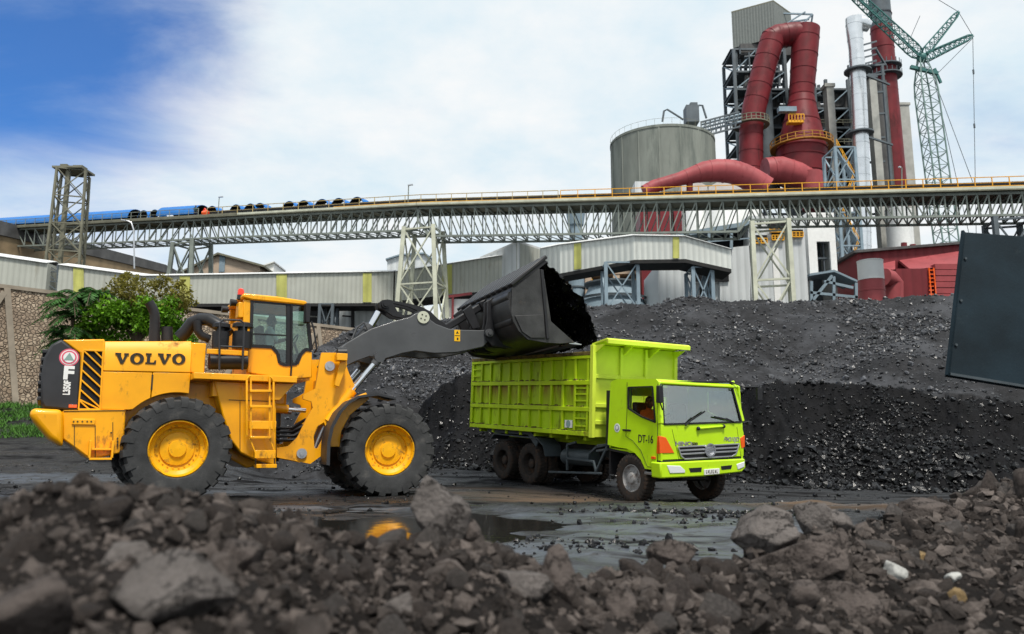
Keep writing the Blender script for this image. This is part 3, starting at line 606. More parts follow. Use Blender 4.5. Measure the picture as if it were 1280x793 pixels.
for k in range(60):
    px0, py0 = random.choice([(92,395),(88,376),(95,410),(84,425),(100,370),(116,366)]); s0 = Vector(at(px0, py0, YT-.8+random.uniform(-.3,.3)))
    az = random.uniform(0, 2*pi); el = random.uniform(-.1, 1.1); ln = random.uniform(.8, 1.7); pts = []
    for i in range(12):
        t = i/11; hz = ln*t; pts.append(s0+Vector((cos(az)*hz*cos(el*.7), sin(az)*hz*cos(el*.7), sin(el)*hz-.75*t*t*ln)))
    fr.append([p-ab for p in pts])
    for i in range(1, 12):
        tg = (pts[i]-pts[i-1]).normalized(); sd_ = tg.cross(Vector((0,0,1))).normalized()
        for sg in (-1, 1):
            for h_ in (0, .5):
                C.append(pts[i]*(1-h_)+pts[i-1]*h_); D.append((sd_*sg+tg*.45+Vector((0,0,-.45+random.uniform(-.2,.2)))).normalized()); L.append(.34*sin(pi*(.12+.85*i/11))+.05)
L = np.array(L); frond = leafquads(np.array(C), np.array(D), L, L*.13)
La = lambda px, py: Vector(at(px, py, YT-.8))-ab
tree('feathery_tree', 'slim dark green tree with feathery drooping leaves by the stone wall', ab, [([(0,0,0), La(92,440), La(91,390), La(100,372)], [.12,.10,.07,.04])]+[(p, [.014]*12) for p in fr], None, [('foliage', 'leaf1', frond)])
# ------------------------------------------------------------------ wheels
def tyre_mesh(b, R, W, r, n, lug):
    P = [(r,-.40),(r+.03*R,-.455),(r+(R-r)*.5,-.5),(R-.10*R,-.485),(R-lug*1.1,-.40),(R-lug,-.3),(R-lug,.3),(R-lug*1.1,.40),(R-.10*R,.485),(r+(R-r)*.5,.5),(r+.03*R,.455),(r,.40)]
    b.lathe([(a, h*W) for a, h in P], ax=(0,1,0), n=56)
    for sg in (-1, 1):
        for k in range(n):
            a = 2*pi*(k+(.5 if sg > 0 else 0))/n; hw = pi/n*.56; vs = []
            for yy, ro in ((.0,R),(.37,R),(.475,R-.035*R),(.508,R-.13*R)):
                sk = a+yy*.5*lug/R*4; tp = 1 if yy < .3 else .9
                for ri in (ro, ro-lug*1.4):
                    for q in (-hw*tp, hw*tp): vs.append((sin(sk+q)*ri, sg*yy*W, cos(sk+q)*ri))
            fs = []
            for i in range(3):
                o = i*4; fs += [(o,o+1,o+5,o+4),(o+2,o+6,o+7,o+3),(o,o+4,o+6,o+2),(o+1,o+3,o+7,o+5)]
            fs += [(0,2,3,1),(12,13,15,14)]; b.add(vs, fs)
def wheel(parent, name, Mx, R, W, r, n, lug, tm, rm, rimprof, bolts, boltr, boltm, flip=False):
    b = MB(); tyre_mesh(b, R, W, r, n, lug); t = b.build(name, tm, parent); t.matrix_basis = Mx @ (Matrix.Rotation(pi, 4, 'Z') if flip else Matrix())
    b = MB(); b.lathe(rimprof, ax=(0,-1,0), n=48); b.lathe([(r, -.41*W),(r-.03,-.40*W),(r-.05,-.1*W)], ax=(0,-1,0), n=48)
    q = b.build('rim', rm, t)
    b = MB()
    for k in range(bolts): a = 2*pi*k/bolts; b.cyl((cos(a)*boltr[0], -boltr[1], sin(a)*boltr[0]), (cos(a)*boltr[0], -boltr[1]-boltr[2], sin(a)*boltr[0]), boltr[2]*.7, n=6)
    b.build('wheel_bolts', boltm, t)
    return t
def copy_wheel(w, Mx, flip): return dup_part(w, w.parent, Mx @ (Matrix.Rotation(pi, 4, 'Z') if flip else Matrix()))
# ------------------------------------------------------------------ people
def person(name, label, M4, J, mats, hands=True, hairy=True, seg_mats=None):
    """one continuous skinned body; J gives joints"""
    root = thing(name, label, 'person', M4=M4)
    V = []; E = []; R = []; Sg = []
    def add(p, r, par=None, tagm=0):
        V.append(Vector(p)); R.append(r)
        if par is not None: E.append((par, len(V)-1)); Sg.append(tagm)
        return len(V)-1
    S, T_, K = 0, 1, 2      # shirt, trousers, skin
    pel = add(J['pelvis'], .135); sp = add(J['spine'], .135, pel, S); ch = add(J['chest'], .15, sp, S); nb = add(J['neckbase'], .075, ch, S); nk = add(J['neck'], .055, nb, K)
    hd = Vector(J['head']); up = (hd-Vector(J['neck'])).normalized(); fw = Vector(J['face']).normalized()
    h1 = add(hd-up*.05+fw*.015, .083, nk, K); h2 = add(hd+up*.05, .093, h1, K); h3 = add(hd+up*.115, .06, h2, K)
    for s in ('L','R'):
        sh = add(J['sh'+s], .068, ch, S); el = add(J['el'+s], .047, sh, S); wr = add(J['wr'+s], .032, el, K)
        d = (Vector(J['wr'+s])-Vector(J['el'+s])).normalized(); pm = add(Vector(J['wr'+s])+d*.06, .034, wr, K)
        sd = d.cross(Vector((0,0,1))); sd = sd.normalized() if sd.length > .1 else Vector((1,0,0)); dn = d.cross(sd)*(1 if d.cross(sd).z < 0 else -1)
        for i, ln in enumerate((.062,.072,.068,.052)):
            q = Vector(J['wr'+s])+d*.095+sd*(i-1.5)*.019; a = add(q, .0095, pm, K); a = add(q+d*ln*.5+dn*.012, .009, a, K); add(q+d*ln*.75+dn*.04, .008, a, K)
        th_ = Vector(J['wr'+s])+d*.045+sd*.035; a = add(th_, .011, pm, K); add(th_+d*.035+sd*.015, .009, a, K)
        hp = add(J['hp'+s], .095, pel, T_); kn = add(J['kn'+s], .062, hp, T_); an = add(J['an'+s], .045, kn, T_); add(Vector(J['an'+s])+Vector(J['toe']), .035, an, T_)
    me = bpy.data.meshes.new('body'); me.from_pydata([tuple(v) for v in V], E, []); o = bpy.data.objects.new('body', me); COL.objects.link(o)
    sk = o.modifiers.new('skin', 'SKIN'); sv = me.skin_vertices[0].data
    for i, r in enumerate(R): sv[i].radius = (r, r)
    sv[0].use_root = True
    sub = o.modifiers.new('s', 'SUBSURF'); sub.levels = 2; bpy.context.view_layer.update()
    m2 = bpy.data.meshes.new_from_object(o.evaluated_get(bpy.context.evaluated_depsgraph_get())); COL.objects.unlink(o); bpy.data.objects.remove(o)
    for m in mats: m2.materials.append(M[m])
    for p in m2.polygons:
        p.use_smooth = True; c = Vector(p.center); best = (9, 0)
        for (a, b), tg in zip(E, Sg):
            A, B = V[a], V[b]; d = B-A; t = max(0, min(1, (c-A).dot(d)/max(d.length_squared, 1e-9))); q = (c-A-d*t).length/max(.03, (R[a]*(1-t)+R[b]*t))
            if q < best[0]: best = (q, tg)
        p.material_index = best[1]
    body = bpy.data.objects.new('body', m2); COL.objects.link(body); body.parent = root
    rt = fw.cross(up).normalized()
    hb = MB(); hb.ball(hd+up*.055-fw*.02, (.105,.105,.105), 14, 10); hb.ball(hd-fw*.045+up*.02, (.09,.09,.10), 12, 8); hb.build('hair', mats[3], root)
    nb_ = MB(); nb_.ball(hd+fw*.098-up*.0, (.016,.016,.024), 8, 6); nb_.build('nose', mats[2], root)
    for s in (-1, 1):
        e = MB(); e.ball(hd+fw*.088+rt*s*.032+up*.035, .012, 8, 6); e.build('eye', 'letter', root)
        e = MB(); e.ball(hd+rt*s*.092+up*.01, (.018,.022,.032), 8, 6); e.build('ear', mats[2], root)
    e = MB(); e.ball(hd+fw*.088-up*.045, (.022,.022,.007), 8, 6); e.build('mouth', 'pinkred', root)
    return root
SEATED = dict(pelvis=(0,0,.10), spine=(-.02,0,.30), chest=(0,0,.50), neckbase=(.01,0,.63), neck=(.02,0,.68), head=(.05,0,.79), face=(1,0,-.05), shL=(0,.19,.57), shR=(0,-.19,.57), elL=(.13,.25,.33), elR=(.13,-.25,.33), wrL=(.37,.15,.40), wrR=(.37,-.15,.40),
              hpL=(.03,.10,.08), hpR=(.03,-.10,.08), knL=(.45,.13,.10), knR=(.45,-.13,.10), anL=(.52,.13,-.32), anR=(.52,-.13,-.32), toe=(.14,0,-.03))
STAND = dict(pelvis=(0,0,.95), spine=(0,0,1.13), chest=(0,0,1.33), neckbase=(.01,0,1.46), neck=(.01,0,1.50), head=(.03,0,1.61), face=(1,0,0), shL=(0,.19,1.40), shR=(0,-.19,1.40), elL=(.03,.25,1.12), elR=(.03,-.25,1.12), wrL=(.2,.2,.97), wrR=(.2,-.2,.97),
             hpL=(0,.10,.90), hpR=(0,-.10,.90), knL=(.02,.11,.50), knR=(.02,-.11,.50), anL=(0,.11,.08), anR=(0,-.11,.08), toe=(.14,0,-.03))
# ------------------------------------------------------------------ wheel loader
THR, THF, HALF, LH, RW = radians(30), radians(23), 1.68, 2.26, 1.03
ow = at(224, 559.5, 15.85); RC = Vector((ow.x-HALF*sin(THR), ow.y+HALF*cos(THR), 0))
RF = Frame(RC, THR); JT = RC+RF.h*LH; FC = JT+Vector((cos(THF), sin(THF), 0))*LH; FF = Frame(FC, THF)
loader = thing('wheel_loader', 'big yellow wheel loader with raised dark bucket of coal', 'wheel loader', M4=RF.M)
MF = RF.M.inverted() @ FF.M
R_ = lambda y, *p: RF.on(y, p)
F_ = lambda y, *p: FF.on(y, p)
# wheels
TW = .86; rp = [(.56,.41*TW),(.535,.43*TW),(.515,.38*TW),(.50,.30*TW),(.43,.25*TW),(.415,.17*TW),(.33,.15*TW),(.32,.19*TW),(.17,.21*TW),(.16,.25*TW),(0,.26*TW)]
wh = wheel(loader, 'wheel', Matrix.Translation((0,-HALF+TW/2,RW)), RW, TW, .55, 22, .06, 'tyre', 'rimy', rp, 22, (.375,.165*TW,.022), 'rimy')
copy_wheel(wh, Matrix.Translation((0,HALF-TW/2,RW)), True)
for s in (-1, 1): copy_wheel(wh, MF @ Matrix.Translation((0,s*(HALF-TW/2),RW-.03)) @ Matrix.Rotation(.4, 4, 'Y'), s > 0)
def mir(poly, a, b, name, m, bev=.02, par=None, both=True):
    q = MB(); q.prism(poly, -b, -a); o = q.build(name, m, par or loader, bev)
    if both: q = MB(); q.prism(poly, a, b); q.build(name, m, par or loader, bev)
    return o
# rear frame and body
q = MB(); q.prism(R_(-1.28, (78,513),(157,512),(155,566),(113,575),(78,549)), -1.28, 1.28)
q.prism([(-1.0,1.0),(-1.0,2.4),(2.0,2.5),(2.0,.75),(1.5,.62),(1.0,.9)], -.78, .78)
q.build('rear_frame', 'yellow', loader, .03)
q = MB(); fr_ = R_(-1.3, (268,476),(345,480),(345,583),(318,575),(300,566),(288,550),(278,520))
q.prism(fr_, -1.32, -.7); q.prism(fr_, .7, 1.32); q.build('side_tank', 'yellow', loader, .03)
q = MB(); cwp = R_(-1.45, (79,512),(38,510),(37,520),(42,527),(60,548),(79,560)); q.prism(cwp, -1.42, 1.42); q.build('counterweight', 'yellow', loader, .10, seg=4)
pl = MB()
x0 = R_(-1.3, (90,527))[0]; x1 = R_(-1.3, (119,527))[0]; pl.bx(x0[0], x1[0], -1.31, -1.27, x0[1]-.06, x0[1]+.05); pl.build('hinge_plate', 'yellow', loader, .01)
st = MB(); a = R_(-1.34, (113,551))[0]; c = R_(-1.34, (139,575))[0]
st.bx(a[0], c[0], -1.5, -1.28, c[1], c[1]+.04); st.bx(a[0], c[0], -1.44, -1.28, (a[1]+c[1])/2, (a[1]+c[1])/2+.04)
for xx in (a[0], c[0]): st.bx(xx-.02, xx+.02, -1.5, -1.29, c[1]+.04, a[1])
st.build('rear_step', 'yellow', loader, .005)
tail = R_(-1.13, (78,425),(131,424),(130,513),(97,513),(100,442)); q = MB(); q.prism(tail, -1.13, 1.13); q.build('tail_panel', 'yellow', loader, .03)
cow = R_(-1.16, (77,424),(101,444),(99,514),(55,510),(51,502),(51,470),(55,447),(64,431)); q = MB(); q.prism(cow, -1.16, 1.16); cowl = q.build('radiator_cowl', 'cowl', loader, .04)
rg = MB()
for k in range(7):
    z = 1.93+k*.15; rg.bx(-2.49+.008*abs(k-2)*.8, -2.35, -1.10, 1.10, z, z+.075)
rg.build('rear_louvre', 'cowl', loader, .015)
def disc(m, c, r, y, n=28, name='round_sticker', par=None):
    d = MB(); d.cyl((c[0], y, c[1]), (c[0], y-.003, c[1]), r, n=n); return d.build(name, m, par)
c = R_(-1.165, (86.5,447))[0]; disc('pinkred', c, .17, -1.162, par=cowl); disc('white', c, .145, -1.166, name='sticker_ring', par=cowl); disc('pinkred', c, .128, -1.170, name='sticker_band', par=cowl); disc('white', c, .10, -1.174, name='sticker_field', par=cowl)
t = MB(); t.prism([(c[0]-.085,c[1]-.055),(c[0]+.085,c[1]-.055),(c[0],c[1]+.09)], -1.181, -1.178); t.build('sticker_triangle', 'stgreen', cowl)
def text_on(body, fr, y, px, py, size, m, par, sx=1., bold=.0, rot=0., ext=.003, Mpre=None, nm='lettering'):
    x, z = fr.on(y, [(px, py)])[0]; Mx = Matrix.Translation((x, y, z)) @ SIDE @ Matrix.Rotation(rot, 4, 'Z')
    return textmesh(nm, body, size, m, par, (Mpre @ Mx) if Mpre else Mx, ext, sx, bold)
text_on('F', RF, -1.166, 85.5, 467, .34, 'white', cowl, 1.15, .016)
text_on('L350F', RF, -1.166, 84, 485, .155, 'white', cowl, .72, .008, radians(90))
rl = MB(); a = R_(-1.165, (91,508))[0]; rl.bx(a[0]-.07, a[0]+.07, -1.185, -1.15, a[1]-.03, a[1]+.03); rl.build('side_reflector', 'orange', cowl, .005)
def seam(name, y, *lines):
    for ln in lines:
        p = RF.on(y, ln); s_ = MB()
        for a_, b_ in zip(p[:-1], p[1:]): s_.beam((a_[0], y-.001, a_[1]), (b_[0], y-.001, b_[1]), .012, .014, up=(0,1,0))
        s_.build(name, 'letter', loader)
seam('panel_seam', -1.285, [(93,532),(93,560)], [(119,532),(119,572)], [(141,528),(141,569)], [(79,514),(157,513)])
seam('panel_seam', -1.325, [(286,500),(343,502)], [(300,502),(300,562)])
sb = MB()
for px, py in ((92,527),(97,527),(103,527),(109,527),(114,527),(147,548),(147,552),(147,556),(139,541)): p_ = RF.on(-1.31, [(px,py)])[0]; sb.cyl((p_[0],-1.28,p_[1]), (p_[0],-1.322,p_[1]), .014, n=8)
sb.build('bolts', 'letter', loader)
# grille in the tail panel
gpts = R_(-1.14, (104,438),(129,439),(125,512),(98,512)); g = MB(); g.prism(gpts, -1.137, -1.10); g.build('grille_opening', 'dark', loader)
g = MB(); P3 = lambda p: (p[0], -1.15, p[1])
for i in range(4): g.beam(P3(gpts[i]), P3(gpts[(i+1)%4]), .03, .045, up=(0,1,0))
lp = lambda a, b, t: (a[0]+(b[0]-a[0])*t, a[1]+(b[1]-a[1])*t)
for k in range(-1, 6):
    t0, t1 = k/6., k/6.+.30
    A = lp(gpts[0], gpts[3], max(0, t0)); Bq = lp(gpts[1], gpts[2], min(1, t1))
    if t0 < 0: A = lp(gpts[0], gpts[1], .55); Bq = lp(gpts[1], gpts[2], .14)
    g.beam(P3(A), P3(Bq), .028, .04, up=(0,1,0))
g.beam(P3(lp(gpts[0], gpts[3], .85)), P3(lp(gpts[3], gpts[2], .5)), .028, .04, up=(0,1,0))
g.build('grille_bars', 'yellow', loader, .004)
# hood with chamfered shoulders
hz = R_(-1.15, (131,424),(241,424),(241,466),(131,464))
q = MB(); xa, xb = hz[0][0]+.006, hz[1][0]
for_sec = lambda z0, z1: [(-1.15,z0),(-1.13,z1-.24),(-1.0,z1-.03),(-.6,z1),(.6,z1),(1.0,z1-.03),(1.13,z1-.24),(1.15,z0)]
sa, sb = for_sec(2.535, hz[0][1]), for_sec(2.575, hz[1][1])
q.add([(xa,)+p for p in sa]+[(xb,)+p for p in sb], [tuple(range(8)), tuple(range(15,7,-1))]+[(i, i+8, (i+1)%8+8, (i+1)%8) for i in range(8)])
hood = q.build('hood', 'yellow', loader, .015)
def archpoly(xl, xr, zt0, zt1, zb0, zb1):
    lo = []
    for i in range(13):
        x = xr+(xl-xr)*i/12; arch = 1.03+sqrt(max(0, 1.13**2-x*x)) if abs(x) < 1.13 else 0
        lo.append((x, max(arch, zb1+(zb0-zb1)*i/12)))
    return [(xl,zt0),(xr,zt1)]+lo
xm = R_(-1.15, (191,465))[0][0]
for xl, xr, zt in ((xa, xm-.006, 2.525), (xm+.006, xb, 2.55)): mir(archpoly(xl, xr, zt, zt+.02, 1.79, 1.79), .6, 1.14, 'engine_panel', 'yellow', .012)
bar = MB(); bar.beam((xm, -1.145, 2.5), (xm, -1.145, 2.2), .03, .02, up=(0,1,0)); bar.build('panel_hinge', 'letter', loader)
# maker's lettering: wide slab serif capitals
def serif(ch):
    if ch == 'V': return [[(-.02,1),(.40,1),(.40,.88),(.345,.88),(.53,.32),(.69,.88),(.61,.88),(.61,1),(.95,1),(.95,.88),(.86,.88),(.57,0),(.40,0),(.07,.88),(-.02,.88)]], .97
    if ch == 'L': return [[(0,1),(.42,1),(.42,.88),(.33,.88),(.33,.13),(.60,.13),(.68,.36),(.78,.36),(.76,0),(0,0),(0,.12),(.10,.12),(.10,.88),(0,.88)]], .82
    o = [(.5+.5*cos(a), .5+.53*sin(a)) for a in [2*pi*i/28 for i in range(28)]]; h = [(.5+.22*cos(a), .5+.40*sin(a)) for a in [2*pi*i/28 for i in range(28)]]
    return [o, h], 1.03
l0 = R_(-1.155, (143.5,454.3))[0]; l1 = R_(-1.155, (232,455))[0]; tot = sum(serif(c)[1] for c in 'VOLVO')+.08*4; hgt = R_(-1.155, (143.5,441))[0][1]-l0[1]; ks = (l1[0]-l0[0])/tot; u = 0
lt = MB(); dz = (l1[1]-l0[1])/tot
for ch in 'VOLVO':
    pg, wd = serif(ch); f = lambda p: (l0[0]+(u+p[0])*ks, l0[1]+dz*u+p[1]*hgt)
    if len(pg) == 1: lt.prism([f(p) for p in pg[0]], -1.160, -1.135)
    else: lt.ring([f(p) for p in pg[0]], [f(p) for p in pg[1]], -1.160, -1.135)
    u += wd+.08
lt.build('lettering', 'letter', hood)
# exhaust and air intake
ex = [Vector((p[0], -.3, p[1])) for p in R_(-.3, (193,428),(193.5,405),(193.5,394),(191,386),(186,378))]; q = MB(); q.tube(ex, [.115,.105,.10,.10,.10], 16); q.build('exhaust_pipe', 'black', loader)
q = MB(); a = R_(-.3, (209,426),(209,409)); q.cyl((a[0][0],-.3,a[0][1]), (a[1][0],-.3,a[1][1]), .12, .11, 16); q.build('vent_stub', 'black', loader)
ip = [Vector((p[0], y, p[1])) for p, y in zip(R_(-.6, (226,421),(233,414),(241,403),(250,399.5),(260,401),(272,410),(281,421)), (-.4,-.45,-.5,-.6,-.75,-.9,-1.0))]; q = MB(); q.tube(ip, .135, 16); q.build('intake_hose', 'black', loader)
ip = [Vector((p[0], -.7, p[1])) for p in R_(-.7, (247,401),(247,413),(252,420),(262,424))]; q = MB(); q.tube(ip, .09, 12); q.build('intake_branch', 'black', loader)
for px, w in ((275,.17),(302,.20)):
    q = MB(); c = R_(-1.1, (px,436),(px,415),(px,410),(px,403.5)); y = -1.1
    q.lathe([(0,c[0][1]),(w,c[0][1]),(w*1.02,c[1][1]),(w*.5,c[1][1]+.01),(w*.5,c[2][1]),(w*1.08,c[2][1]+.005),(w*1.05,c[3][1]-.03),(w*.7,c[3][1]),(0,c[3][1])], (c[0][0], y, 0), n=24); q.build('air_cleaner', 'black', loader)
q = MB(); c = R_(-1.1, (262,452),(309,452)); q.cyl((c[0][0],-1.05,c[0][1]), (c[1][0],-1.05,c[1][1]), .17, n=18); q.build('air_tank', 'black', loader)
q = MB(); a = R_(-1.36, (259,436),(310,445)); q.bx(a[0][0], a[1][0], -1.36, -1.31, a[1][1], a[0][1]); q.build('tank_strap', 'yellow', loader, .01)
q = MB(); a = R_(-1.3, (242,424),(264,466)); q.bx(a[0][0]-.01, a[1][0]-.1, -1.10, 1.10, a[1][1], a[0][1]-.05); q.build('firewall', 'yellow', loader, .02)
# platform, ladder, rails
a = R_(-1.55, (242,467),(364,475)); q = MB(); q.bx(a[0][0], a[1][0]+.12, -1.58, 1.58, 2.42, 2.55); q.build('platform', 'yellow', loader, .012)
q = MB(); a = R_(-1.4, (268,478),(345,478),(368,476),(350,492)); q.bx(a[0][0], a[1][0], -1.25, -.6, 2.1, 2.415); q.prism([(a[1][0],2.41),(a[2][0],2.41),(a[3][0],2.05),(a[1][0]-.1,2.05)], -1.4, -1.0); q.build('platform_bracket', 'yellow', loader, .01)
rl = MB(); pts = R_(-1.5, (274,463),(275,404),(279,400),(300,400.5),(305,404),(303,463)); P3 = [(p[0], -1.5, p[1]) for p in pts]; rl.tube(P3[:6], .022, 8)
m_ = R_(-1.5, (274.5,433),(304,434)); rl.tube([(m_[0][0],-1.5,m_[0][1]),(m_[1][0],-1.5,m_[1][1])], .018, 8); rl.build('guard_rail', 'cowl', loader)
ld = MB(); yl = -1.62
def LP(px, py, y=yl): p = R_(y, (px,py))[0]; return (p[0], y, p[1])
ld.tube([LP(308.5,475), LP(308.5,545)], .024, 8); ld.tube([LP(342,478), LP(342,540)], .024, 8)
for sx_ in (313.5, 337): ld.beam(LP(sx_,470), LP(sx_,548), .035, .03)
ld.tube([LP(308.5,475), LP(311,471), LP(313.5,470)], .022, 8); ld.tube([LP(342,478), LP(340,473), LP(337,471)], .022, 8)
for py in (489, 508.5, 547): ld.beam(LP(312,py), LP(339,py), .12, .05)
ld.build('ladder', 'yellow', loader, .006)
ld = MB(); a = LP(312,526); c = LP(345,537); ld.bx(a[0], c[0], -1.63, -1.5, c[2], a[2]); ld.build('ladder_box', 'yellow', loader, .01)
ld = MB(); ld.beam(LP(312,548), LP(319,566), .03, .03); ld.beam(LP(337,548), LP(343,564), .03, .03); a = LP(318.5,563); c = LP(344,573); ld.bx(a[0], c[0], -1.64, -1.5, c[2], a[2])
a = LP(320,580.5); c = LP(345,585); ld.bx(a[0], c[0], -1.68, -1.42, c[2], a[2]); ld.build('lower_step', 'yellow', loader, .006)
ld = MB()
for px in (319.5, 343): ld.beam(LP(px,573), LP(px,581), .012, .05)
ld.build('step_strap', 'black', loader)
# cab
CY = .82
body = R_(-CY, (311,433),(340,434),(347,442),(349,454),(356,457),(371,455),(376,443),(382,437.5),(390,440),(390,472),(364,474.5),(309,466))
for s in (-1, 1): q = MB(); q.prism(body, s*CY, s*(CY-.06)); q.build('cab_side', 'yellow', loader, .02)
xr = body[0][0]; xf = body[8][0]; zf = body[10][1]
q = MB(); q.bx(xr-.02, xr+.06, -CY+.06, CY-.06, zf, body[0][1]); q.bx(xf-.07, xf-.01, -CY+.06, CY-.06, zf, body[8][1]-.1); q.bx(xr+.06, xf-.07, -CY+.06, CY-.06, zf, zf+.08); q.build('cab_tub', 'yellow', loader)
ro = R_(-CY, (302,372),(304,367),(345,371),(381,376.5),(384.5,379.5),(380,382),(314,375.5)); q = MB(); q.prism(ro, -CY-.05, CY+.05); q.build('cab_roof', 'yellow', loader, .03)
rpil = R_(-CY, (305,374),(315,375.5),(313.5,433),(303,434)); mir(rpil, CY-.12, CY, 'rear_pillar', 'yellow', .015)
gl = R_(-CY, (315,376),(383,381.5),(389,438),(382,437),(376,443),(371,455),(356,456.5),(349.5,454),(347,442),(340,434),(313.5,432.5))
for s in (-1, 1): q = MB(); q.prism(gl, s*(CY-.03), s*(CY-.022)); q.build('side_window', 'glassg', loader)
for s in (-1, 1):
    fr2 = MB()
    for i in range(len(gl)): fr2.beam((gl[i][0], s*(CY-.012), gl[i][1]), (gl[(i+1)%len(gl)][0], s*(CY-.012), gl[(i+1)%len(gl)][1]), .07, .06, up=(0,1,0))
    bp = R_(-CY, (358,379),(366,380),(365,457),(358,457)); fr2.prism(bp, s*(CY-.04), s*(CY+.008))
    hb = R_(-CY, (314,417.5),(358,419.5)); fr2.beam((hb[0][0], s*(CY-.01), hb[0][1]), (hb[1][0], s*(CY-.01), hb[1][1]), .03, .03, up=(0,1,0))
    fr2.build('window_frame', 'black', loader)
fg = R_(0, (384,381),(389.5,439)); q = MB(); q.add([(gl[1][0],-CY,gl[1][1]),(gl[1][0],CY,gl[1][1]),(gl[2][0],CY,gl[2][1]),(gl[2][0],-CY,gl[2][1])], [(0,1,2,3)]); q.add([(gl[1][0]-.008,-CY,gl[1][1]),(gl[1][0]-.008,CY,gl[1][1]),(gl[2][0]-.008,CY,gl[2][1]),(gl[2][0]-.008,-CY,gl[2][1])], [(3,2,1,0)]); q.build('windscreen', 'glassg', loader)
q = MB(); q.bx(rpil[2][0]-.03, rpil[2][0]-.022, -.7, .7, body[0][1], rpil[1][1]-.06); q.build('rear_window', 'glassg', loader)
q = MB(); q.tube([LP(389,402,-.95), LP(392,410,-.98), LP(396,436,-1.0), LP(393,441,-.9)], .02, 6); q.tube([LP(365,381,-.86), LP(364.5,455,-.86), LP(363.5,470,-.86)], .02, 6); q.build('cab_handrail', 'black', loader)
q = MB(); a = LP(383.5,392,-1.0); q.M = Matrix.Translation(a); q.bx(-.05,.05,-.12,.10,-.22,.22); q.M = None; q.beam(LP(383,380,-.85), LP(384,386,-1.0), .03); q.build('mirror', 'black', loader, .03)
q = MB(); a = LP(301,368,-.55); q.cyl(Vector(a)+Vector((0,0,-.12)), Vector(a)+Vector((0,0,-.02)), .085, .075, 16); q.build('beacon_base', 'black', loader)
q = MB(); q.lathe([(.072,-.03),(.07,.07),(.06,.11),(.03,.13),(0,.132)], a, n=18); q.build('beacon', 'redlens', loader)
q = MB(); a = LP(298,378,-.75); c = LP(304,398,-.75); q.bx(a[0], c[0], -.8, -.5, c[2], a[2]); a = LP(300,398,-.6); c = LP(306,434,-.6); q.bx(a[0], c[0]+.08, -.72, .72, c[2], a[2]); q.build('cab_rear_panel', 'yellow', loader, .02)
for dy in (-.5,.5):
    q = MB(); a = LP(297.5,377,-.72); q.cyl((a[0]+.02,dy,a[2]), (a[0]-.12,dy,a[2]), .07, .08, 14); q.build('work_lamp', 'black', loader)
SX = R_(0, (331,436))[0]
q = MB(); q.bx(SX[0]-.08, SX[0]+.42, -.26, .26, zf+.45, zf+.6); q.prism([(SX[0]-.12,zf+.55),(SX[0]+.02,zf+.55),(SX[0]-.1,zf+1.25),(SX[0]-.22,zf+1.25)], -.24, .24); q.bx(SX[0]+.0, SX[0]+.3, -.2, .2, zf+.08, zf+.46); q.build('seat', 'seat', loader, .04)
q = MB(); cxx, czz = SX[0]+.66, zf+.95; q.tube([(cxx+.08*cos(a)*.9, .19*sin(a), czz+.17*cos(a)) for a in [2*pi*i/20 for i in range(21)]], .016, 8); q.tube([(cxx,0,czz),(cxx+.15,0,zf+.55),(cxx+.3,0,zf+.1)], .03, 8); q.build('steering_wheel', 'black', loader)
q = MB(); q.bx(xf-.32, xf-.08, -.6, .6, zf+.08, zf+.62); q.build('dashboard', 'black', loader, .04)
person('person', 'loader driver in a pale shirt seated inside the yellow cab', RF.M @ Matrix.Translation((SX[0]+.08, 0, zf+.58)), SEATED, ['shirt','trousers','skin','hair'])
# articulation joint
for z in (.98, 2.12): q = MB(); q.bx(1.9, 2.35, -.35, .35, z-.1, z+.1); q.cyl((LH,0,z-.16), (LH,0,z+.16), .2, n=20); q.build('articulation_hinge', 'yellow', loader, .02)
q = MB(); q.cyl((LH,0,.75), (LH,0,2.3), .1, n=16); q.build('hinge_pin', 'dgrey', loader)
q = MB()
for k in range(7): 
    y = -.5+.12*k; z = 1.35+.09*(k % 4); q.tube([(1.9,y,z),(2.2,y-.1,z-.14),(2.55,y-.1,z-.12),(2.9,y,z+.08)], .035, 8)
q.build('hydraulic_hoses', 'black', loader)
for s in (-1, 1):
    q = MB(); q.cyl((1.7,s*.62,1.95), (2.35,s*.62,1.9), .1, n=14); q.build('steering_cylinder', 'yellow', loader)
    q = MB(); q.cyl((2.3,s*.62,1.905), (2.75,s*.62,1.88), .05, n=12); q.build('steering_rod', 'chrome', loader)
# ---- front frame
def fmb(): b = MB(); b.M = MF; return b
def fpr(y, pts, a, b_, name, m, bev=.015, both=True):
    q = fmb(); P_ = FF.on(y, pts); q.prism(P_, -b_, -a)
    if both: q.prism(P_, a, b_)
    return q.build(name, m, loader, bev)
fout = [(402,441),(430,441),(431,452),(436,466),(445,486),(430,500),(418,518),(409,545),(407,566),(388,580),(346,572),(346,560),(360,558),(372,547),(384,522),(391,510),(389,502),(379,499),(379,494),(387,490),(394,486),(397,469),(399,455)]
fhole = [(393,560),(392,545),(397,533),(405,528),(407,534),(403,550),(397,561)]
Po, Ph = FF.on(-.85, fout), FF.on(-.85, fhole)
for s in (-1, 1): q = fmb(); q.ring(Po, Ph, s*.85, s*.74); q.build('front_frame_plate', 'yellow', loader)
q = fmb(); q.bx(-.62,.45,-.74,.74,.75,1.45); q.prism(FF.on(-.7, [(405,470),(436,470),(444,486),(425,505),(400,520)]), -.735, .735); q.build('front_frame_box', 'yellow', loader, .02)
q = fmb(); q.cyl((0,-1.0,RW-.03), (0,1.0,RW-.03), .3, n=20); q.build('front_axle', 'yellow', loader)
q = MB(); q.cyl((0,-1.0,RW), (0,1.0,RW), .3, n=20); q.build('rear_axle', 'yellow', loader)
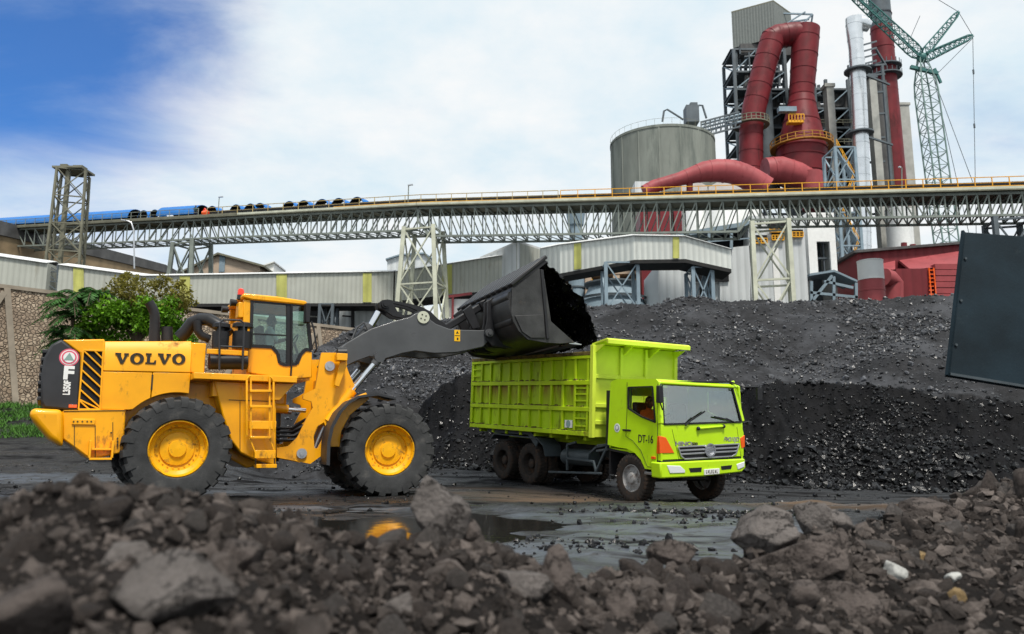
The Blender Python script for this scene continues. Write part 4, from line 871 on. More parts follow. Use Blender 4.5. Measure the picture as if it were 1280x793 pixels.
for px, py in ((412,458),(377,567)):
    q = fmb(); p = FF.on(-.86, [(px,py)])[0]; q.cyl((p[0],-.85,p[1]), (p[0],-.90,p[1]), .11, n=18); q.cyl((p[0],-.90,p[1]), (p[0],-.93,p[1]), .05, n=12); q.build('pivot_pin', 'silver', loader)
q = fmb(); p = FF.on(-.5, [(405,533),(392,562)]); q.cyl((p[0][0],-.5,p[0][1]), (p[1][0],-.5,p[1][1]), .11, n=16); q.build('lift_cylinder_base', 'silver', loader)
# fenders
ft = [(345,0)]
fo = FF.on(-1.5, [(407,581),(408,553),(412,534),(422,515),(435,502),(447,495),(470,492),(493,497)]); fi = [(p[0]+.02, p[1]-.05) if i > 3 else (p[0]+.07, p[1]-.02) for i, p in enumerate(fo)]
for s in (-1, 1): q = fmb(); q.prism(fo+fi[::-1], s*.86, s*1.6); q.build('front_fender', 'cowl', loader)
fy = FF.on(-1.2, [(412,560),(414,540),(425,517),(440,500),(461,492),(465,500),(455,508),(441,520),(430,540),(428,560)])
for s in (-1, 1): q = fmb(); q.prism([(p[0]-.05, p[1]+.02) for p in fy], s*.86, s*1.15); q.build('fender_bracket', 'yellow', loader, .01)
# headlights on posts
for s in (-1, 1):
    q = fmb(); p = FF.on(-1.1, [(418,482),(426,450),(433,440),(434,456),(424,484)]); q.prism(p, s*1.0, s*1.1); p = FF.on(-1.1, [(420,436),(433,443)]); q.bx(p[0][0], p[1][0], min(s*.95,s*1.25), max(s*.95,s*1.25), p[1][1]-.16, p[1][1]); q.build('lamp_post', 'yellow', loader, .01)
    q = fmb(); p = FF.on(-1.1, [(428,439)])[0]; q.cyl((p[0]-.12,s*1.12,p[1]-.05), (p[0]+.08,s*1.12,p[1]-.05), .11, .13, 16); q.build('headlight', 'black', loader)
# boom arms
arm = [(433,429),(448,420),(464,411),(491,402),(513,396),(520,391.5),(527,391.5),(533,396),(545,405),(561,411),(579,412.5),(600,413),(612,412),(616,418),(612,425),(604,434),(586,438),(570,441),(543,442),(519,439),(503,442),(491,446),(478,450),(462,446),(445,452),(431,459),(415,462),(408,452)]
Pa = FF.on(-.68, arm)
for s in (-1, 1): q = fmb(); q.prism(Pa, s*.68, s*.54); q.build('boom_arm', 'dgrey', loader, .02)
pv = FF.on(-.68, [(529,397)])[0]
q = fmb(); q.cyl((pv[0],-.62,pv[1]), (pv[0],.62,pv[1]), .17, n=24); q.build('cross_tube', 'dgrey', loader)
q = fmb(); q.cyl((pv[0],-.68,pv[1]), (pv[0],-.71,pv[1]), .15, n=24); q.build('pivot_cap', 'cream', loader)
q = fmb()
for k in range(4): a = k*pi/2+.5; q.cyl((pv[0]+.07*cos(a),-.71,pv[1]+.07*sin(a)), (pv[0]+.07*cos(a),-.716,pv[1]+.07*sin(a)), .02, n=8)
q.build('cap_bolts', 'letter', loader)
w = fmb(); p = FF.on(-.685, [(568,412.5),(575,427)]); w.bx(p[0][0], p[1][0], -.690, -.683, p[1][1], p[0][1]); wl2 = w.build('warning_label', 'stkyel', loader)
w = fmb(); zc_ = (p[0][1]+p[1][1])/2; w.bx(p[0][0]+.01, p[1][0]-.01, -.694, -.691, zc_-.008, zc_+.008); tcx = (p[0][0]+p[1][0])/2
w.prism([(tcx-.035,zc_+.05),(tcx+.035,zc_+.05),(tcx,zc_+.12)], -.694, -.691); w.prism([(tcx-.01,zc_-.11),(tcx+.03,zc_-.11),(tcx+.03,zc_-.05),(tcx-.01,zc_-.05)], -.694, -.691); w.build('warning_symbol', 'letter', wl2)
lev_o = [(472,380),(476,376.5),(483,375.5),(495,378),(512,381),(526,385),(537,391),(545,399),(557,408),(563,416),(552,414),(538,402),(525,402),(503,399),(490,396),(478,388),(473,386)]
lev_h = [(490,380),(508,384),(520,389),(514,394),(503,395),(495,390)]
for y in (-.22, .12): q = fmb(); q.ring(FF.on(-.1, lev_o), FF.on(-.1, lev_h), y, y+.1); q.build('tilt_lever', 'black', loader)
p = FF.on(-.1, [(480,382)])[0]; q = fmb(); q.cyl((p[0],-.28,p[1]), (p[0],.28,p[1]), .1, n=16); q.cyl((p[0],-.32,p[1]), (p[0],-.28,p[1]), .06, n=12); q.build('lever_pin', 'black', loader)
p = FF.on(-.05, [(474,390),(464,408),(455,418),(430,448)]); q = fmb(); q.cyl((p[0][0],0,p[0][1]), (p[1][0],0,p[1][1]), .085, n=14); q.build('tilt_rod', 'chrome', loader)
q = fmb(); q.cyl((p[1][0],0,p[1][1]), (p[3][0],0,p[3][1]), .15, n=16); q.build('tilt_cylinder', 'dgrey', loader)
q = fmb()
for k in range(4): y0_ = -.3+.1*k; aa = FF.on(y0_, [(461,415),(455,403),(446,410),(440,425)]); q.tube([(a_[0], y0_, a_[1]) for a_ in aa], .025, 8)
q.build('boom_hoses', 'dgrey', loader)
for s in (-1, 1):
    p = FF.on(-.8, [(474,448),(468,456),(440,488),(428,500)]); q = fmb(); q.cyl((p[0][0],s*.78,p[0][1]), (p[2][0],s*.78,p[2][1]), .075, n=16); q.build('lift_rod', 'chrome', loader)
    q = fmb(); q.cyl((p[2][0],s*.78,p[2][1]), (p[3][0]-.3,s*.78,p[3][1]-.5), .13, n=16); q.build('lift_cylinder', 'yellow', loader)
    q = fmb(); q.cyl((p[0][0],s*.66,p[0][1]+.03), (p[0][0],s*.88,p[0][1]+.03), .13, n=18); q.cyl((p[1][0],s*.78,p[1][1]), (p[0][0],s*.78,p[0][1]), .10, n=14); q.build('lift_rod_eye', 'dgrey', loader)
# bucket
BW = 1.92
bp_ = [(2.80,4.85),(2.735,4.62),(2.74,4.35),(2.78,4.12),(2.88,3.90),(3.05,3.71),(3.25,3.62),(3.70,3.61),(4.42,3.575)]
ibp = [(p[0]+.055, p[1]+.02) if i < 5 else (p[0]+(.02 if i < 8 else 0), p[1]+.05) for i, p in enumerate(bp_)]
q = fmb(); q.prism(bp_+ibp[::-1], -BW+.06, BW-.06); bucket = q.build('bucket', 'bucket', loader)
ep = FF.on(-BW, [(640.4,358),(673.6,334.6),(681,349),(689,402),(719,428.5),(700,430),(683,429),(660,425),(648,414),(641.5,402),(639,391)])
for s in (-1, 1):
    q = fmb(); q.prism(ep, s*BW, s*(BW-.06)); q.build('end_plate', 'bucket', bucket, .012)
wp = FF.on(-BW, [(643,395),(679,393.5),(681,423),(663,423),(652,415)]); q = fmb(); q.prism(wp, -BW-.03, -BW-.002); q.build('wear_plate', 'bucket', bucket, .01)
ed = FF.on(-BW, [(675,337),(678.5,338),(686,424),(682.5,424)]); q = fmb(); q.prism(ed, -BW-.045, -BW-.002); q.build('edge_strip', 'black', bucket, .008)
q = fmb(); sp0, sp1 = (2.78,4.83), (3.66,5.56)
dsp = Vector((sp1[0]-sp0[0], 0, sp1[1]-sp0[1])); nsp = Vector((-dsp.z, 0, dsp.x)).normalized()
q.prism([sp0, sp1, (sp1[0]+.05, sp1[1]-.05), (sp0[0]+.06, sp0[1]-.03)], -BW, BW); q.build('spill_guard', 'black', bucket)
q = fmb(); NR = 11
for k in range(NR):
    y = -BW+.09+(2*BW-.18)*k/(NR-1); A = Vector((sp0[0], y, sp0[1]))+nsp*.045; Bq = Vector((sp1[0], y, sp1[1]))+nsp*.05+dsp*.075; q.beam(A, Bq, .25, .10, up=tuple(nsp))
q.build('guard_ribs', 'black', bucket, .03)
q = fmb(); q.prism([(4.30,3.62),(4.30,3.54),(4.62,3.53),(4.64,3.545)], -BW+.02, BW-.02); q.build('cutting_edge', 'silver', bucket)
q = fmb(); q.cyl((2.83,-BW+.1,4.62), (2.83,BW-.1,4.62), .13, n=14); q.cyl((2.90,-BW+.1,4.05), (2.90,BW-.1,4.05), .11, n=14); q.build('stiffener_tube', 'bucket', bucket)
bk = [(606,377),(611,373),(617,374),(618,388),(613,400),(614,412),(618,421),(626,431),(640,436),(612,433),(604,424),(602,414),(605,402)]
for s in (-1, 1):
    for o_ in (.70, .46): q = fmb(); P_ = FF.on(-.7, bk); q.prism([(a+.06, z) for a, z in P_], s*o_, s*(o_+.05)); q.build('bucket_bracket', 'black', bucket, .012)
p = FF.on(-.7, [(609,417)])[0]; q = fmb(); q.cyl((p[0]+.02,-.82,p[1]), (p[0]+.02,.82,p[1]), .1, n=18); q.cyl((p[0]+.02,-.86,p[1]), (p[0]+.02,-.82,p[1]), .05, n=12); q.build('bucket_pin', 'dgrey', bucket)
p = FF.on(-.1, [(556,411),(585,396),(600,384),(613,378)]); q = fmb(); q.beam((p[0][0],-.05,p[0][1]), (p[2][0],-.05,p[2][1]), .22, .18); q.beam((p[2][0],-.05,p[2][1]), (p[3][0],-.05,p[3][1]), .3, .26); q.build('tilt_link', 'black', loader, .03)
tri = FF.on(-.35, [(578,389),(588,381),(600,410),(590,412)])
for a_ in (-.40, .32): q = fmb(); q.prism(tri, a_, a_+.08); q.build('tilt_bracket', 'black', bucket, .012)
# coal in the bucket, sliding over the lip
prof = FF.on(-1.1, [(668,336),(680,343),(690,353),(701,364),(711,379),(722,390),(731,402),(738,414),(742,427)]); prof = [(a+.0, z) for a, z in prof]
prof = [(3.2,4.9)]+prof+[(prof[-1][0]-.25, prof[-1][1]-.14), (4.1,3.68), (3.4,3.72)]
pr_ = np.array(prof); tt = np.r_[0, np.cumsum(np.hypot(*np.diff(pr_, axis=0).T))]; ts = np.linspace(0, tt[-1], 120); xs_ = np.interp(ts, tt, pr_[:,0]); zs_ = np.interp(ts, tt, pr_[:,1]); ys = np.linspace(-1.82, 1.82, 110)
Tm, Ym = np.meshgrid(ts, ys, indexing='ij'); Xm = np.interp(Tm, tt, pr_[:,0]); Zm = np.interp(Tm, tt, pr_[:,1])
amp = sstep(Tm, .3, .8)*(1-sstep(Tm, tt[-1]-1.1, tt[-1]-.5)); shr = 1-.16*amp*np.clip((np.abs(Ym)-1.4)/.45, 0, 1); Xm = 3.6+(Xm-3.6)*np.where(Xm > 3.6, shr, 1)
nn_ = (.13*fbm(Tm*2.2+3, Ym*2.2, 4)+.05*fbm(Tm*9, Ym*9, 2))*amp; Xm = Xm+nn_*.75; Zm = Zm+nn_*.65
Pw = np.stack([Xm, Ym, Zm], -1).reshape(-1,3); MW = np.array(FF.M); Pw = Pw @ MW[:3,:3].T+MW[:3,3]
cl = fastmesh('coal_load', Pw-np.array(FC), gridfaces(120, 110), 'coal', True); cl.location = FC; tag(cl, 'black coal heaped in the raised bucket and sliding over its lip', 'coal')
idx = rng.choice(np.nonzero((amp.ravel() > .5))[0], 1500); S = np.minimum(.022*rng.lognormal(0, .5, 1500), .08)
o = lumps('coal_lumps', Pw[idx]-np.array(FC), S, 'coallump'); o.parent = cl; o['kind'] = 'stuff'
# ------------------------------------------------------------------ dump truck
TF = Frame(TO, TTH, TPI)
truck = thing('dump_truck', 'lime green dump truck standing under the raised bucket', 'dump truck', M4=TF.M)
T_ = lambda y, *p: TF.on(y, p)
X_ = lambda x, *p: TF.onx(x, p)
FRONT = Matrix(((0,0,1,0),(1,0,0,0),(0,1,0,0),(0,0,0,1)))
def tb(name, m, par=None, bev=0, **k):
    def f(b): return b.build(name, m, par or truck, bev, **k)
    return f
YA, YB = -1.2, 1.27
cab_o = T_(YA, (763,482),(765,477),(771,474),(820,474),(823.5,478),(826,531),(826,576),(824,589),(806,586),(801,575),(793,566),(783,561),(772,559.5),(759.5,556))
cab_w = T_(YA, (786,484.5),(816,483.5),(819.5,528),(802,521),(786,511))
wheelr = .53
cabs = []
for s, y in ((-1, YA), (1, YB)):
    q = MB(); q.ring(cab_o, cab_w, y, y-s*.05); o = q.build('cab_side', 'lime', truck); cabs.append(o)
side = cabs[0]
xfr = .945; xba = cab_o[-1][0]; ztop = cab_o[2][1]
q = MB(); q.prism([cab_o[1], cab_o[2], cab_o[3], cab_o[4], (cab_o[4][0]-.03, cab_o[4][1]-.05), (cab_o[1][0]+.02, cab_o[1][1]-.05)], YA+.05, YB-.05); q.build('cab_roof', 'lime', truck, .03)
q = MB(); q.bx(xba+.002, xba+.05, YA+.05, YB-.05, 1.15, 1.75); q.bx(xba+.002, xba+.05, YA+.05, YB-.05, 2.35, ztop-.06); q.bx(xba+.002, xba+.05, YA+.05, -.55, 1.75, 2.35); q.bx(xba+.002, xba+.05, .55, YB-.05, 1.75, 2.35); q.bx(xba, .8, YA+.05, YB-.05, 1.08, 1.14); q.build('cab_rear_wall', 'lime', truck); q = MB(); q.bx(xba+.055, xba+.07, YA+.06, -.56, 1.2, ztop-.08); q.bx(xba+.055, xba+.07, .56, YB-.06, 1.2, ztop-.08); q.bx(xba+.055, xba+.07, -.559, .559, 1.2, 1.76); q.bx(xba+.08, .6, YA+.08, YB-.08, ztop-.075, ztop-.06); q.build('cab_lining', 'white', truck)
# rounded door outline grooves
dr = T_(YA, (784,478),(784,512),(782.5,546),(791,551),(801,563),(809,583),(822,586),(822.5,480)); q = MB()
for i in range(len(dr)-1): q.beam((dr[i][0],YA-.002,dr[i][1]), (dr[i+1][0],YA-.002,dr[i+1][1]), .008, .012, up=(0,1,0))
q.build('door_seam', 'letter', side)
q = MB()
for i in range(5): q.beam((cab_w[i][0],YA-.006,cab_w[i][1]), (cab_w[(i+1)%5][0],YA-.006,cab_w[(i+1)%5][1]), .03, .035, up=(0,1,0))
q.build('window_seal', 'black', side)
for y in (YA+.03, YB-.03): q = MB(); q.prism(cab_w, y-.003, y+.003); q.build('side_window', 'glassd', truck)
q = MB(); a = T_(YA, (779,536.5),(789,539.5)); q.bx(a[0][0], a[1][0], YA-.035, YA-.003, a[1][1], a[0][1]); q.build('door_handle', 'black', side, .012)
q = MB(); a = T_(YA, (815,570.5),(820,574.5)); q.bx(a[0][0], a[1][0], YA-.03, YA-.003, a[1][1], a[0][1]); q.build('side_marker', 'orange', side, .006)
q = MB(); a = T_(YA, (805,589.5),(825,597)); q.bx(a[0][0], a[1][0]-.03, YA+.002, YA+.4, a[1][1]+.02, a[0][1]); q.build('cab_step', 'silver', truck, .01)
c = T_(YA, (771.5,535))[0]; disc('white', c, .10, YA-.001, par=side); disc('stgreen', c, .065, YA-.005, name='sticker_band', par=side); disc('white', c, .045, YA-.009, name='sticker_field', par=side)
p = T_(YA, (807,549.5))[0]; textmesh('lettering', 'DT-16', .235, 'letter', side, Matrix.Translation((p[0], YA-.002, p[1])) @ SIDE, .003, .78, .003)
# arch liner and front wheel
q = MB(); lip = T_(YA, (758,560),(772,563),(783,565),(792,570),(799,578),(804,588)); lp2 = [(a, z-.05) for a, z in lip]; q.prism(lip+lp2[::-1], YA+.03, YA+.5); q.build('wheel_arch', 'chassis', truck); q = MB(); q.prism(lip+lp2[::-1], YB-.5, YB-.03); q.build('wheel_arch', 'chassis', truck)
for a_, c_ in ((YA+.05,-.75),(.75,YB-.05)): q = MB(); q.bx(-.82, -.76, a_, c_, .55, 1.15); q.build('mud_flap', 'black', truck)
# front: lower panel, lamps, grille, bumper
fp = X_(xfr, (826,531),(926,528),(930,541),(930,571),(826,576)); q = MB(); q.prism(fp, xfr-.06, xfr, 'x'); fas = q.build('front_panel', 'lime', truck, .02)
q = MB(); q.prism([(.6, cab_o[5][1]-.02), (xfr-.062, fp[0][1]-.02), (xfr-.062, fp[4][1]), (.6, cab_o[6][1])], YA+.051, YB-.051); q.build('cowl_panel', 'lime', truck)
bp2 = X_(xfr+.05, (825,578.5),(931,573.5),(932,585),(927,590.5),(878,596),(826,598.5)); q = MB(); q.prism(bp2, xfr-.25, xfr+.06, 'x'); bump = q.build('bumper', 'lime', truck, .03)
gp_ = X_(xfr, (825,576),(931,571.5),(931,573.5),(825,578.5)); q = MB(); q.prism(gp_, xfr-.1, xfr+.01, 'x'); q.build('bumper_gap', 'black', truck)
def fpan(name, m, pts, t, par=None, bev=.008, x=None): x = xfr if x is None else x; q = MB(); q.prism(X_(x, *pts), x-.01, x+t, 'x'); return q.build(name, m, par or fas, bev)
l1_ = fpan('turn_lamp', 'orange', [(824,545),(832,547),(842.5,566.5),(824,567)], .015)
fpan('turn_lamp', 'orange', [(925,548),(930.5,544),(930.5,559),(926.5,561)], .015)
a = T_(YA, (817,545.5),(824.5,545.5),(825,567.5),(824,567)); q = MB(); q.prism([a[1],a[2],(a[2][0]-.10,a[2][1]),(a[1][0]-.06,a[1][1])], YA-.012, YA-.002); q.build('lamp_corner', 'orange', side, .004)
gr = fpan('grille', 'black', [(847,559),(923,555),(919,567.5),(914,570.5),(855,574),(850.5,570)], .012)
q = MB()
gpo = X_(xfr, (847,559),(923,555),(919,567.5),(914,570.5),(855,574),(850.5,570))
for i in range(6): q.beam((xfr+.02,)+gpo[i], (xfr+.02,)+gpo[(i+1)%6], .03, .03, up=(1,0,0))
for u0, u1 in (((849,563.5),(921,559.5)), ((850.5,568),(920,564))): a, c = X_(xfr, u0, u1); q.beam((xfr+.02,)+a, (xfr+.02,)+c, .035, .035, up=(1,0,0))
q.build('grille_bars', 'silver', gr, .006)
e = X_(xfr+.04, (887.5,563))[0]; q = MB(); q.add([], []); b_ = q
ring_o = [(e[0]+.165*cos(t), e[1]+.15*sin(t)) for t in [2*pi*i/28 for i in range(28)]]; ring_i = [(e[0]+.13*cos(t), e[1]+.115*sin(t)) for t in [2*pi*i/28 for i in range(28)]]
q.ring(ring_o, ring_i, xfr+.03, xfr+.06, 'x'); q.prism([(e[0]-.15,e[1]+.045),(e[0]+.15,e[1]+.06),(e[0]+.15,e[1]-.0),(e[0]-.15,e[1]-.03)], xfr+.031, xfr+.055, 'x'); q.build('emblem', 'chrome', gr)
q = MB(); q.prism(ring_i, xfr+.026, xfr+.034, 'x'); q.build('emblem_field', 'silver', gr)
def ftext(body, px, py, size, m, sx=1., bold=.0, sh=0.): 
    y, z = X_(xfr, (px,py))[0]; S_ = Matrix.Identity(4); S_[0][1] = sh
    return textmesh('lettering', body, size, m, fas, Matrix.Translation((xfr+.001, y, z)) @ FRONT @ S_, .004, sx, bold)
ftext('HINO', 854.5, 555, .11, 'hubgrey', 1.75, .006); ftext('500', 868.5, 555.3, .085, 'letter', 1.3, .004); ftext('FM260JD', 914.5, 549.5, .13, 'hubgrey', 1.0, .003, .3)
hl = [(833.5,582),(850,582.5),(856,588),(856,591.5),(837,592)]
for pts in (hl, [(920.5,580.5),(930.5,577),(930,584),(922,587.5)]):
    q = MB(); q.prism(X_(xfr+.06, *pts), xfr+.02, xfr+.075, 'x'); o = q.build('headlight', 'lens', bump, .012)
for pts in ([(861,585.5),(877,584.5),(876.5,590),(863,590.8)], [(901,583),(915,581.5),(913.5,586.5),(902,587.5)]):
    q = MB(); q.prism(X_(xfr+.06, *pts), xfr+.04, xfr+.066, 'x'); q.build('bumper_slot', 'dark', bump)
q = MB(); P_ = X_(xfr+.07, (880,587),(899,585.5),(899,592.5),(880,594)); q.prism(P_, xfr+.06, xfr+.082, 'x'); lic = q.build('licence_plate', 'white', bump, .004)
q = MB(); yc_ = sum(p[0] for p in P_)/4; zc_ = sum(p[1] for p in P_)/4
for k, (w_, h_) in enumerate(((.03,.075),(.03,.06),(.035,.08),(.03,.075),(.03,.08),(.03,.06),(.03,.075))):   # illegible characters as dark strokes
    yy = yc_-.165+.053*k; q.bx(xfr+.082, xfr+.0845, yy-w_/2, yy+w_/2, zc_-h_/2, zc_-h_/2+.022); q.bx(xfr+.082, xfr+.0845, yy-w_/2, yy-w_/2+.012, zc_-h_/2+.023, zc_+h_/2); 
    if k % 2: q.bx(xfr+.082, xfr+.0845, yy+w_/2-.012, yy+w_/2, zc_-h_/2+.023, zc_+h_/2)
q.build('plate_characters', 'letter', lic)
sm = MB()
for u0, u1 in (((840,537),(849,576)), ((921,534),(926,571))): a, c = X_(xfr, u0, u1); sm.beam((xfr+.001,)+a, (xfr+.001,)+c, .006, .010, up=(1,0,0))
sm.build('panel_seam', 'letter', fas)
q = MB(); a, c = X_(xfr+.03, (872.5,536),(905,533)); q.beam((xfr+.03,)+a, (xfr+.03,)+c, .05, .05, up=(1,0,0)); q.build('grab_handle', 'lime', fas, .02)
q = MB()
for u in ((873,536),(904.5,533.2)): a = X_(xfr+.03, u)[0]; q.ball((xfr+.03,)+a, .045, 10, 8)
q.build('handle_end', 'black', fas)
# windscreen
xt, xb = .79, .93
wt = X_(xt, (826.5,478),(913,477.5)); wb2 = X_(xb, (829.5,530.5),(926,527.5))
W4 = [(xt,)+wt[0], (xt,)+wt[1], (xb,)+wb2[1], (xb,)+wb2[0]]
q = MB(); q.add(W4+[(p[0]-.008,p[1],p[2]) for p in W4], [(0,1,2,3),(7,6,5,4)]); q.build('windscreen', 'glassw', truck)
q = MB()
for i in range(4): q.beam(Vector(W4[i])+Vector((.004,0,0)), Vector(W4[(i+1)%4])+Vector((.004,0,0)), .035, .05, up=(1,0,0))
q.build('windscreen_seal', 'black', truck)
q = MB(); rt_ = [(xt-.06, wt[0][1]+.05), (xt+.02, wt[0][1]+.02), (xt+.02, wt[0][1]-.03), (xt-.06, wt[0][1]-.03)]; q.prism(rt_, wt[0][0]-.06, wt[1][0]+.05); q.build('roof_lip', 'lime', truck, .015)
q = MB()
for s, i0, i1 in ((-1,0,3), (1,1,2)):
    A, B_ = Vector(W4[i0]), Vector(W4[i1]); off = Vector((-.02, s*.06, 0)); q.beam(A+off+Vector((0,0,.02)), B_+off, .10, .10, up=(1,0,0))
q.build('windscreen_pillar', 'lime', truck, .02)
for u0, u1, u2 in (((856,532),(868,522),(882,514.5)), ((918,528),(908,523.5),(893,521))):
    q = MB(); pts = [Vector((xb+.04-(528-u[1])*.0022,)+X_(xb+.03, u)[0]) for u in (u0, u1, u2)]; q.tube(pts[:2], .018, 6); q.beam(pts[1]+(pts[0]-pts[1])*.4, pts[2], .03, .02, up=(1,0,0)); q.build('wiper', 'black', truck)
q = MB(); a = T_(YA-.12, (823,481),(824,504)); q.bx(a[0][0]-.03, a[0][0]+.08, YA-.16, YA-.06, a[1][1], a[0][1]-.02); q.beam((a[1][0],YA-.1,a[1][1]+.02), (a[1][0]-.02,YA,a[1][1]-.15), .03); q.beam((a[0][0],YA-.1,a[0][1]-.05), (a[0][0]-.05,YA,a[0][1]+.02), .03); q.build('mirror', 'black', truck, .02)
q = MB(); P0 = Vector((xt+.02,)+X_(xt, (914,478))[0]); P1 = Vector((xt+.25,)+X_(xt+.25, (930,484))[0]); P2 = Vector((xt+.3,)+X_(xt+.3, (949,484))[0]); q.tube([P0,P1,P2], .018, 8); q.beam(P2+Vector((0,0,-.02)), P2+Vector((0,.0,-.3)), .16, .06, up=(1,0,0)); q.build('mirror', 'black', truck, .02)
q = MB(); a = X_(xfr, (927,530),(936,527)); q.tube([(xfr-.05,)+a[0],(xfr,)+a[1]], .02, 6); q.bx(xfr-.04, xfr+.04, a[1][0]-.05, a[1][0]+.06, a[1][1]-.09, a[1][1]); q.build('kerb_mirror', 'black', truck, .015)
# cab inside
q = MB(); q.bx(.42, .80, YA+.06, YB-.06, 1.15, 1.72); q.build('dashboard', 'black', truck, .04)
for y in (-.5, .65): q = MB(); q.bx(-.45, .08, y-.26, y+.26, 1.3, 1.48); q.prism([(-.45,1.45),(-.3,1.45),(-.45,2.2),(-.56,2.2)], y-.24, y+.24); q.build('seat', 'seat', truck, .04)
q = MB(); q.tube([(.42+.12*cos(a), -.5+.21*sin(a), 1.83+.14*cos(a)) for a in [2*pi*i/20 for i in range(21)]], .017, 8); q.cyl((.42,-.5,1.83), (.6,-.5,1.5), .03); q.build('steering_wheel', 'black', truck)
person('person', 'truck driver in an orange vest seated inside the lime green cab', TF.M @ Matrix.Translation((-.24,-.5,1.40)), SEATED, ['vest','navy','skin','hair'])
q = MB(); q.tube([(-.92,-1.0,1.2),(-.93,-1.0,2.45)], .14, 16); q.build('intake_snorkel', 'black', truck)
# wheels
tp = [(.30,.42*.28),(.285,.44*.28),(.27,.3*.28),(.25,.22*.28),(.2,.26*.28),(.13,.34*.28),(.11,.52*.28),(.08,.55*.28),(0,.55*.28)]
fw_ = wheel(truck, 'wheel', Matrix.Translation((0,YA+.14,wheelr)), wheelr, .28, .30, 34, .018, 'ttyre', 'hubgrey', tp, 10, (.165,.30*.28,.022), 'hubgrey')
copy_wheel(fw_, Matrix.Translation((0,-YA-.14,wheelr)), True)
rp2 = [(.30,.42*.28),(.285,.43*.28),(.27,.2*.28),(.25,-.2*.28),(.18,-.3*.28),(.12,-.25*.28),(.12,.2*.28),(.09,.26*.28),(0,.26*.28)]
rw = None
for x in (-4.1, -5.45):
    for y in (YA+.14, YA+.46, -YA-.14, -YA-.46):
        if rw is None: rw = wheel(truck, 'wheel', Matrix.Translation((x,y,wheelr)), wheelr, .28, .30, 34, .018, 'ttyre', 'ttyre', rp2, 8, (.16,-.25*.28,.02), 'chassis')
        else: copy_wheel(rw, Matrix.Translation((x,y,wheelr)), y > 0)
# chassis
q = MB()
for y in (-.42,.42): q.bx(-6.9, .8, y-.04, y+.04, .85, 1.12)
for x in (-1.2,-2.6,-4.8,-6.3): q.bx(x-.06, x+.06, -.38, .38, .88, 1.08)
for x in (0,-4.1,-5.45): q.cyl((x,-1.0,.53), (x,1.0,.53), .09, n=14)
for x in (-4.1,-5.45): q.ball((x,0,.55), (.24,.2,.24), 14, 10)
q.cyl((-3.9,0,.6), (-.8,0,.8), .06, n=10); q.bx(-.5,.75,-.38,.38,.55,1.07); q.bx(-4.9,-4.65,-.75,.75,.6,.95); q.build('chassis', 'chassis', truck)
q = MB(); q.cyl((-2.9,-.85,.80), (-1.75,-.85,.84), .2, n=20); q.build('fuel_tank', 'bluegrey', truck, .02)
sg = MB(); yg = -1.12
def TP(px, py, y=yg): p = T_(y, (px,py))[0]; return (p[0], y, p[1])
for a, c in (((709,556),(709,588)), ((745,559),(760,556)), ((746,564),(760,562)), ((708,573),(742,577)), ((745,590),(760,556)), ((709,556),(720,553)), ((686,590),(752,592)), ((742,576),(745,590)), ((738,566),(748,557)), ((748,557),(764,556))): sg.beam(TP(*a), TP(*c), .05, .05)
sg.build('side_guard', 'bluegrey', truck, .008)
q = MB(); mg = [(-3.35,.80),(-3.45,1.05),(-3.75,1.22),(-5.9,1.24),(-6.1,1.1)]; q.prism(mg+[(a, z-.03) for a, z in mg[::-1]], YA+.0, -.65); q.prism(mg+[(a, z-.03) for a, z in mg[::-1]], .65, -YA); q.build('mudguard', 'bluegrey', truck)
q = MB(); a = TP(672,556), TP(662,541); q.beam(a[0], a[1], .16, .05, up=(0,1,0)); q.beam(TP(662,541), TP(610,538), .12, .05, up=(0,1,0)); q.build('mudguard_edge', 'bluegrey', truck, .01)
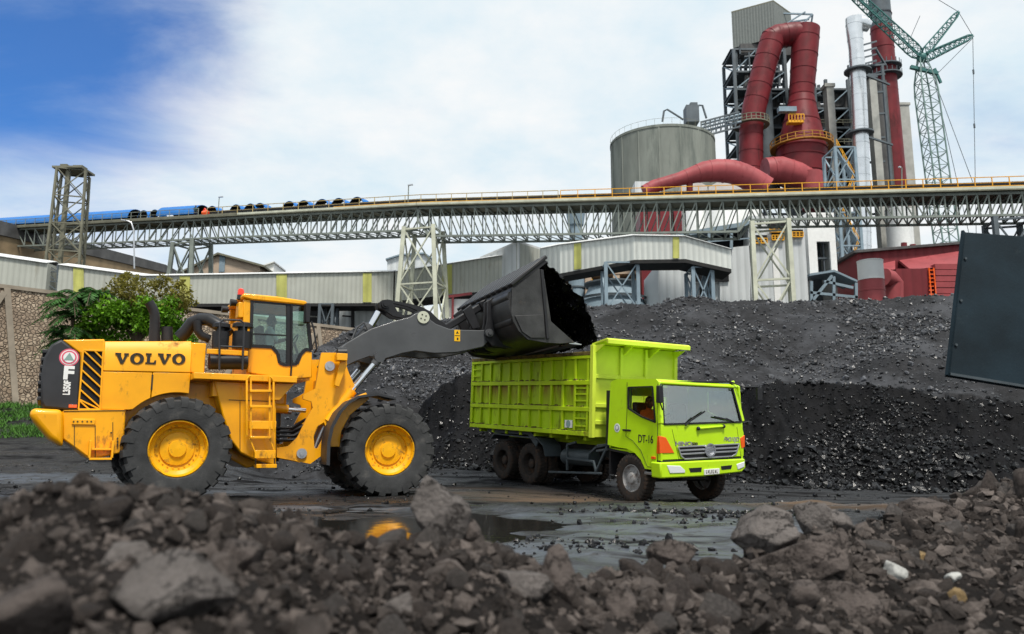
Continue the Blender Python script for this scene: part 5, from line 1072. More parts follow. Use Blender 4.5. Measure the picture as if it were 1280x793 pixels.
# body
BY0, BY1, BX0, BX1, BZ0, BZ1 = -1.30, 1.36, -7.15, -1.36, 1.36, 3.37
def bz(x): return 0
for y, s in ((BY0, -1), (BY1, 1)):
    q = MB(); q.bx(BX0, BX1, min(y-s*.06, y-s*.11), max(y-s*.06, y-s*.11), BZ0, BZ1-.03); sd_ = q.build('body_side', 'limepanel', truck)
    q = MB(); npst = 12
    for k in range(npst):
        x = BX0+.06+(BX1-BX0-.2)*k/(npst-1); q.bx(x-.04, x+.04, min(y, y-s*.06), max(y, y-s*.06), BZ0+.12, BZ1-.10)
    q.build('side_posts', 'limebed', sd_, .01)
    for z, nm in ((2.63,'limebed'),(2.0,'limebed'),(1.42,'limebed')):
        q = MB(); q.bx(BX0-.01, BX1-.02, min(y+s*.012, y-s*.058), max(y+s*.012, y-s*.058), z-.055, z+.055); q.build('side_rail', nm, sd_, .01)
        q = MB(); xx = BX0
        while xx < BX1-.3:
            w_ = random.uniform(.06,.30); h_ = random.uniform(.008,.045); q.prism([(xx,z+.056),(xx+w_,z+.056),(xx+w_*.8,z+.056+h_),(xx+w_*.3,z+.056+h_*random.uniform(.5,1))], min(y+s*.011, y-s*.05), max(y+s*.011, y-s*.05)); xx += w_*random.uniform(.85,1.9)
        q.build('caked_dust', 'rustedge', sd_)
    q = MB(); q.bx(BX0-.01, BX1-.02, min(y+s*.02, y-s*.13), max(y+s*.02, y-s*.13), BZ1-.09, BZ1); q.build('top_rail', 'rustedge', sd_, .012)
    q = MB(); q.bx(BX0-.008, BX1-.02, min(y+s*.015, y-s*.05), max(y+s*.015, y-s*.05), BZ1-.17, BZ1-.092); q.build('upper_rail', 'limebed', sd_, .012)
    if s < 0:
        q = MB()
        for z in (1.6,1.78,2.2,2.36,2.5): q.bx(BX1-.62, BX1-.14, y+.004, y+.04, z-.02, z+.02)
        for z in (2.85,3.05): q.bx(BX0+.1, BX0+.6, y+.004, y+.04, z-.02, z+.02)
        q.build('ladder_rung', 'limebed', sd_)
        a = T_(BY0-.002, (705,525),(714,535)); q = MB(); q.bx(a[0][0], a[1][0], BY0+.02, BY0+.05, a[1][1], a[0][1]); nt_ = q.build('pale_notice', 'white', sd_)
        q = MB(); q.cyl(((a[0][0]+a[1][0])/2, BY0+.022, (a[0][1]+a[1][1])/2), ((a[0][0]+a[1][0])/2, BY0+.016, (a[0][1]+a[1][1])/2), .09, n=20); q.build('notice_ring', 'stgreen', nt_)
q = MB(); q.bx(BX0, BX1, BY0+.115, BY1-.115, BZ0, BZ0+.07)
for k in range(8): x = BX0+.4+k*.72; q.bx(x-.05, x+.05, BY0+.12, BY1-.12, BZ0-.1, BZ0-.002)
q.bx(BX0+.05, BX1-.05, -.46, -.30, 1.125, BZ0-.101); q.bx(BX0+.05, BX1-.05, .30, .46, 1.125, BZ0-.101); q.build('body_floor', 'limebed', truck)
q = MB(); q.bx(BX0-.06, BX0-.012, BY0+.02, BY1-.02, BZ0, BZ1-.15); q.build('tailgate', 'limebed', truck)
q = MB(); q.bx(BX1+.0, BX1+.05, BY0+.09, BY1-.02, BZ0, 3.52); fwl = q.build('front_wall', 'limefront', truck)
q = MB()
for y in (BY0+.02, BY1-.06): q.bx(BX1-.02, BX1+.11, y-.05, y+.05, BZ0-.02, 3.52)
q.build('corner_post', 'limefront', fwl, .012)
q = MB()
for px in (775, 806): y = X_(BX1+.05, (px,470))[0][0]; q.bx(BX1+.052, BX1+.12, y-.04, y+.04, 2.0, 3.50)
for z in (2.78, 2.1, 1.7): q.bx(BX1+.052, BX1+.10, BY0+.075, BY1-.115, z-.05, z+.05)
q.build('front_rib', 'limefront', fwl, .01)
q = MB(); q.prism([(BX1-.03,3.522),(BX1-.03,3.56),(BX1+.52,3.66),(BX1+.58,3.63),(BX1+.58,3.53),(BX1+.54,3.53),(BX1+.5,3.60)], BY0+.03, BY1-.03); cn_ = q.build('canopy', 'limefront', truck, .008)
for y in (BY0+.05, -.4, .45, BY1-.1): q = MB(); q.prism([(BX1+.055,3.515),(BX1+.055,3.3),(BX1+.45,3.52)], y-.02, y+.02); q.build('canopy_gusset', 'limefront', cn_)
# coal inside the body
xs_ = np.linspace(BX0+.02, BX1-.01, 90); ys = np.linspace(BY0+.12, BY1-.12, 50); Xb, Yb = np.meshgrid(xs_, ys, indexing='ij')
Zb = 2.75+.55*np.exp(-((Xb+5.6)/1.5)**2)*np.cos((Yb-.1)*.9)+.45*np.exp(-((Xb+3.2)/1.2)**2)*np.cos((Yb-.1)*.9)+.09*fbm(Xb*2, Yb*2, 4)+.04*fbm(Xb*7, Yb*7, 2)
mw = np.array(TF.M); Pw = np.stack([Xb, Yb, Zb], -1).reshape(-1,3) @ mw[:3,:3].T
tc_ = fastmesh('coal_load', Pw, gridfaces(90, 50), 'coalg', True); tc_.location = TO; tag(tc_, 'coal already lying inside the lime green truck body', 'coal')
# ------------------------------------------------------------------ plant in the background
V3 = Vector
def bthing(name, label, cat, px, Y, group=None, z=0.):
    p = at(px, 400, Y); return thing(name, label, cat, (p.x, p.y, z), None, group)
def wb_(b, name, m, par, bev=0, **k): return b.build(name, m, par, bev, world=True, **k)
def pbox(b, p0, p1, t, bo, Y, dep, z0=None):     # box whose front face at distance Y fills the given picture rectangle
    a = at((p0+p1)/2, t, Y); zt = a.z; zb = at((p0+p1)/2, bo, Y).z if z0 is None else z0
    pm = bo if z0 is None else t; x0 = at(p0, (t+pm)/2, Y).x; x1 = at(p1, (t+pm)/2, Y).x
    b.bx(x0, x1, Y, Y+dep, zb, zt); return x0, x1, zb, zt
def poly_wall(b, pts, Y, dep): # vertical slab facing the camera traced in the picture
    P_ = [at(px, py, Y) for px, py in pts]; b.prism([(p.x, p.z) for p in P_], Y, Y+dep)
def lattice(root, B, T, zs, leg, br, m, names=True, mb=None):
    """four-legged lattice tower, B/T = 4 bottom / top corners"""
    f = lambda i, z: B[i]+(T[i]-B[i])*((z-B[i].z)/(T[i].z-B[i].z))
    for i in range(4): q = MB(); q.beam(B[i], T[i], leg); wb_(q, 'leg', m, root)
    q = MB()
    for k, z in enumerate(zs):
        for i in range(4):
            j = (i+1) % 4; q.beam(f(i,z), f(j,z), br*1.2)
            if k+1 < len(zs): z2 = zs[k+1]; q.beam(f(i,z), f(j,z2), br); q.beam(f(j,z), f(i,z2), br)
    wb_(q, 'bracing', m, root)
# ---- conveyor bridge: a plan line with one bend at the third tower
CB = [at(-90, 293, 132.), at(523, 260.5, 89.), at(1400, 238.0, 70.)]
def cpath(px):     # point on the bridge line seen at picture column px
    for A, B_ in ((CB[0], CB[1]), (CB[1], CB[2])):
        lo, hi = 0., 1.
        f = lambda t: (lambda p: 640+FPX*p.x/(p.y*CP+(p.z-EYE)*SP)-px)(A+(B_-A)*t)
        if f(0) <= 0 <= f(1):
            for _ in range(40):
                mid = (lo+hi)/2
                if f(mid) < 0: lo = mid
                else: hi = mid
            return A+(B_-A)*lo, (B_-A).normalized()
    return (CB[0], (CB[1]-CB[0]).normalized()) if px < 0 else (CB[2], (CB[2]-CB[1]).normalized())
bridge = bthing('conveyor_bridge', 'long elevated belt conveyor on steel trusses crossing the whole scene', 'conveyor', 523, 89)
def side_of(d): return V3((d.y, -d.x, 0)).normalized()      # towards the camera
WBR = 3.0
def span(p0, p1, depth, n, e0=0., e1=0., nm='truss_span'):
    A, d = cpath(p0); B_, _ = cpath(p1); s = side_of(B_-A); q = MB(); up = V3((0,0,1))
    for off in (0, -WBR):
        top = [A+(B_-A)*(i/n)+s*off for i in range(n+1)]
        bot = [t-up*depth for t in top]; bot[0] = top[0]-up*(depth-e0); bot[-1] = top[-1]-up*(depth-e1)
        for a in range(n):
            q.beam(top[a], top[a+1], .22, .26); q.beam(bot[a], bot[a+1], .2, .22)
            q.beam(top[a], bot[a], .12); 
            if a < n/2: q.beam(top[a], bot[a+1], .11)
            else: q.beam(bot[a], top[a+1], .11)
        q.beam(top[-1], bot[-1], .14)
        if off == 0: keep = (top, bot)
    for a in range(n+1):
        q.beam(keep[1][a], keep[1][a]-s*WBR, .12); q.beam(keep[0][a], keep[0][a]-s*WBR, .14)
        if a < n: q.beam(keep[1][a], keep[1][a+1]-s*WBR, .08)
    wb_(q, nm, 'truss', bridge)
span(-85, 232, 2.7, 26); span(232, 522, 2.6, 24); span(523.5, 938, 3.35, 27, 1.7, 1.7); span(938, 1395, 2.15, 34)
def strip(name, m, p0, p1, z0, z1, y0, y1, par=bridge):
    q = MB(); marks = [p0]+([523] if p0 < 523 < p1 else [])+[p1]
    for a, c in zip(marks[:-1], marks[1:]):
        A, _ = cpath(a+.01); B_, _ = cpath(c-.01); s = side_of(B_-A)
        vs = [P_+s*y+V3((0,0,z)) for P_ in (A, B_) for z in (z0, z1) for y in (y0, y1)]
        q.add(vs, [(0,1,3,2),(4,6,7,5),(0,4,5,1),(2,3,7,6),(0,2,6,4),(1,5,7,3)])
    return wb_(q, name, m, par)
strip('deck', 'tolive', -85, 1395, .14, .26, -WBR-.5, .55); strip('edge_beam', 'cream', 300, 1395, .262, .52, .42, .56); strip('edge_beam', 'tolive', -85, 299, .262, .55, .42, .56); strip('toe_line', 'yrail', 420, 1395, .523, .60, .44, .54)
strip('belt', 'belt', 250, 1395, .95, 1.32, -2.2, -.6); strip('stringer', 'dsteel', -85, 1395, .5, .7, -2.3, -2.1); strip('stringer', 'dsteel', -85, 1395, .5, .7, -.7, -.5)
def rails(p0, p1, step, m):
  for off_ in (.5, -WBR-.45):
      q = MB(); px = p0; prev = None
      while px <= p1:
          P_, d = cpath(px); s = side_of(d)
          for off in (off_,):
              b0 = P_+s*off+V3((0,0,.3)); q.beam(b0, b0+V3((0,0,1.15)), .075)
              if prev: 
                  c0 = prev[off]; q.beam(c0+V3((0,0,1.15)), b0+V3((0,0,1.15)), .07); q.beam(c0+V3((0,0,.6)), b0+V3((0,0,.6)), .045)
          prev = {off_: P_+s*off_+V3((0,0,.3))}
          px += step
      wb_(q, 'handrail', m, bridge)
rails(262, 700, 19, mat('rail_faded', (.42,.32,.14), .6)); rails(702, 1395, 21.5, 'yrail'); rails(-85, 258, 12, 'truss')
# blue hoop covers over the belt
def hoop(p0, p1, turn=0.):
    A, d = cpath(p0); B_, _ = cpath(p1); s = side_of(B_-A); n = 14; r = 1.25 if turn else 1.6
    if turn:
        c = (A+B_)/2+s*-1.4; a = Matrix.Rotation(turn, 3, 'Z') @ V3((d.x,d.y,0)).normalized(); s = side_of(a); A, B_ = c-a*.65+s*1.4, c+a*.65+s*1.4
    for nm, r0, r1, m in (('hoop_cover', r, r-.04, 'blue'), ('hoop_inner_shade', r-.045, r-.08, 'belt')):  # black inner shell stands in for the shade inside each hoop
        q = MB(); vs = []
        for rr in (r0, r1):
            for P_ in (A, B_): vs += [P_+s*(-1.4+rr*cos(pi*k/n))+V3((0,0,.85+rr*sin(pi*k/n))) for k in range(n+1)]
        m_ = n+1; fs = []
        for k in range(n): fs += [(k, k+1, m_+k+1, m_+k), (2*m_+k, 3*m_+k, 3*m_+k+1, 2*m_+k+1), (k, 2*m_+k, 2*m_+k+1, k+1), (m_+k, m_+k+1, 3*m_+k+1, 3*m_+k)]
        fs += [(0, m_, 3*m_, 2*m_), (n, 2*m_+n, 3*m_+n, m_+n)]
        q.add(vs, fs, False); wb_(q, nm, m, bridge)
hoop(-80, 160); hoop(196, 244)
for px in (172, 186, 258, 288, 306, 318, 355, 373, 396, 417, 440): hoop(px-4, px+4, radians(84))
q = MB()
for px in np.arange(250, 1380, 11.):
    P_, d = cpath(px); s = side_of(d); q.beam(P_+s*-.6+V3((0,0,.26)), P_+s*-.6+V3((0,0,.96)), .09); q.beam(P_+s*-2.2+V3((0,0,.26)), P_+s*-2.2+V3((0,0,.96)), .09)
wb_(q, 'idler_frames', 'dsteel', bridge)
P_, d = cpath(256.5); s = side_of(d); fwd = V3((d.x,d.y,0)).normalized()
mq = thing('drive_motor', 'orange red machine on the conveyor walkway beside a blue cover', 'machine', P_+s*.1+V3((0,0,.26)))
q = MB(); q.M = Matrix.Rotation(atan2(fwd.y, fwd.x), 4, 'Z'); q.bx(-.55,.55,-.3,.3,0,.35); q.cyl((-.35,0,.62), (.45,0,.62), .33, n=16); q.build('housing', 'orange', mq, .03); q = MB(); q.M = Matrix.Rotation(atan2(fwd.y, fwd.x), 4, 'Z'); q.cyl((.46,0,.62), (.62,0,.62), .2, n=12); q.prism([(-.3,.9),(.25,.9),(-.05,1.3)], -.12, .12); q.build('gear_cap', 'redlens', mq)
P_, d = cpath(244.5); s = side_of(d)
person('person', 'worker in dark green and navy clothes standing on the conveyor walkway', Matrix.Translation(P_+s*.12+V3((0,0,.26))) @ Matrix.Rotation(radians(-60), 4, 'Z'), STAND, ['green','navy','skin','hair'])
# ---- bridge towers
def tower(name, label, b4, t4, zs, leg, br, m):
    B_ = [V3(p) for p in b4]; T = [V3(p) for p in t4]; c = sum(B_, V3())/4; root = thing(name, label, 'tower', (c.x, c.y, 0)); lattice(root, B_, T, zs, leg, br, m); return root
def rect(c, d, a, w): s = side_of(d); f = V3((d.x,d.y,0)).normalized(); return [c+f*i*a/2+s*j*w/2 for i, j in ((-1,1),(1,1),(1,-1),(-1,-1))]
# tall olive head tower at left, rising above the bridge
Y1 = 100.; c0 = at(84, 400, Y1); tz = at(92, 216, Y1).z; tb_ = at(85, 326, Y1).z
Bq = rect(V3((c0.x-.9, Y1, 0)), V3((1,.35,0)), 4.6, 3.8); Tq = rect(V3((at(92,216,Y1).x, Y1, tz)), V3((1,.35,0)), 3.3, 3.0)
lt_ = tower('lattice_tower', 'olive steel lattice tower standing taller than the conveyor at far left', Bq, Tq, [4+ (tz-4)*k/9 for k in range(10)], .27, .12, 'tolive')
q = MB(); cT = V3((at(92,216,Y1).x, Y1, tz)); q.bx(cT.x-1.9, cT.x+1.9, cT.y-1.7, cT.y+1.7, tz+.1, tz+.35); q.bx(cT.x-1.4, cT.x-.5, cT.y-.8, cT.y+.5, tz+.36, tz+.9); q.bx(cT.x+.3, cT.x+1.5, cT.y-.8, cT.y+.5, tz+.36, tz+.75); wb_(q, 'top_platform', 'tolive', lt_); q = MB(); q.bx(cT.x-.35, cT.x+.15, cT.y-1.2, cT.y-.8, 3, tz); wb_(q, 'riser_duct', 'tolive', lt_)
def bridge_tower(label, px, wtop, wbot, depth, lv, m, leg=.42, br=.14, zb=0., wside=(3.2, 4.4)):
    P_, d = cpath(px); c = P_-side_of(d)*1.5; ztop = P_.z-depth
    d2 = V3((d.x,d.y,0)).normalized()
    Bq = rect(V3((c.x,c.y,zb)), d2, wbot, wside[1]); Tq = rect(V3((c.x,c.y,ztop)), d2, wtop, wside[0])
    return tower('support_tower', label, Bq, Tq, [ztop-.3-(ztop-zb-.3)*k/lv for k in range(lv+1)][::-1], leg, br, m)
bridge_tower('grey trestle tower under the conveyor behind the pale gallery at left', 231, 3.6, 7.2, 2.85, 4, 'truss', .5, .16)
bridge_tower('cream trestle tower under the conveyor in the middle, left of the loader bucket', 524, 3.6, 6.6, 2.1, 4, 'cream', .46, .15)
bridge_tower('cream braced tower under the conveyor before the grey building', 961, 3.5, 3.7, 2.2, 4, 'cream', .42, .16)
bridge_tower('dark steel tower under the conveyor at the right edge', 1262, 3.0, 3.2, 2.2, 4, 'dsteel', .42, .15)
# lamps
def lamp(label, px, y0, y1, Y, lean=0, arm=.5, curved=False, m='truss'):
    a = at(px, y0, Y); b = at(px+lean, y1, Y); r = thing('lamp_post', label, 'lamp post', a)
    q = MB(); t = [a, a+(b-a)*.6, b] if not curved else [a, a+(b-a)*.8, b+V3((-.25,0,-.2)), b+V3((-.8,0,0))]
    q.tube(t, .06 if not curved else .085, 8); wb_(q, 'pole', m, r); e = t[-1]
    q = MB(); q.beam(e+V3((-.1,0,.02)), e+V3((arm,0,.1)), .22, .13); wb_(q, 'lamp_head', 'silver', r)
pp = lambda px: cpath(px)[0].y
lamp('thin lamp post on the conveyor beside the blue hoops', 272.5, 270, 247, pp(272), 1.5); lamp('thin lamp post standing on the middle of the conveyor', 510, 254, 232, pp(510), .8); lamp('thin lamp post on the right part of the conveyor near the chimney', 1127.5, 240, 210, pp(1128), -.3, -.3)
lamp('curved lamp post rising above the gallery roof at left', 168, 336, 276, 88., -1, -.6, True, 'silver')
# ---- covered gallery
def gallery(root, pts, dep, sm='sheet'):     # pts: (px, top, bottom, Y)
    T = [at(a, t, Y) for a, t, b, Y in pts]; Bm = [V3((at(a, b, Y).x, Y, at(a, b, Y).z)) for a, t, b, Y in pts]
    for i in range(len(pts)): Bm[i].x = T[i].x
    q = MB(); n = len(pts)
    for i in range(n-1):
        A0, A1, C0, C1 = Bm[i], Bm[i+1], T[i], T[i+1]; o = V3((0,dep,0))
        q.add([A0,A1,C1,C0,A0+o,A1+o,C1+o,C0+o], [(0,1,2,3),(5,4,7,6),(1,5,6,2),(4,0,3,7)])
    wb_(q, 'wall', sm, root, fix=False)
    q = MB(); v = V3((0,-.25,0)); up = V3((0,0,.55))
    for i in range(n-1):
        A, C = T[i], T[i+1]; m0, m1 = A+V3((0,dep/2,0))+up, C+V3((0,dep/2,0))+up; w = V3((0,0,-.06)); e0, e1 = A+V3((0,dep+.25,0)), C+V3((0,dep+.25,0))
        q.add([A+v,C+v,m1,m0,e1,e0,A+v+w,C+v+w,m1+w,m0+w,e1+w,e0+w], [(0,1,2,3),(3,2,4,5),(6,9,8,7),(9,11,10,8),(0,6,7,1),(5,4,10,11),(0,3,9,6),(3,5,11,9),(1,7,8,2),(2,8,10,4)])
    wb_(q, 'roof', 'sheetroof', root)
    q = MB()
    for i in range(n-1): A, C, o = Bm[i], Bm[i+1], V3((0,dep,0)); q.add([A,C,C+o,A+o]+[p-V3((0,0,.35)) for p in (A,C,C+o,A+o)], [(0,1,2,3),(7,6,5,4),(0,4,5,1),(2,6,7,3),(0,3,7,4),(1,5,6,2)])
    wb_(q, 'underside', 'chassis', root)
    def panel(px, w, i):
        q = MB(); A, C = pts[i], pts[i+1]; f = lambda p, k: A[k]+(C[k]-A[k])*(p-A[0])/(C[0]-A[0]); L = []
        for p_ in (px-w/2, px+w/2):
            Y = 1/(1/A[3]+(1/C[3]-1/A[3])*(p_-A[0])/(C[0]-A[0]))-.10
            L += [at(p_, f(p_,1)+1.2, Y), at(p_, f(p_,2)-1.2, Y)]
        q.add([L[1],L[3],L[2],L[0]]+[p+V3((0,.04,0)) for p in (L[1],L[3],L[2],L[0])], [(0,1,2,3),(7,6,5,4),(0,4,5,1),(2,6,7,3),(0,3,7,4),(1,5,6,2)]); wb_(q, 'translucent_panel', 'sheetg', root)
    return panel
g1 = bthing('conveyor_gallery', 'short length of pale corrugated gallery at the far left edge', 'gallery', 20, 82); gallery(g1, [(-120,303,364,79.),(60,329,366,83.5)], 3.2)
g2 = bthing('conveyor_gallery', 'long pale corrugated gallery behind the loader cab with yellow green panels', 'gallery', 280, 88)
pn = gallery(g2, [(74,331,378,84.),(180,345,380,86.),(492,339.5,379,94.)], 3.4)
for px, w, i in ((98,13,0),(231,13,1),(352,13,1),(459,11,1)): pn(px, w, i)
g3 = bthing('conveyor_gallery', 'sloping corrugated gallery rising from the middle trestle to the transfer house', 'gallery', 570, 94)
pn = gallery(g3, [(494,339.5,377,94.2),(548,332,370,93.5),(640,317.5,361,92.)], 3.4); pn(559, 12, 1)
g4 = bthing('conveyor_gallery', 'pale gallery arching from the transfer house to the grey building', 'gallery', 800, 82)
pn = gallery(g4, [(676,311,349,84.),(700,306,342,80.),(792,294.5,325,74.),(856,295.5,324,72.5),(913,311.5,336.5,72.)], 3.2, 'sheetp'); pn(722, 9, 1); pn(845, 8, 2)
root = bthing('transfer_house', 'boxy corrugated transfer house between two gallery lengths', 'building', 640, 90)
q = MB(); P0, P1, P2 = at(600,304,97.), at(647.5,303.5,89.), at(677,309,92.5); zt = P1.z
def quadwall(q, A, B_, z0, z1, th=.25):
    n_ = V3((-(B_-A).y, (B_-A).x, 0)).normalized()*th; a, b = V3((A.x,A.y,0)), V3((B_.x,B_.y,0)); z0, z1 = V3((0,0,z0)), V3((0,0,z1)); q.add([a+z0,b+z0,b+z1,a+z1,a+n_+z0,b+n_+z0,b+n_+z1,a+n_+z1], [(0,1,2,3),(7,6,5,4),(0,4,5,1),(2,6,7,3),(0,3,7,4),(1,5,6,2)])
zb_ = at(640,352,90).z
for A, B_, m in ((P0,P1,'sheetb'),(P1,P2,'sheet')): q = MB(); quadwall(q, A, B_, zb_, zt); wb_(q, 'wall', m, root)
P3 = P0+P2-P1; q = MB(); q.prism([(p.x,p.y) for p in (P0,P1,P2,P3)], zt+.01, zt+.25, 'z'); wb_(q, 'roof', 'sheetroof', root); q = MB(); q.beam(V3((P1.x,P1.y-.1,zb_)), V3((P1.x,P1.y-.1,zt)), .22); wb_(q, 'corner_trim', 'sheetroof', root)
q = MB(); quadwall(q, P2, P3, zb_, zt); quadwall(q, P3, P0, zb_, zt); wb_(q, 'rear_wall', 'sheetb', root)
for a in (P0,P1,P2,P3): q = MB(); q.beam(V3((a.x,a.y+.4,0)), V3((a.x,a.y+.4,zb_)), .3); wb_(q, 'leg', 'bsteel', root)
def trestle(label, px0, px1, top, Y, m='bsteel', dep=3.):
    a, c = at(px0, top, Y), at(px1, top, Y); z = a.z
    return tower('support_tower', label, [(a.x,Y,0),(c.x,Y,0),(c.x,Y+dep,0),(a.x,Y+dep,0)], [(a.x,Y,z),(c.x,Y,z),(c.x,Y+dep,z),(a.x,Y+dep,z)], [z*k/4 for k in range(5)], .32, .12, m)
trestle('blue grey trestle under the arching gallery, left one', 757, 797, 328, 74.4); trestle('blue grey trestle under the arching gallery by the dark doorway', 866, 890, 334, 72.8)
for px in (250, 400): # gallery supports
    a = at(px, 381, 90); 
    trestle('thin support under the long gallery '+('behind the tree' if px < 300 else 'right of the loader cab'), px, px+16, 380, 91., 'dsteel', 2.5)
root = bthing('open_scaffold', 'dark open steel frame between the two left gallery lengths', 'frame', 66, 84); q = MB()
for px in (60.5, 72.5):
    a, c = at(px, 332, 84.2), at(px, 366, 84.2); q.beam(a, c, .2); q.beam(a+V3((0,3,0)), c+V3((0,3,0)), .2)
for py in (340, 352, 364): q.beam(at(60.5,py,84.2), at(60.5,py,84.2)+V3((0,3,0)), .1); q.beam(at(72.5,py,84.2), at(72.5,py,84.2)+V3((0,3,0)), .1); q.beam(at(60,py,84.2), at(73,py,84.2), .1); q.beam(at(60,py-8,84.2), at(73,py,84.2), .08)
wb_(q, 'frame', 'dsteel', root); q = MB(); poly_wall(q, [(59,331),(74,333),(74,366),(59,366)], 87.3, .1); wb_(q, 'back_wall', 'dark', root)
# ---- low buildings at left
root = bthing('warehouse', 'long warehouse with dark roof band and brown wall behind the left tower', 'building', 60, 122)
q = MB(); A, B_ = at(-160, 262, 112.), at(207, 337, 158.); zt = None
A0, A1 = at(-160,233,101.), at(207,331,150.)
n_ = V3((0,16,0))
q.add([at(-160,257,101.), at(207,341,150.), A1, A0]+[p+n_ for p in (at(-160,257,101.), at(207,341,150.), A1, A0)], [(0,1,2,3),(7,6,5,4),(0,4,5,1),(2,6,7,3),(0,3,7,4),(1,5,6,2)]); wb_(q, 'roof', 'darkroof', root)
q = MB(); lo0, lo1 = at(-160,257.5,101.3), at(207,341.3,150.3); g0, g1 = V3((lo0.x,lo0.y,0)), V3((lo1.x,lo1.y,0)); n_ = V3((0,17,0))
q.add([g0,g1,lo1,lo0]+[p+n_ for p in (g0,g1,lo1,lo0)], [(0,1,2,3),(7,6,5,4),(0,4,5,1),(2,6,7,3),(0,3,7,4),(1,5,6,2)]); wb_(q, 'wall', 'brownsheet', root)
root = bthing('gable_house', 'beige gabled house behind the long gallery', 'house', 290, 120); YH = 120.
q = MB(); poly_wall(q, [(232,337),(270,318.5),(325,331),(325,360),(232,360)], YH, 12.); wb_(q, 'wall', 'beige', root)
q = MB(); a, b, c = at(226,339,YH-.6), at(272,315.5,YH-.6), at(330,331.5,YH-.6)
for A, B_ in ((a,b),(b,c)): q.add([A,B_,B_+V3((0,13,0)),A+V3((0,13,0))]+[p+V3((0,0,-.3)) for p in (A,B_,B_+V3((0,13,0)),A+V3((0,13,0)))], [(0,1,2,3),(7,6,5,4),(0,4,5,1),(2,6,7,3),(0,3,7,4),(1,5,6,2)])
wb_(q, 'roof', 'tolive', root); q = MB(); pbox(q, 274, 281, 319, 340, YH-.15, .12); wb_(q, 'door', 'bsteel', root)
root = bthing('white_shed', 'small white shed with a single pitch roof right of the beige gabled house', 'shed', 332, 128); q = MB(); poly_wall(q, [(314,337),(342,327.5),(342,350),(314,350)], 128., 6.); wb_(q, 'wall', 'white', root)
q = MB(); A, B_ = at(310,337.5,127.6), at(342.5,326.5,127.6); q.add([A,B_,B_+V3((0,7,0)),A+V3((0,7,0))]+[p+V3((0,0,-.2)) for p in (A,B_,B_+V3((0,7,0)),A+V3((0,7,0)))], [(0,1,2,3),(7,6,5,4),(0,4,5,1),(2,6,7,3),(0,3,7,4),(1,5,6,2)]); wb_(q, 'roof', 'sheetroof', root)
root = bthing('low_grey_building', 'low grey corrugated building behind the middle trestle', 'building', 510, 112); q = MB(); poly_wall(q, [(484,325),(500,320),(530,318),(542,326),(542,360),(484,360)], 112., 9.); wb_(q, 'wall', 'sheetb', root)
q = MB(); P_ = [at(*u, 111.6) for u in ((482,325),(500,319.3),(530,317.3),(544,326))]
for A, B_ in zip(P_[:-1], P_[1:]): q.add([A,B_,B_+V3((0,10,0)),A+V3((0,10,0))]+[p+V3((0,0,.2)) for p in (A,B_,B_+V3((0,10,0)),A+V3((0,10,0)))], [(0,1,2,3),(7,6,5,4),(0,4,5,1),(2,6,7,3),(0,3,7,4),(1,5,6,2)])
wb_(q, 'roof', 'bsteel', root)
root = bthing('grey_shed', 'grey block shed with a fence under the long gallery beside the loader cab', 'shed', 440, 98); q = MB(); pbox(q, 424, 520, 378, 420, 98., 8.); wb_(q, 'wall', 'sheetb', root); q = MB(); pbox(q, 300, 424, 378, 420, 101., 5.); wb_(q, 'dark_bay', 'dark', root)
q = MB(); q.tube([at(441,412,97.6), at(441,388,97.6), at(446,384,97.6), at(470,384,97.6)], .22, 8); q.tube([at(428,395,97.6), at(440,396,97.6)], .1, 6); wb_(q, 'wall_pipe', 'black', root)
q = MB()
for px in (385, 398, 409, 421): q.beam(at(px,395,96.), at(px,412,96.), .22)
q.beam(at(380,395.5,96.), at(424,397.5,96.), .14); wb_(q, 'fence', 'concl', root)
q = MB(); pbox(q, 292, 384, 388, 410, 100.5, .3); wb_(q, 'white_band', 'sheetroof', root)
# ---- things seen between bucket and heap
root = bthing('white_kiosk', 'white cabin with a red rail behind the bucket and middle trestle', 'cabin', 575, 92); q = MB(); pbox(q, 553, 620, 374, 440, 92., 6., 0.); wb_(q, 'wall', 'white', root); q = MB(); q.beam(at(556,372,91.6), at(590,367,91.6), .3); q.beam(at(566,372,91.6), at(566,400,91.6), .25); wb_(q, 'rail', 'redl', root)
root = bthing('flared_stack', 'slim blue grey stack with a flared head right of the bucket', 'stack', 720, 100); Yk = 100.
a = at(720, 300, Yk); zz_ = lambda py: at(720, py, Yk).z; q = MB(); q.lathe([(1.0,0),(1.0,zz_(308)),(.85,zz_(300)),(.8,zz_(284)),(1.0,zz_(282)),(1.25,zz_(266)),(.9,zz_(262)),(.9,zz_(262)-1.)], (a.x,Yk,0), n=28); wb_(q, 'shell', 'bsteel', root)
q = MB(); 
for py in (345, 360): q.lathe([(1.02,zz_(py)-.1),(1.1,zz_(py)-.1),(1.1,zz_(py)+.1),(1.02,zz_(py)+.1)], (a.x,Yk,0), n=28)
wb_(q, 'flange', 'dsteel', root)
root = bthing('concrete_building', 'beige concrete frame building behind the flared stack', 'building', 745, 112); q = MB(); Yc = 112.
for px in (692, 735, 770, 812): pbox(q, px-4, px+4, 315, 400, Yc, 1., 0.)
for py in (340, 358, 376): pbox(q, 690, 815, py-2.5, py+2.5, Yc-.1, 6.)
wb_(q, 'frame', 'beige', root); q = MB(); pbox(q, 696, 810, 335, 400, Yc+5.9, .3, 0.); wb_(q, 'back_wall', 'darkroof', root)
q = MB()
for px0, py0, px1, py1 in ((800,378,830,348),(806,384,836,356),(738,362,760,350),(780,356,815,356),(738,357,790,357)): q.beam(at(px0,py0,110.), at(px1,py1,110.), .25)
for px in range(740, 812, 9): q.beam(at(px,357,110.), at(px,349,110.), .12)
wb_(q, 'yellow_stair', 'yrail', root)
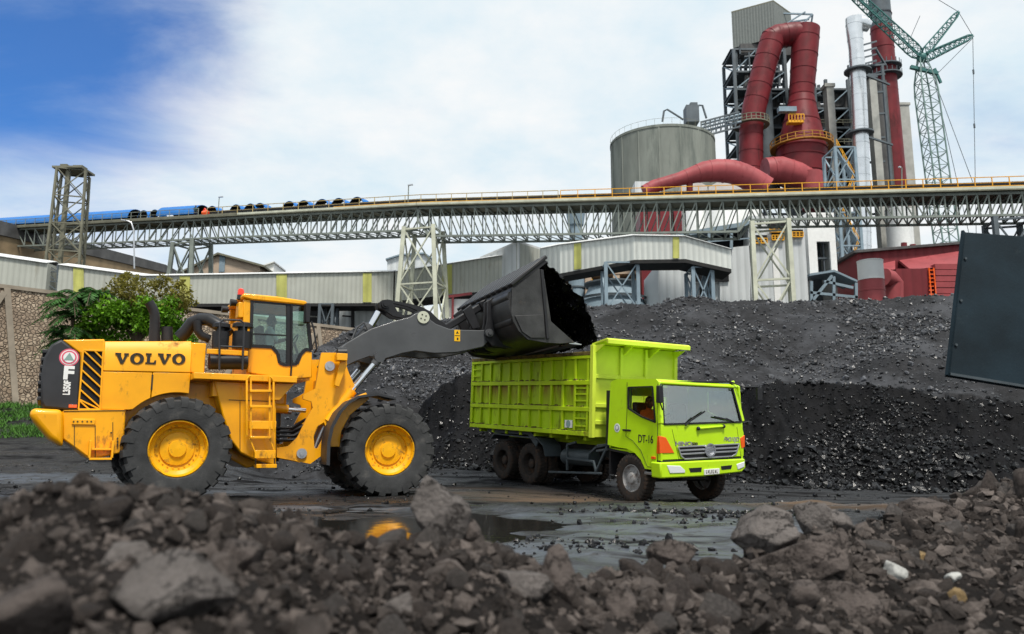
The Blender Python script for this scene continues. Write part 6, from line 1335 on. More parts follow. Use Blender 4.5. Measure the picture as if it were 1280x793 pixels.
root = bthing('cone_tank', 'pale conical steel tank below the arching gallery', 'tank', 765, 98); Yt = 98.; q = MB(); a = at(765, 360, Yt); z_ = lambda py: at(765, py, Yt).z
q.lathe([(4.2,0),(4.2,z_(385)),(3.9,z_(378)),(3.0,z_(362)),(2.9,z_(358)),(0,z_(357))], (a.x,Yt,0), n=32); wb_(q, 'shell', 'bsteel', root); q = MB(); q.lathe([(4.3,z_(377)),(4.35,z_(374)),(3.9,z_(374))], (a.x,Yt,0), n=32); q.lathe([(3.1,z_(361)),(3.5,z_(357)),(3.5,z_(355)),(3.0,z_(355))], (a.x,Yt,0), n=32); wb_(q, 'rim_band', 'dsteel', root)
# ---- grey plant building and white stair building
root = bthing('plant_building', 'big grey clad plant building with open dark bay behind the cream braced tower', 'building', 920, 92); Yg = 88.
q = MB(); poly_wall(q, [(823,328),(850,326),(913,330),(913,372),(913,420),(823,420)], Yg, 10.); wb_(q, 'wall', 'sheetb', root)
q = MB(); poly_wall(q, [(900,311),(938,307),(938,420),(900,420)], Yg-.6, 12.); wb_(q, 'wall', 'sheetb', root); q = MB(); pbox(q, 938.2, 1009, 270, 420, Yg-.6, 14.); wb_(q, 'wall', 'sheetb', root)
q = MB(); poly_wall(q, [(852,297),(938,284),(938,307),(904,311),(880,311)], Yg+1.5, .4); wb_(q, 'dark_bay', 'dark', root)
q = MB(); A, B_ = at(845,297,Yg-1.), at(939,281.5,Yg-1.); q.add([A,B_,B_+V3((0,13,0)),A+V3((0,13,0))]+[p+V3((0,0,.5)) for p in (A,B_,B_+V3((0,13,0)),A+V3((0,13,0)))], [(0,1,2,3),(7,6,5,4),(0,4,5,1),(2,6,7,3),(0,3,7,4),(1,5,6,2)]); wb_(q, 'roof', 'bsteel', root)
q = MB()
for px in (886, 914): q.beam(at(px,290,Yg-.8), at(px,312,Yg-.8), .3)
q.beam(at(880,303,Yg-.8), at(938,298,Yg-.8), .15); wb_(q, 'bay_column', 'bsteel', root)
q = MB(); pbox(q, 868, 911, 335, 352, Yg-.85, .2); pbox(q, 876, 890, 343, 420, Yg-.9, .3); wb_(q, 'doorway', 'dark', root)
for px0, px1, t, b in ((944,959,294,304),(965,980,291,300),(986,1004,287,296),(962,985,275,290)):
    q = MB(); pbox(q, px0, px1, t, b, Yg-.75, .2); w = wb_(q, 'window', 'dark', root); q = MB()
    for k in range(5): u = px0+(px1-px0)*k/4; q.beam(at(u,b,Yg-1.), at(u,b-6,Yg-1.), .1)
    q.beam(at(px0,b-6,Yg-1.), at(px1,b-6,Yg-1.), .09); q.beam(at(px0,b-3,Yg-1.), at(px1,b-3,Yg-1.), .06); q.beam(at(px0,b,Yg-1.), at(px1,b,Yg-1.), .14); o = wb_(q, 'balcony_rail', 'yrail', root)
    o.parent = w; o.matrix_parent_inverse = Matrix()
q = MB(); pbox(q, 968, 976, 310, 420, Yg-.72, .1); wb_(q, 'pale_panel', 'white', root)
root = bthing('white_building', 'white clad tower block with a tall dark door opening', 'building', 1027, 92); Yw = 91.
q = MB()
A = [at(u, 300, Yw).x for u in (1010, 1020.5, 1037, 1044.5)]; zt, zd1, zd0 = at(1027,269,Yw).z, at(1028,302,Yw).z, at(1028,342,Yw).z
q.prism([(A[0],zd0-.8),(A[1],zd0),(A[1],zd1),(A[2],zd1+.0),(A[2],zd0-.6),(A[3],zd0-.7),(A[3],zt),(A[0],zt)], Yw, Yw+.4); q.bx(A[0], A[0]+.3, Yw+.41, Yw+9, 0, zt); q.bx(A[3]-.3, A[3], Yw+.41, Yw+9, 0, zt); q.bx(A[0], A[3], Yw, Yw+9, zt+.01, zt+.3); q.bx(A[0]+.31, A[3]-.31, Yw+8.6, Yw+9, 0, zt); wb_(q, 'wall', 'white', root)
q = MB(); q.beam(V3(((A[1]+A[2])/2+.35,Yw+1.,zd0)), V3(((A[1]+A[2])/2+.35,Yw+1.,zd1)), .15); q.bx(A[1], A[2], Yw+.8, Yw+1.1, (zd0+zd1)/2, (zd0+zd1)/2+.2); q.bx(A[0]+.32, A[3]-.32, Yw+4, Yw+4.2, 0, zt-1); wb_(q, 'door_frame', 'dsteel', root)
q = MB(); a = at(1012,345,Yw-3), at(1043,340,Yw-3), at(1072,353,Yw-3)
for A_, B_ in ((a[0],a[1]),(a[1],a[2])): q.add([A_,B_,B_+V3((0,4,0)),A_+V3((0,4,0))]+[p+V3((0,0,.25)) for p in (A_,B_,B_+V3((0,4,0)),A_+V3((0,4,0)))], [(0,1,2,3),(7,6,5,4),(0,4,5,1),(2,6,7,3),(0,3,7,4),(1,5,6,2)])
for u0, v0, u1, v1 in ((1014,378,1040,345),(1014,352,1014,380),(1042,346,1042,380),(1070,354,1070,380),(1012,366,1072,372),(1030,352,1066,360)): q.beam(at(u0,v0,Yw-3), at(u1,v1,Yw-3), .3)
wb_(q, 'loading_canopy', 'bsteel', root)
root = bthing('stair_tower', 'blue grey open stair tower with yellow rails beside the white building', 'stair tower', 1060, 104); Ys = 104.
a, c = at(1048,250,Ys), at(1073,250,Ys); zt = at(1060,184,Ys).z
lattice(root, [V3((x,y,0)) for x, y in ((a.x,Ys),(c.x,Ys),(c.x,Ys+4),(a.x,Ys+4))], [V3((x,y,zt)) for x, y in ((a.x,Ys),(c.x,Ys),(c.x,Ys+4),(a.x,Ys+4))], [zt*k/9 for k in range(10)], .36, .15, 'bsteel')
q = MB(); r_ = MB()
for k in range(9):
    z0, z1 = zt*k/9, zt*(k+1)/9; s_ = 1 if k % 2 else -1; A_, B_ = V3((a.x+.3 if s_ > 0 else c.x-.3, Ys+.5, z0)), V3((c.x-.3 if s_ > 0 else a.x+.3, Ys+.5, z1)); q.beam(A_, B_, .9, .12)
    for h in (.6, 1.1): r_.beam(A_+V3((0,-.5,h)), B_+V3((0,-.5,h)), .07)
    for t in (0, .33, .66, 1): p = A_+(B_-A_)*t+V3((0,-.5,0)); r_.beam(p, p+V3((0,0,1.1)), .06)
wb_(q, 'stair_flight', 'bsteel', root); wb_(r_, 'stair_rail', 'yrail', root)
# ---- round tank, red filter house
root = bthing('round_tank', 'round tank, white above and pink below, behind the coal heap', 'tank', 1089, 80); Yq = 80.; a = at(1089, 350, Yq); z_ = lambda py: at(1089, py, Yq).z; rr = (at(1104.5,350,Yq).x-at(1073.5,350,Yq).x)/2*.98
q = MB(); q.lathe([(rr,z_(351)),(rr,z_(328)),(rr*1.03,z_(327.5)),(rr*1.03,z_(326.5)),(0,z_(326))], (a.x,Yq,0), n=36); wb_(q, 'upper_shell', 'sheetroof', root); q = MB(); q.lathe([(rr*1.0,0),(rr,z_(364)-.1),(rr*1.03,z_(364)-.08),(rr*1.03,z_(364)+.08),(rr,z_(364)+.1),(rr*1.0,z_(351)-.02),(rr*1.03,z_(351)-.02),(rr*1.03,z_(351)+.02)], (a.x,Yq,0), n=36); wb_(q, 'lower_shell', 'redl', root)
root = bthing('filter_house', 'red corrugated filter house with pink hopper panels behind the coal heap at right', 'building', 1140, 92); Yf = 92.
q = MB(); poly_wall(q, [(1072,317),(1195,307),(1240,303),(1240,400),(1072,400)], Yf, 10.); wb_(q, 'wall', 'redd', root)
q = MB(); A, B_ = at(1068,316,Yf-.5), at(1245,301.5,Yf-.5); q.add([A,B_,B_+V3((0,11,0)),A+V3((0,11,0))]+[p+V3((0,0,.3)) for p in (A,B_,B_+V3((0,11,0)),A+V3((0,11,0)))], [(0,1,2,3),(7,6,5,4),(0,4,5,1),(2,6,7,3),(0,3,7,4),(1,5,6,2)]); wb_(q, 'roof', 'darkroof', root)
q = MB(); P_ = [at(1124,325.5,Yf-.3), at(1200,314,Yf-.3), at(1200,332,Yf-3.5), at(1138,337,Yf-3.5)]; q.add(P_+[p+V3((0,.3,-.1)) for p in P_], [(0,1,2,3),(7,6,5,4),(0,4,5,1),(2,6,7,3),(0,3,7,4),(1,5,6,2)]); P_ = [at(1100,330,Yf-.3), at(1119,326,Yf-.3), at(1119,337,Yf-2.5), at(1100,338,Yf-2.5)]; q.add(P_+[p+V3((0,.3,-.1)) for p in P_], [(0,1,2,3),(7,6,5,4),(0,4,5,1),(2,6,7,3),(0,3,7,4),(1,5,6,2)]); wb_(q, 'hopper_panel', 'redl', root)
q = MB(); pbox(q, 1120, 1160, 336, 380, Yf-5, 4.5, 0.); wb_(q, 'dark_red_bin', 'redd', root)
q = MB()
for k in range(6): pbox(q, 1169+k*.3, 1215, 330+k*7.5, 336.8+k*7.5, Yf-4-.05*(k % 2), 3.)
wb_(q, 'ribbed_bin', 'redl', root)
q = MB(); lx = [at(1161,335,Yf-5.2), at(1167,335,Yf-5.2)]; 
for p in lx: q.beam(p, V3((p.x,p.y,0)), .12)
for k in range(9): q.beam(at(1161,338+k*5,Yf-5.2), at(1167,338+k*5,Yf-5.2), .1)
wb_(q, 'cat_ladder', 'orange', root)
q = MB(); q.tube([at(1105,347,86.), at(1112,349,86.3), at(1117,354,86.6), at(1117,380,86.6)], 1.0, 18); wb_(q, 'elbow_duct', 'redl', root)
for px, py in ((1130,304),(1141,306)): q = MB(); a = at(px, py+8, Yf+3); q.cyl(a, at(px, py, Yf+3), .35, n=12); wb_(q, 'roof_vent', 'redd', root)
# ---- concrete silo
root = bthing('concrete_silo', 'large round grey concrete silo above the conveyor', 'silo', 828, 140); Yo = 140.; a = at(828, 200, Yo); rs = (at(893,200,Yo).x-at(763,200,Yo).x)/2*.985; z_ = lambda py: at(828, py, Yo-rs).z
q = MB(); q.lathe([(rs,0),(rs,z_(158.)),(rs*1.012,z_(158.)),(rs*1.012,z_(155.)),(rs*.96,z_(155.)),(0,z_(154.5))], (a.x,Yo,0), n=72); wb_(q, 'shell', 'conc', root)
q = MB()
for k in range(16): t = 2*pi*k/16+.15; q.beam((a.x+(rs-.08)*cos(t), Yo+(rs-.08)*sin(t), 0), (a.x+(rs-.08)*cos(t), Yo+(rs-.08)*sin(t), z_(158)), .3)
wb_(q, 'shell_seam', 'conc', root)
q = MB(); ring = [V3((a.x+rs*cos(2*pi*k/40), Yo+rs*sin(2*pi*k/40), z_(155.))) for k in range(41)]
for k in range(40): 
    q.beam(ring[k], ring[k]+V3((0,0,1.1)), .035); q.beam(ring[k]+V3((0,0,1.1)), ring[k+1]+V3((0,0,1.1)), .035)
wb_(q, 'roof_rail', 'tolive', root)
root2 = bthing('roof_equipment', 'grey filter box with bent pipes standing on the silo roof', 'equipment', 866, 134, z=z_(155.)); q = MB(); pbox(q, 858, 874, 131, 152, 134., 2.5); pbox(q, 863, 872, 128, 131, 134.2, 2.); wb_(q, 'filter_box', 'dsteel', root2)
q = MB(); q.tube([at(828,152,134.), at(830,139,134.), at(834,137,134.), at(850,147,134.), at(854,150,134.)], .18, 8); wb_(q, 'bent_pipe', 'dsteel', root2); q = MB(); q.tube([at(874,132,134.), at(878,132,134.), at(883,148,134.)], .18, 8); wb_(q, 'bent_pipe', 'dsteel', root2)
root = bthing('pipe_bridge', 'narrow truss pipe bridge between silo and red duct tower', 'pipe bridge', 905, 146); q = MB()
for dy, t in ((0,0),(2.5,0)):
    top = [at(876+6*k, 153-1.6*k, 146.+dy) for k in range(9)]; bot = [p+V3((0,0,-3.0)) for p in top]
    for k in range(8): q.beam(top[k], top[k+1], .28); q.beam(bot[k], bot[k+1], .28); q.beam(top[k], bot[k], .15); q.beam(bot[k], top[k+1], .15)
wb_(q, 'truss', 'dsteel', root)
q = MB()
for dz in (-.5,-1.2,-2.): q.tube([at(876,153,147.)+V3((0,0,dz)), at(926,140,147.)+V3((0,0,dz))], .24, 8)
wb_(q, 'pipes', 'bsteel', root)
# ---- preheater tower and ducts
Yp = 150.
root = bthing('preheater_tower', 'dark steel framed process tower with a grey box house on top', 'tower', 985, 162); q = MB(); z_ = lambda py: at(980, py, Yp+8).z
xs_ = [at(u, 150, Yp+8).x for u in (921, 950, 985, 1035, 1063)]; zs_ = [0]+[z_(py) for py in (300,268,240,212,184,160,136,112,90,62)]
for x in xs_:
    for y in (Yp+8, Yp+16):
        top = zs_[-1] if x < xs_[2]+.1 else z_(100); q.beam((x,y,0), (x,y,top), .6)
for z in zs_[1:]:
    xe = xs_[2] if z > z_(101) else xs_[4]
    for y in (Yp+8, Yp+16): q.beam((xs_[0],y,z), (xe,y,z), .4)
    for x in xs_:
        if x <= xe+.1: q.beam((x,Yp+8,z), (x,Yp+16,z), .4)
wb_(q, 'steel_frame', 'dsteel', root)
q = MB()
for z in zs_[3:]: xe = xs_[2] if z > z_(101) else xs_[4]; q.bx(xs_[0]-.5, xe+.5, Yp+8.5, Yp+15.5, z+.25, z+.4)
wb_(q, 'floor_deck', 'dsteel', root)
q = MB()
for z0, z1 in zip(zs_[2:-1], zs_[3:]):
    xe = 2 if z1 > z_(101) else 4
    for i in range(xe): q.beam((xs_[i],Yp+7.9,z0), (xs_[i+1],Yp+7.9,z1), .22); 
    q.beam((xs_[0],Yp+8,z0), (xs_[0],Yp+16,z1), .22)
wb_(q, 'bracing', 'bsteel', root)
q = MB(); q.bx(xs_[2]+1., xs_[4]-.5, Yp+10, Yp+15, 0, z_(128)); q.bx(xs_[0]+2., xs_[2], Yp+12, Yp+15, z_(215), z_(100)); wb_(q, 'inner_cladding', 'darkroof', root)
q = MB()
for px, r in ((957,1.6),(944,1.2),(1014,1.5)): p = at(px, 160, Yp+6); q.cyl((p.x,p.y,z_(250)), (p.x,p.y,z_(112)), r, n=16)
wb_(q, 'inner_duct', 'dsteel', root)
q = MB(); r2 = random.Random(5)
for k in range(70):
    i = r2.randrange(2, len(zs_)-1); z = zs_[i]+r2.uniform(.5, 4); xe = xs_[2] if z > z_(104) else xs_[4]; x0 = r2.uniform(xs_[0], xe-2); y = Yp+r2.uniform(7.5, 12)
    if r2.random() < .5: q.tube([(x0,y,z),(min(xe, x0+r2.uniform(2,7)),y,z+r2.uniform(-.4,.4))], r2.uniform(.12,.4), 8)
    else: q.tube([(x0,y,z),(x0,y,min(z+r2.uniform(3,9), zs_[-1] if x0 < xs_[2] else z_(104)))], r2.uniform(.12,.45), 8)
wb_(q, 'pipework', 'dsteel', root)
for k in range(9):
    i = r2.randrange(3, len(zs_)-2); z = zs_[i]+.42; xe = xs_[2] if z > z_(112) else xs_[4]; x0 = r2.uniform(xs_[0]+.5, xe-3); q = MB(); w_ = r2.uniform(1.2,2.6); q.bx(x0, x0+w_, Yp+8.6, Yp+10, z, z+r2.uniform(1.2,2.6)); q.cyl((x0+w_/2,Yp+9.3,z+1), (x0+w_/2,Yp+9.3,z+3.2), .5, n=12); wb_(q, 'machine', r2.choice(['darkroof','bsteel','dsteel']), root)
for z in (zs_[5], zs_[6], zs_[4]):
    q = MB(); x0, x1 = xs_[2], xs_[4]; 
    for h in (.55,1.1): q.beam((x0,Yp+7.4,z+h+.4), (x1,Yp+7.4,z+h+.4), .14)
    for k in range(8): x = x0+(x1-x0)*k/7; q.beam((x,Yp+7.4,z+.4), (x,Yp+7.4,z+1.5), .12)
    wb_(q, 'platform_rail', 'tolive', root)
A, B_, C = at(914.5,22,Yp+10.5), at(966.5,2,Yp+6), at(988,8,Yp+11); zt, zb = at(966.5,2,Yp+6).z, at(966.5,47,Yp+6).z
bxh = MB(); Dq = A+C-B_; pl_ = [(p.x,p.y) for p in (A,B_,C,Dq)]; bxh.prism(pl_, zb, zt, 'z'); bh = wb_(bxh, 'box_house', mat('box_house_sheet', (.17,.185,.175), .6, var=.1, corr=(.6,'X',.05)), root)
q = MB(); q.prism([(x+(x-xs_[1])*.01, y) for x, y in pl_], zt+.02, zt+.3, 'z'); wb_(q, 'box_roof', 'tolive', root)
q = MB(); e0 = V3((C.x,C.y,zt-2))
for dz in (0,-3): q.beam(V3((C.x-3,C.y-2,zt-1+dz)), V3((C.x+3.5,C.y-3,zt-1.8+dz)), .3); q.beam(V3((C.x-1,C.y+2,zt-1+dz)), V3((C.x+3.5,C.y-1,zt-1.8+dz)), .3)
q.beam(V3((C.x+3.5,C.y-3,zt-1.8)), V3((C.x,C.y-2,zt-5)), .3); q.beam(V3((C.x+3.5,C.y-3,zt-1.8)), V3((C.x+3.5,C.y-1,zt-4.8)), .3); q.beam(V3((C.x+2,C.y-3,zt-1.2)), V3((C.x-2,C.y-2,zt-3.5)), .25); wb_(q, 'hoist_frame', 'bsteel', root)
q = MB(); q.bx(A.x+1, C.x-1, B_.y+2.5, B_.y+7, zs_[-1]-1., zb-.02); wb_(q, 'shaft_head', 'darkroof', root)
# big red duct loop
root = bthing('red_duct_loop', 'huge dark red duct forming an upside down U beside the process tower', 'duct', 970, 150)
def duct(pts, m, n=28, name='duct', par=None, rings=None, rings_m=None):
    P_ = [at(px, py, Y) for px, py, r, Y in pts]; R = [r*Y/FPX for px, py, r, Y in pts]; q = MB(); q.tube(P_, R, n); o = wb_(q, name, m, par)
    L = 0
    for i in range(len(P_)-1):
        d = P_[i+1]-P_[i]; k = max(1, int(d.length/2.6))
        for j in range(k):
            t = (j+.5)/k; c = P_[i]+d*t; r = R[i]+(R[i+1]-R[i])*t; u = d.normalized(); q = MB(); q.tube([c-u*.09, c+u*.09], [r*1.03, r*1.03], n); wb_(q, 'flange_ring', m, par)
    return o
duct([(938.5,222,15.5,150),(939,160,15.2,150),(943,134,15.5,150),(956,82,15.8,150),(966,48,16,150)], 'red', name='left_leg', par=root)
duct([(960,52,15,150.2),(972,46,16,150.2),(992,43,16,150.2),(1011,44,16,150.2)], 'red', name='crown', par=root)
duct([(1008,36,17.5,150),(1006,60,17.5,150),(1002,118,15.8,150),(1002,122,15.8,150)], 'red', name='right_leg', par=root)
duct([(1002,122,16.2,150),(1002,140,20,150),(1002,168,27,150),(1002,187,31.5,150),(1002,190,32,150),(1002,228,30,150)], 'red', name='cone', par=root)
for cpx, cpy, r, m in ((938.8,158,17.5,'tolive'),(1002,186,33.5,mat('rail_rusty', (.40,.19,.03), .6))):
    q = MB(); c = at(cpx, cpy, 150); rr = r*.15; q.lathe([(rr,0),(rr+.9,0),(rr+.9,.25),(rr,.25)], c, n=32)
    for k in range(24):
        p = c+V3(((rr+.85)*cos(2*pi*k/24), (rr+.85)*sin(2*pi*k/24), 0)); p2 = c+V3(((rr+.85)*cos(2*pi*(k+1)/24), (rr+.85)*sin(2*pi*(k+1)/24), 0)); q.beam(p, p+V3((0,0,1.4)), .14)
        for h in (.7,1.4): q.beam(p+V3((0,0,h)), p2+V3((0,0,h)), .12)
    wb_(q, 'ring_platform', m, root)
q = MB(); pbox(q, 986, 1005, 150, 153, 145.3, 1.5); 
for k in range(6): q.beam(at(986+k*3.8,150,145.2), at(986+k*3.8,143,145.2), .14)
q.beam(at(986,143,145.2), at(1005,143,145.2), .16); wb_(q, 'small_platform', 'yrail', root)
q = MB(); pbox(q, 974, 996, 133, 139, 144.8, 1.2); wb_(q, 'valve_box', 'bsteel', root)
root = bthing('red_cross_duct', 'faded red pipe with a slanted end lying below the red duct loop', 'duct', 980, 143); duct([(956,214,17,143),(975,213,18,143.2),(996,219,17,143.6),(1016,228,14,144)], 'redl', name='pipe', par=root)
q = MB(); q.cyl(at(1014,216,143.), at(1017,262,143.), 2., n=16); wb_(q, 'down_leg', 'redl', root)
root = bthing('red_gas_duct', 'faded red duct arching over the conveyor in front of the silo', 'duct', 885, 118); duct([(806,240,9,118),(818,233,8.5,118),(832,229,8.5,118),(850,224,9,118),(866,219,11,118),(880,215,13.5,118),(896,213.5,15,118),(913,214.5,15.5,118),(928,219,15.5,118),(942,226,15.5,118),(958,236,15.5,118)], 'redl', name='pipe', par=root)
q = MB(); p = at(861,240,118.); q.tube([at(862,222,118.), at(862,250,118.)], .5, 10); q.cyl(at(826,250,118.), V3((at(826,250,118.).x,118.,0)), 3.4, n=24); q.cyl(at(943,236,118.), V3((at(943,236,118.).x,118.,0)), .8, n=12); wb_(q, 'support_leg', 'red', root)
root = bthing('filter_sheds', 'pair of small white roofed sheds above the conveyor before the silo', 'sheds', 880, 122)
for p0, p1, a_ in ((852,884,0), (886,929,1)):
    q = MB(); m_ = (p0+p1)/2; poly_wall(q, [(p0,232),(m_-4,226),(m_+4,226),(p1,233),(p1,252),(p0,252)] if a_ == 0 else [(p0,234),(p0+14,226),(p0+20,226),(p1,236),(p1,252),(p0,252)], 121.5+a_*.4, 8.); wb_(q, 'shed', 'sheetroof', root)
q = MB(); pbox(q, 794, 826, 227, 252, 124., 4.); pbox(q, 880, 930, 252, 262, 124., 6., 0.); wb_(q, 'base_block', 'sheetb', root)
root = bthing('process_vessels', 'white and grey vessels half hidden behind the conveyor truss', 'vessels', 890, 108); q = MB()
for px, r, py in ((866,1.8,258),(902,3.2,256),(930,2.4,262)): p = at(px, py, 108.); q.lathe([(0,p.z+.6),(r*.7,p.z+.4),(r,p.z-.2),(r,0)], (p.x,108.,0), n=24)
wb_(q, 'vessel', 'white', root); q = MB(); pbox(q, 842, 858, 254, 300, 107.5, 3., 0.); pbox(q, 800, 838, 262, 300, 107., 4., 0.); wb_(q, 'machine_block', 'red', root); q = MB(); pbox(q, 912, 935, 252, 275, 106.5, 3., 0.); wb_(q, 'dark_block', 'darkroof', root)
# ---- chimneys and columns
Yc = 165.
root = bthing('chimney', 'tall dark red banded chimney with a grey top at the right', 'chimney', 1118, Yc); a = at(1120, 235, Yc); z_ = lambda py: at(1116, py, Yc).z; k_ = Yc/FPX
q = MB(); prof = [(15.5*k_,0),(15.5*k_,z_(230)),(14.2*k_,z_(90)),(13.9*k_,z_(35))]; q.lathe(prof, (a.x-.4,Yc,0), n=36); wb_(q, 'shaft', 'red', root); q = MB(); q.lathe([(13.8*k_,z_(35)),(13.2*k_,z_(-45)),(11*k_,z_(-45))], (a.x-.4,Yc,0), n=36); wb_(q, 'top_section', 'dsteel', root)
q = MB(); 
for py in (20,40,62,95,115,140,165,190,212): q.lathe([(14.6*k_,z_(py)),(15.6*k_-(230-py)*.0028,z_(py)),(15.6*k_-(230-py)*.0028,z_(py)+.3),(14.*k_,z_(py)+.3)], (a.x-.4,Yc,0), n=36)
wb_(q, 'band', 'red', root)
for py in (86, 97): 
    q = MB()
    c = V3((a.x-.4,Yc,z_(py))); q.lathe([(2.2,0),(3.5,0),(3.5,.25),(2.2,.25)], c, n=28)
    for k in range(20): p = c+V3((3.4*cos(2*pi*k/20),3.4*sin(2*pi*k/20),0)); q.beam(p, p+V3((0,0,1.2)), .12)
    wb_(q, 'ring_platform', 'dsteel', root)
root = bthing('silver_duct', 'shiny silver clad vertical duct with a crooked top', 'duct', 1075, 146); Yd = 146.
duct([(1087,32,9,Yd),(1078,29,10,Yd),(1069,26,9,Yd)], 'alu', name='crook', par=root); duct([(1068,24,11.5,Yd),(1068,40,10.5,Yd),(1070,62,9.5,Yd),(1072,90,10,Yd),(1075,150,10,Yd),(1077,230,10.5,Yd),(1078,300,10.5,Yd),(1079,420,10.5,Yd)], 'alu', name='pipe', par=root)
for py in (90, 168): q = MB(); c = at(1072+ (py-90)*.04, py, Yd); q.lathe([(1.3,0),(2.5,0),(2.5,.3),(1.3,.3)], c, n=24); q.beam(c+V3((1.5,1,0)), c+V3((9,6,.2)), .35); wb_(q, 'ring_platform', 'dsteel', root)
root = bthing('concrete_column', 'pale concrete column between the silver duct and the red chimney', 'column', 1090, 155); q = MB(); pbox(q, 1086, 1095, 92, 300, 155., 2., 0.); wb_(q, 'shaft', 'concl', root); q = MB(); pbox(q, 1084, 1097, 92, 97, 154.8, 2.4); wb_(q, 'cap', 'dsteel', root)
root = bthing('concrete_column', 'pale concrete column right behind the red chimney', 'column', 1132, 172); q = MB(); pbox(q, 1124, 1136, 128, 300, 172., 2., 0.); wb_(q, 'shaft', 'concl', root); q = MB(); pbox(q, 1122, 1138, 128, 131, 171.8, 2.4); wb_(q, 'cap', 'concl', root)
root = bthing('concrete_column', 'pale concrete column left of the silver duct under the tower roof', 'column', 1038, 152); q = MB(); pbox(q, 1033, 1042, 108, 300, 152., 2., 0.); wb_(q, 'shaft', 'concl', root); q = MB(); pbox(q, 1031, 1044, 104, 108, 151.8, 2.4); wb_(q, 'cap', 'concl', root)
root = bthing('pale_stack', 'white lower stack standing under the conveyor beside the red chimney', 'stack', 1128, 150); q = MB(); p = at(1122, 275, 150.); q.cyl((p.x,150.,0), (p.x,150.,at(1122,262,150).z), 2.2, n=24); p2 = at(1133,275,152.); q.cyl((p2.x,152.,0), (p2.x,152.,at(1133,262,152).z), 1.1, n=16); wb_(q, 'shell', 'white', root)
root = bthing('steel_rack', 'dark steel pipe rack between silver duct and red chimney', 'rack', 1100, 158); q = MB()
for px in (1062,1084,1104): 
    p = at(px, 100, 158.); q.beam((p.x,158.,0), (p.x,158.,at(px,82,158).z), .5)
for py in (84,96,118,145,175,205,240,270): q.beam(at(1060,py,158.), at(1106,py-3,158.), .4)
for py in (52,60,68,76): q.beam(at(1077,py+5,150.), at(1095,py,158.), .35)
q.beam(at(1095,62,158.), at(1107,82,160.), .4); wb_(q, 'frame', 'dsteel', root)
q = MB(); pbox(q, 1090, 1108, 100, 300, 162., 3., 0.); pbox(q, 1040, 1066, 112, 240, 160., 3.); wb_(q, 'cladding', 'darkroof', root)
# ---- crane
Yx = 135.
root = bthing('crane', 'green lattice boom crane with raised jibs and hanging cable at the right', 'crane', 1200, Yx)
def boom(A, B_, w0, w1, n, ch, br, m, name, taper=.12):
    d = (B_-A).normalized(); s = d.cross(V3((0,1,0))).normalized(); t = d.cross(s).normalized(); q = MB(); L = []
    for i in range(n+1):
        f = i/n; w = (w0+(w1-w0)*f)/2*min(1, .35+f/taper, .35+(1-f)/taper); c = A+(B_-A)*f; L.append([c+s*a*w+t*b*w for a, b in ((-1,-1),(1,-1),(1,1),(-1,1))])
    for i in range(n):
        for k in range(4):
            q.beam(L[i][k], L[i+1][k], ch); q.beam(L[i][k], L[i+1][(k+1)%4] if i % 2 else L[i][k]*.0+L[i+1][(k+1)%4], br); q.beam(L[i][k], L[i][(k+1)%4], br)
    return wb_(q, name, m, root)
cb, ct = at(1201,420,Yx), at(1152,72,Yx); cb = V3((cb.x+.5,Yx,1.5))
boom(cb, ct, 2.8, 2.8, 30, .20, .10, 'teallight', 'main_boom')
boom(ct, at(1060,-14,Yx-4), 1.7, 1.2, 16, .18, .10, 'tealsteel', 'luffing_jib'); boom(ct+V3((0,0,.2)), at(1198,15,Yx), 1.5, .8, 9, .17, .1, 'tealsteel', 'upper_strut'); boom(ct+V3((0,0,-.4)), at(1216,45,Yx), 1.5, .8, 10, .17, .1, 'tealsteel', 'rear_strut')
q = MB(); q.ball(ct, .9, 10, 8); q.beam(at(1138,84,Yx), at(1172,92,Yx), .6); q.beam(at(1168,86,Yx), at(1176,104,Yx), .4); wb_(q, 'boom_head', 'tealsteel', root)
q = MB()
for a_, b_ in (((1216,45),(1222.5,420)), ((1198,15),(1216,45)), ((1198,15),(1160,-8)), ((1165,92),(1216,228)), ((1166,92),(1240,420)), ((1130,66),(1150,20)), ((1216,48),(1172,92)), ((1060,-10),(1150,70))): q.tube([at(*a_, Yx), at(*b_, Yx)], .055, 5)
for f in (.12,.3,.5,.7): p = at(1216+6.5*f, 45+375*f, Yx); q.cyl(p+V3((0,0,-.4)), p+V3((0,0,.4)), .16, n=8)
wb_(q, 'cable', 'dsteel', root)
q = MB(); b0 = V3((cb.x+1.5,Yx,0)); q.bx(b0.x-1.5, b0.x+5.5, Yx-1.8, Yx+1.8, 1.3, 3.6); wb_(q, 'machine_house', 'tealsteel', root, .1)
for s in (-1, 1): q = MB(); q.prism([(b0.x-4,.5),(b0.x-3.4,0.02),(b0.x+4.4,.02),(b0.x+5,.5),(b0.x+4.4,1.2),(b0.x-3.4,1.2)], Yx+s*2.6-.5, Yx+s*2.6+.5); wb_(q, 'crawler_track', 'black', root)
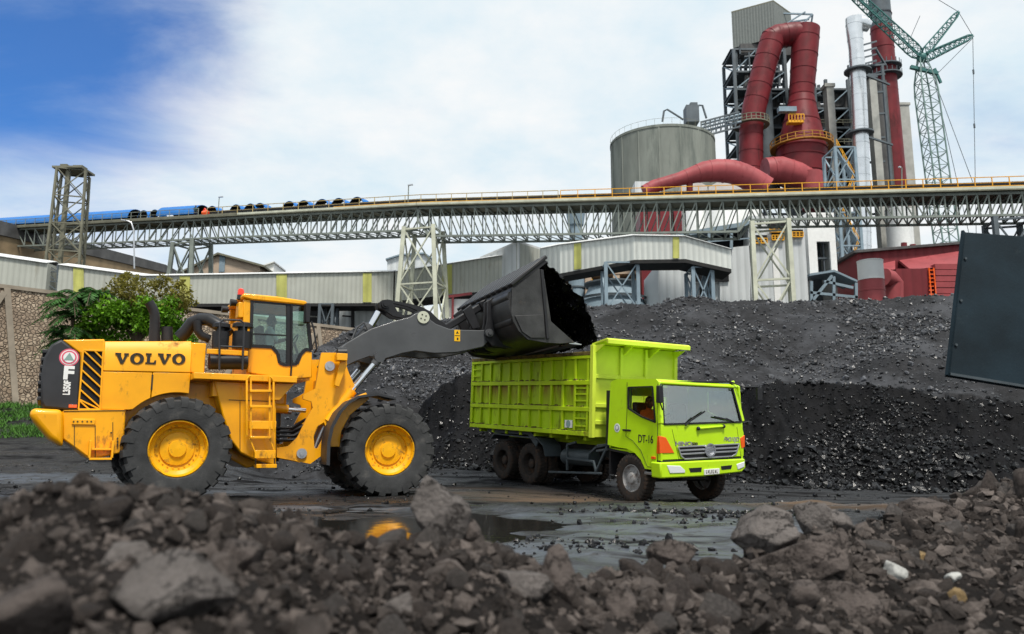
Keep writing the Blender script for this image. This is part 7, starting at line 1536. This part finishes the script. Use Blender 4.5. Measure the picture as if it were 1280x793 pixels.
# ---- blue-black steel hopper hanging in at the right edge
Yb = 9.5
A, B_, C, Dq = at(1203,290,Yb+.55), at(1330,299,Yb+.55), at(1330,494,Yb), at(1183,470,Yb)
root = thing('steel_hopper', 'dark blue black steel hopper side at the right edge', 'hopper', (at(1300,400,Yb).x, Yb, 0))
nrm = (B_-A).cross(Dq-A).normalized(); nrm = nrm if nrm.y > 0 else -nrm
xr_ = A+(B_-A)*2.2, Dq+(C-Dq)*2.2
q = MB(); P_ = [A, xr_[0], xr_[1], Dq]; q.add(P_+[p+nrm*.04 for p in P_], [(0,1,2,3),(7,6,5,4),(0,4,5,1),(2,6,7,3),(0,3,7,4),(1,5,6,2)]); wb_(q, 'front_plate', 'plate', root, .008)
q = MB(); back = V3((1.25,1.7,0)); blow = V3((.75,1.02,.55)); Q4 = [A+nrm*.041, A+nrm*.041+back, Dq+nrm*.041+blow, Dq+nrm*.041]; q.add(Q4+[p+V3((.04,-.01,0)) for p in Q4], [(0,1,2,3),(7,6,5,4),(0,4,5,1),(2,6,7,3),(0,3,7,4),(1,5,6,2)]); wb_(q, 'side_plate', 'plate', root)
q = MB(); P_ = [A+back+nrm*.05, xr_[0]+back, xr_[1]+blow, Dq+blow+nrm*.05]; q.add(P_+[p+nrm*.04 for p in P_], [(0,1,2,3),(7,6,5,4),(0,4,5,1),(2,6,7,3),(0,3,7,4),(1,5,6,2)]); wb_(q, 'rear_plate', 'plate', root)
q = MB(); q.beam(A+V3((.0,-.02,0)), Dq+V3((0,-.02,0)), .035, .05); wb_(q, 'edge_bead', 'plate', root); q = MB(); q.beam(Dq+V3((.03,-.015,.02)), xr_[1]+V3((0,-.015,.02)), .05, .03); wb_(q, 'bottom_flange', 'bluegrey', root)
for t in (.2,.5,.8): p = A+(Dq-A)*t+V3((.07,-.005,0)); q = MB(); q.cyl(p, p+V3((0,-.02,0)), .016, n=8); wb_(q, 'bolt', 'bluegrey', root)
for t in (1.5, 2.1):
    p = Dq+(C-Dq)*t+V3((.1,0,0))
    for dy in (.2, 1.0): q = MB(); q.beam((p.x,p.y+dy,-.2), (p.x,p.y+dy,p.z+.2), .16); wb_(q, 'leg', 'dsteel', root)
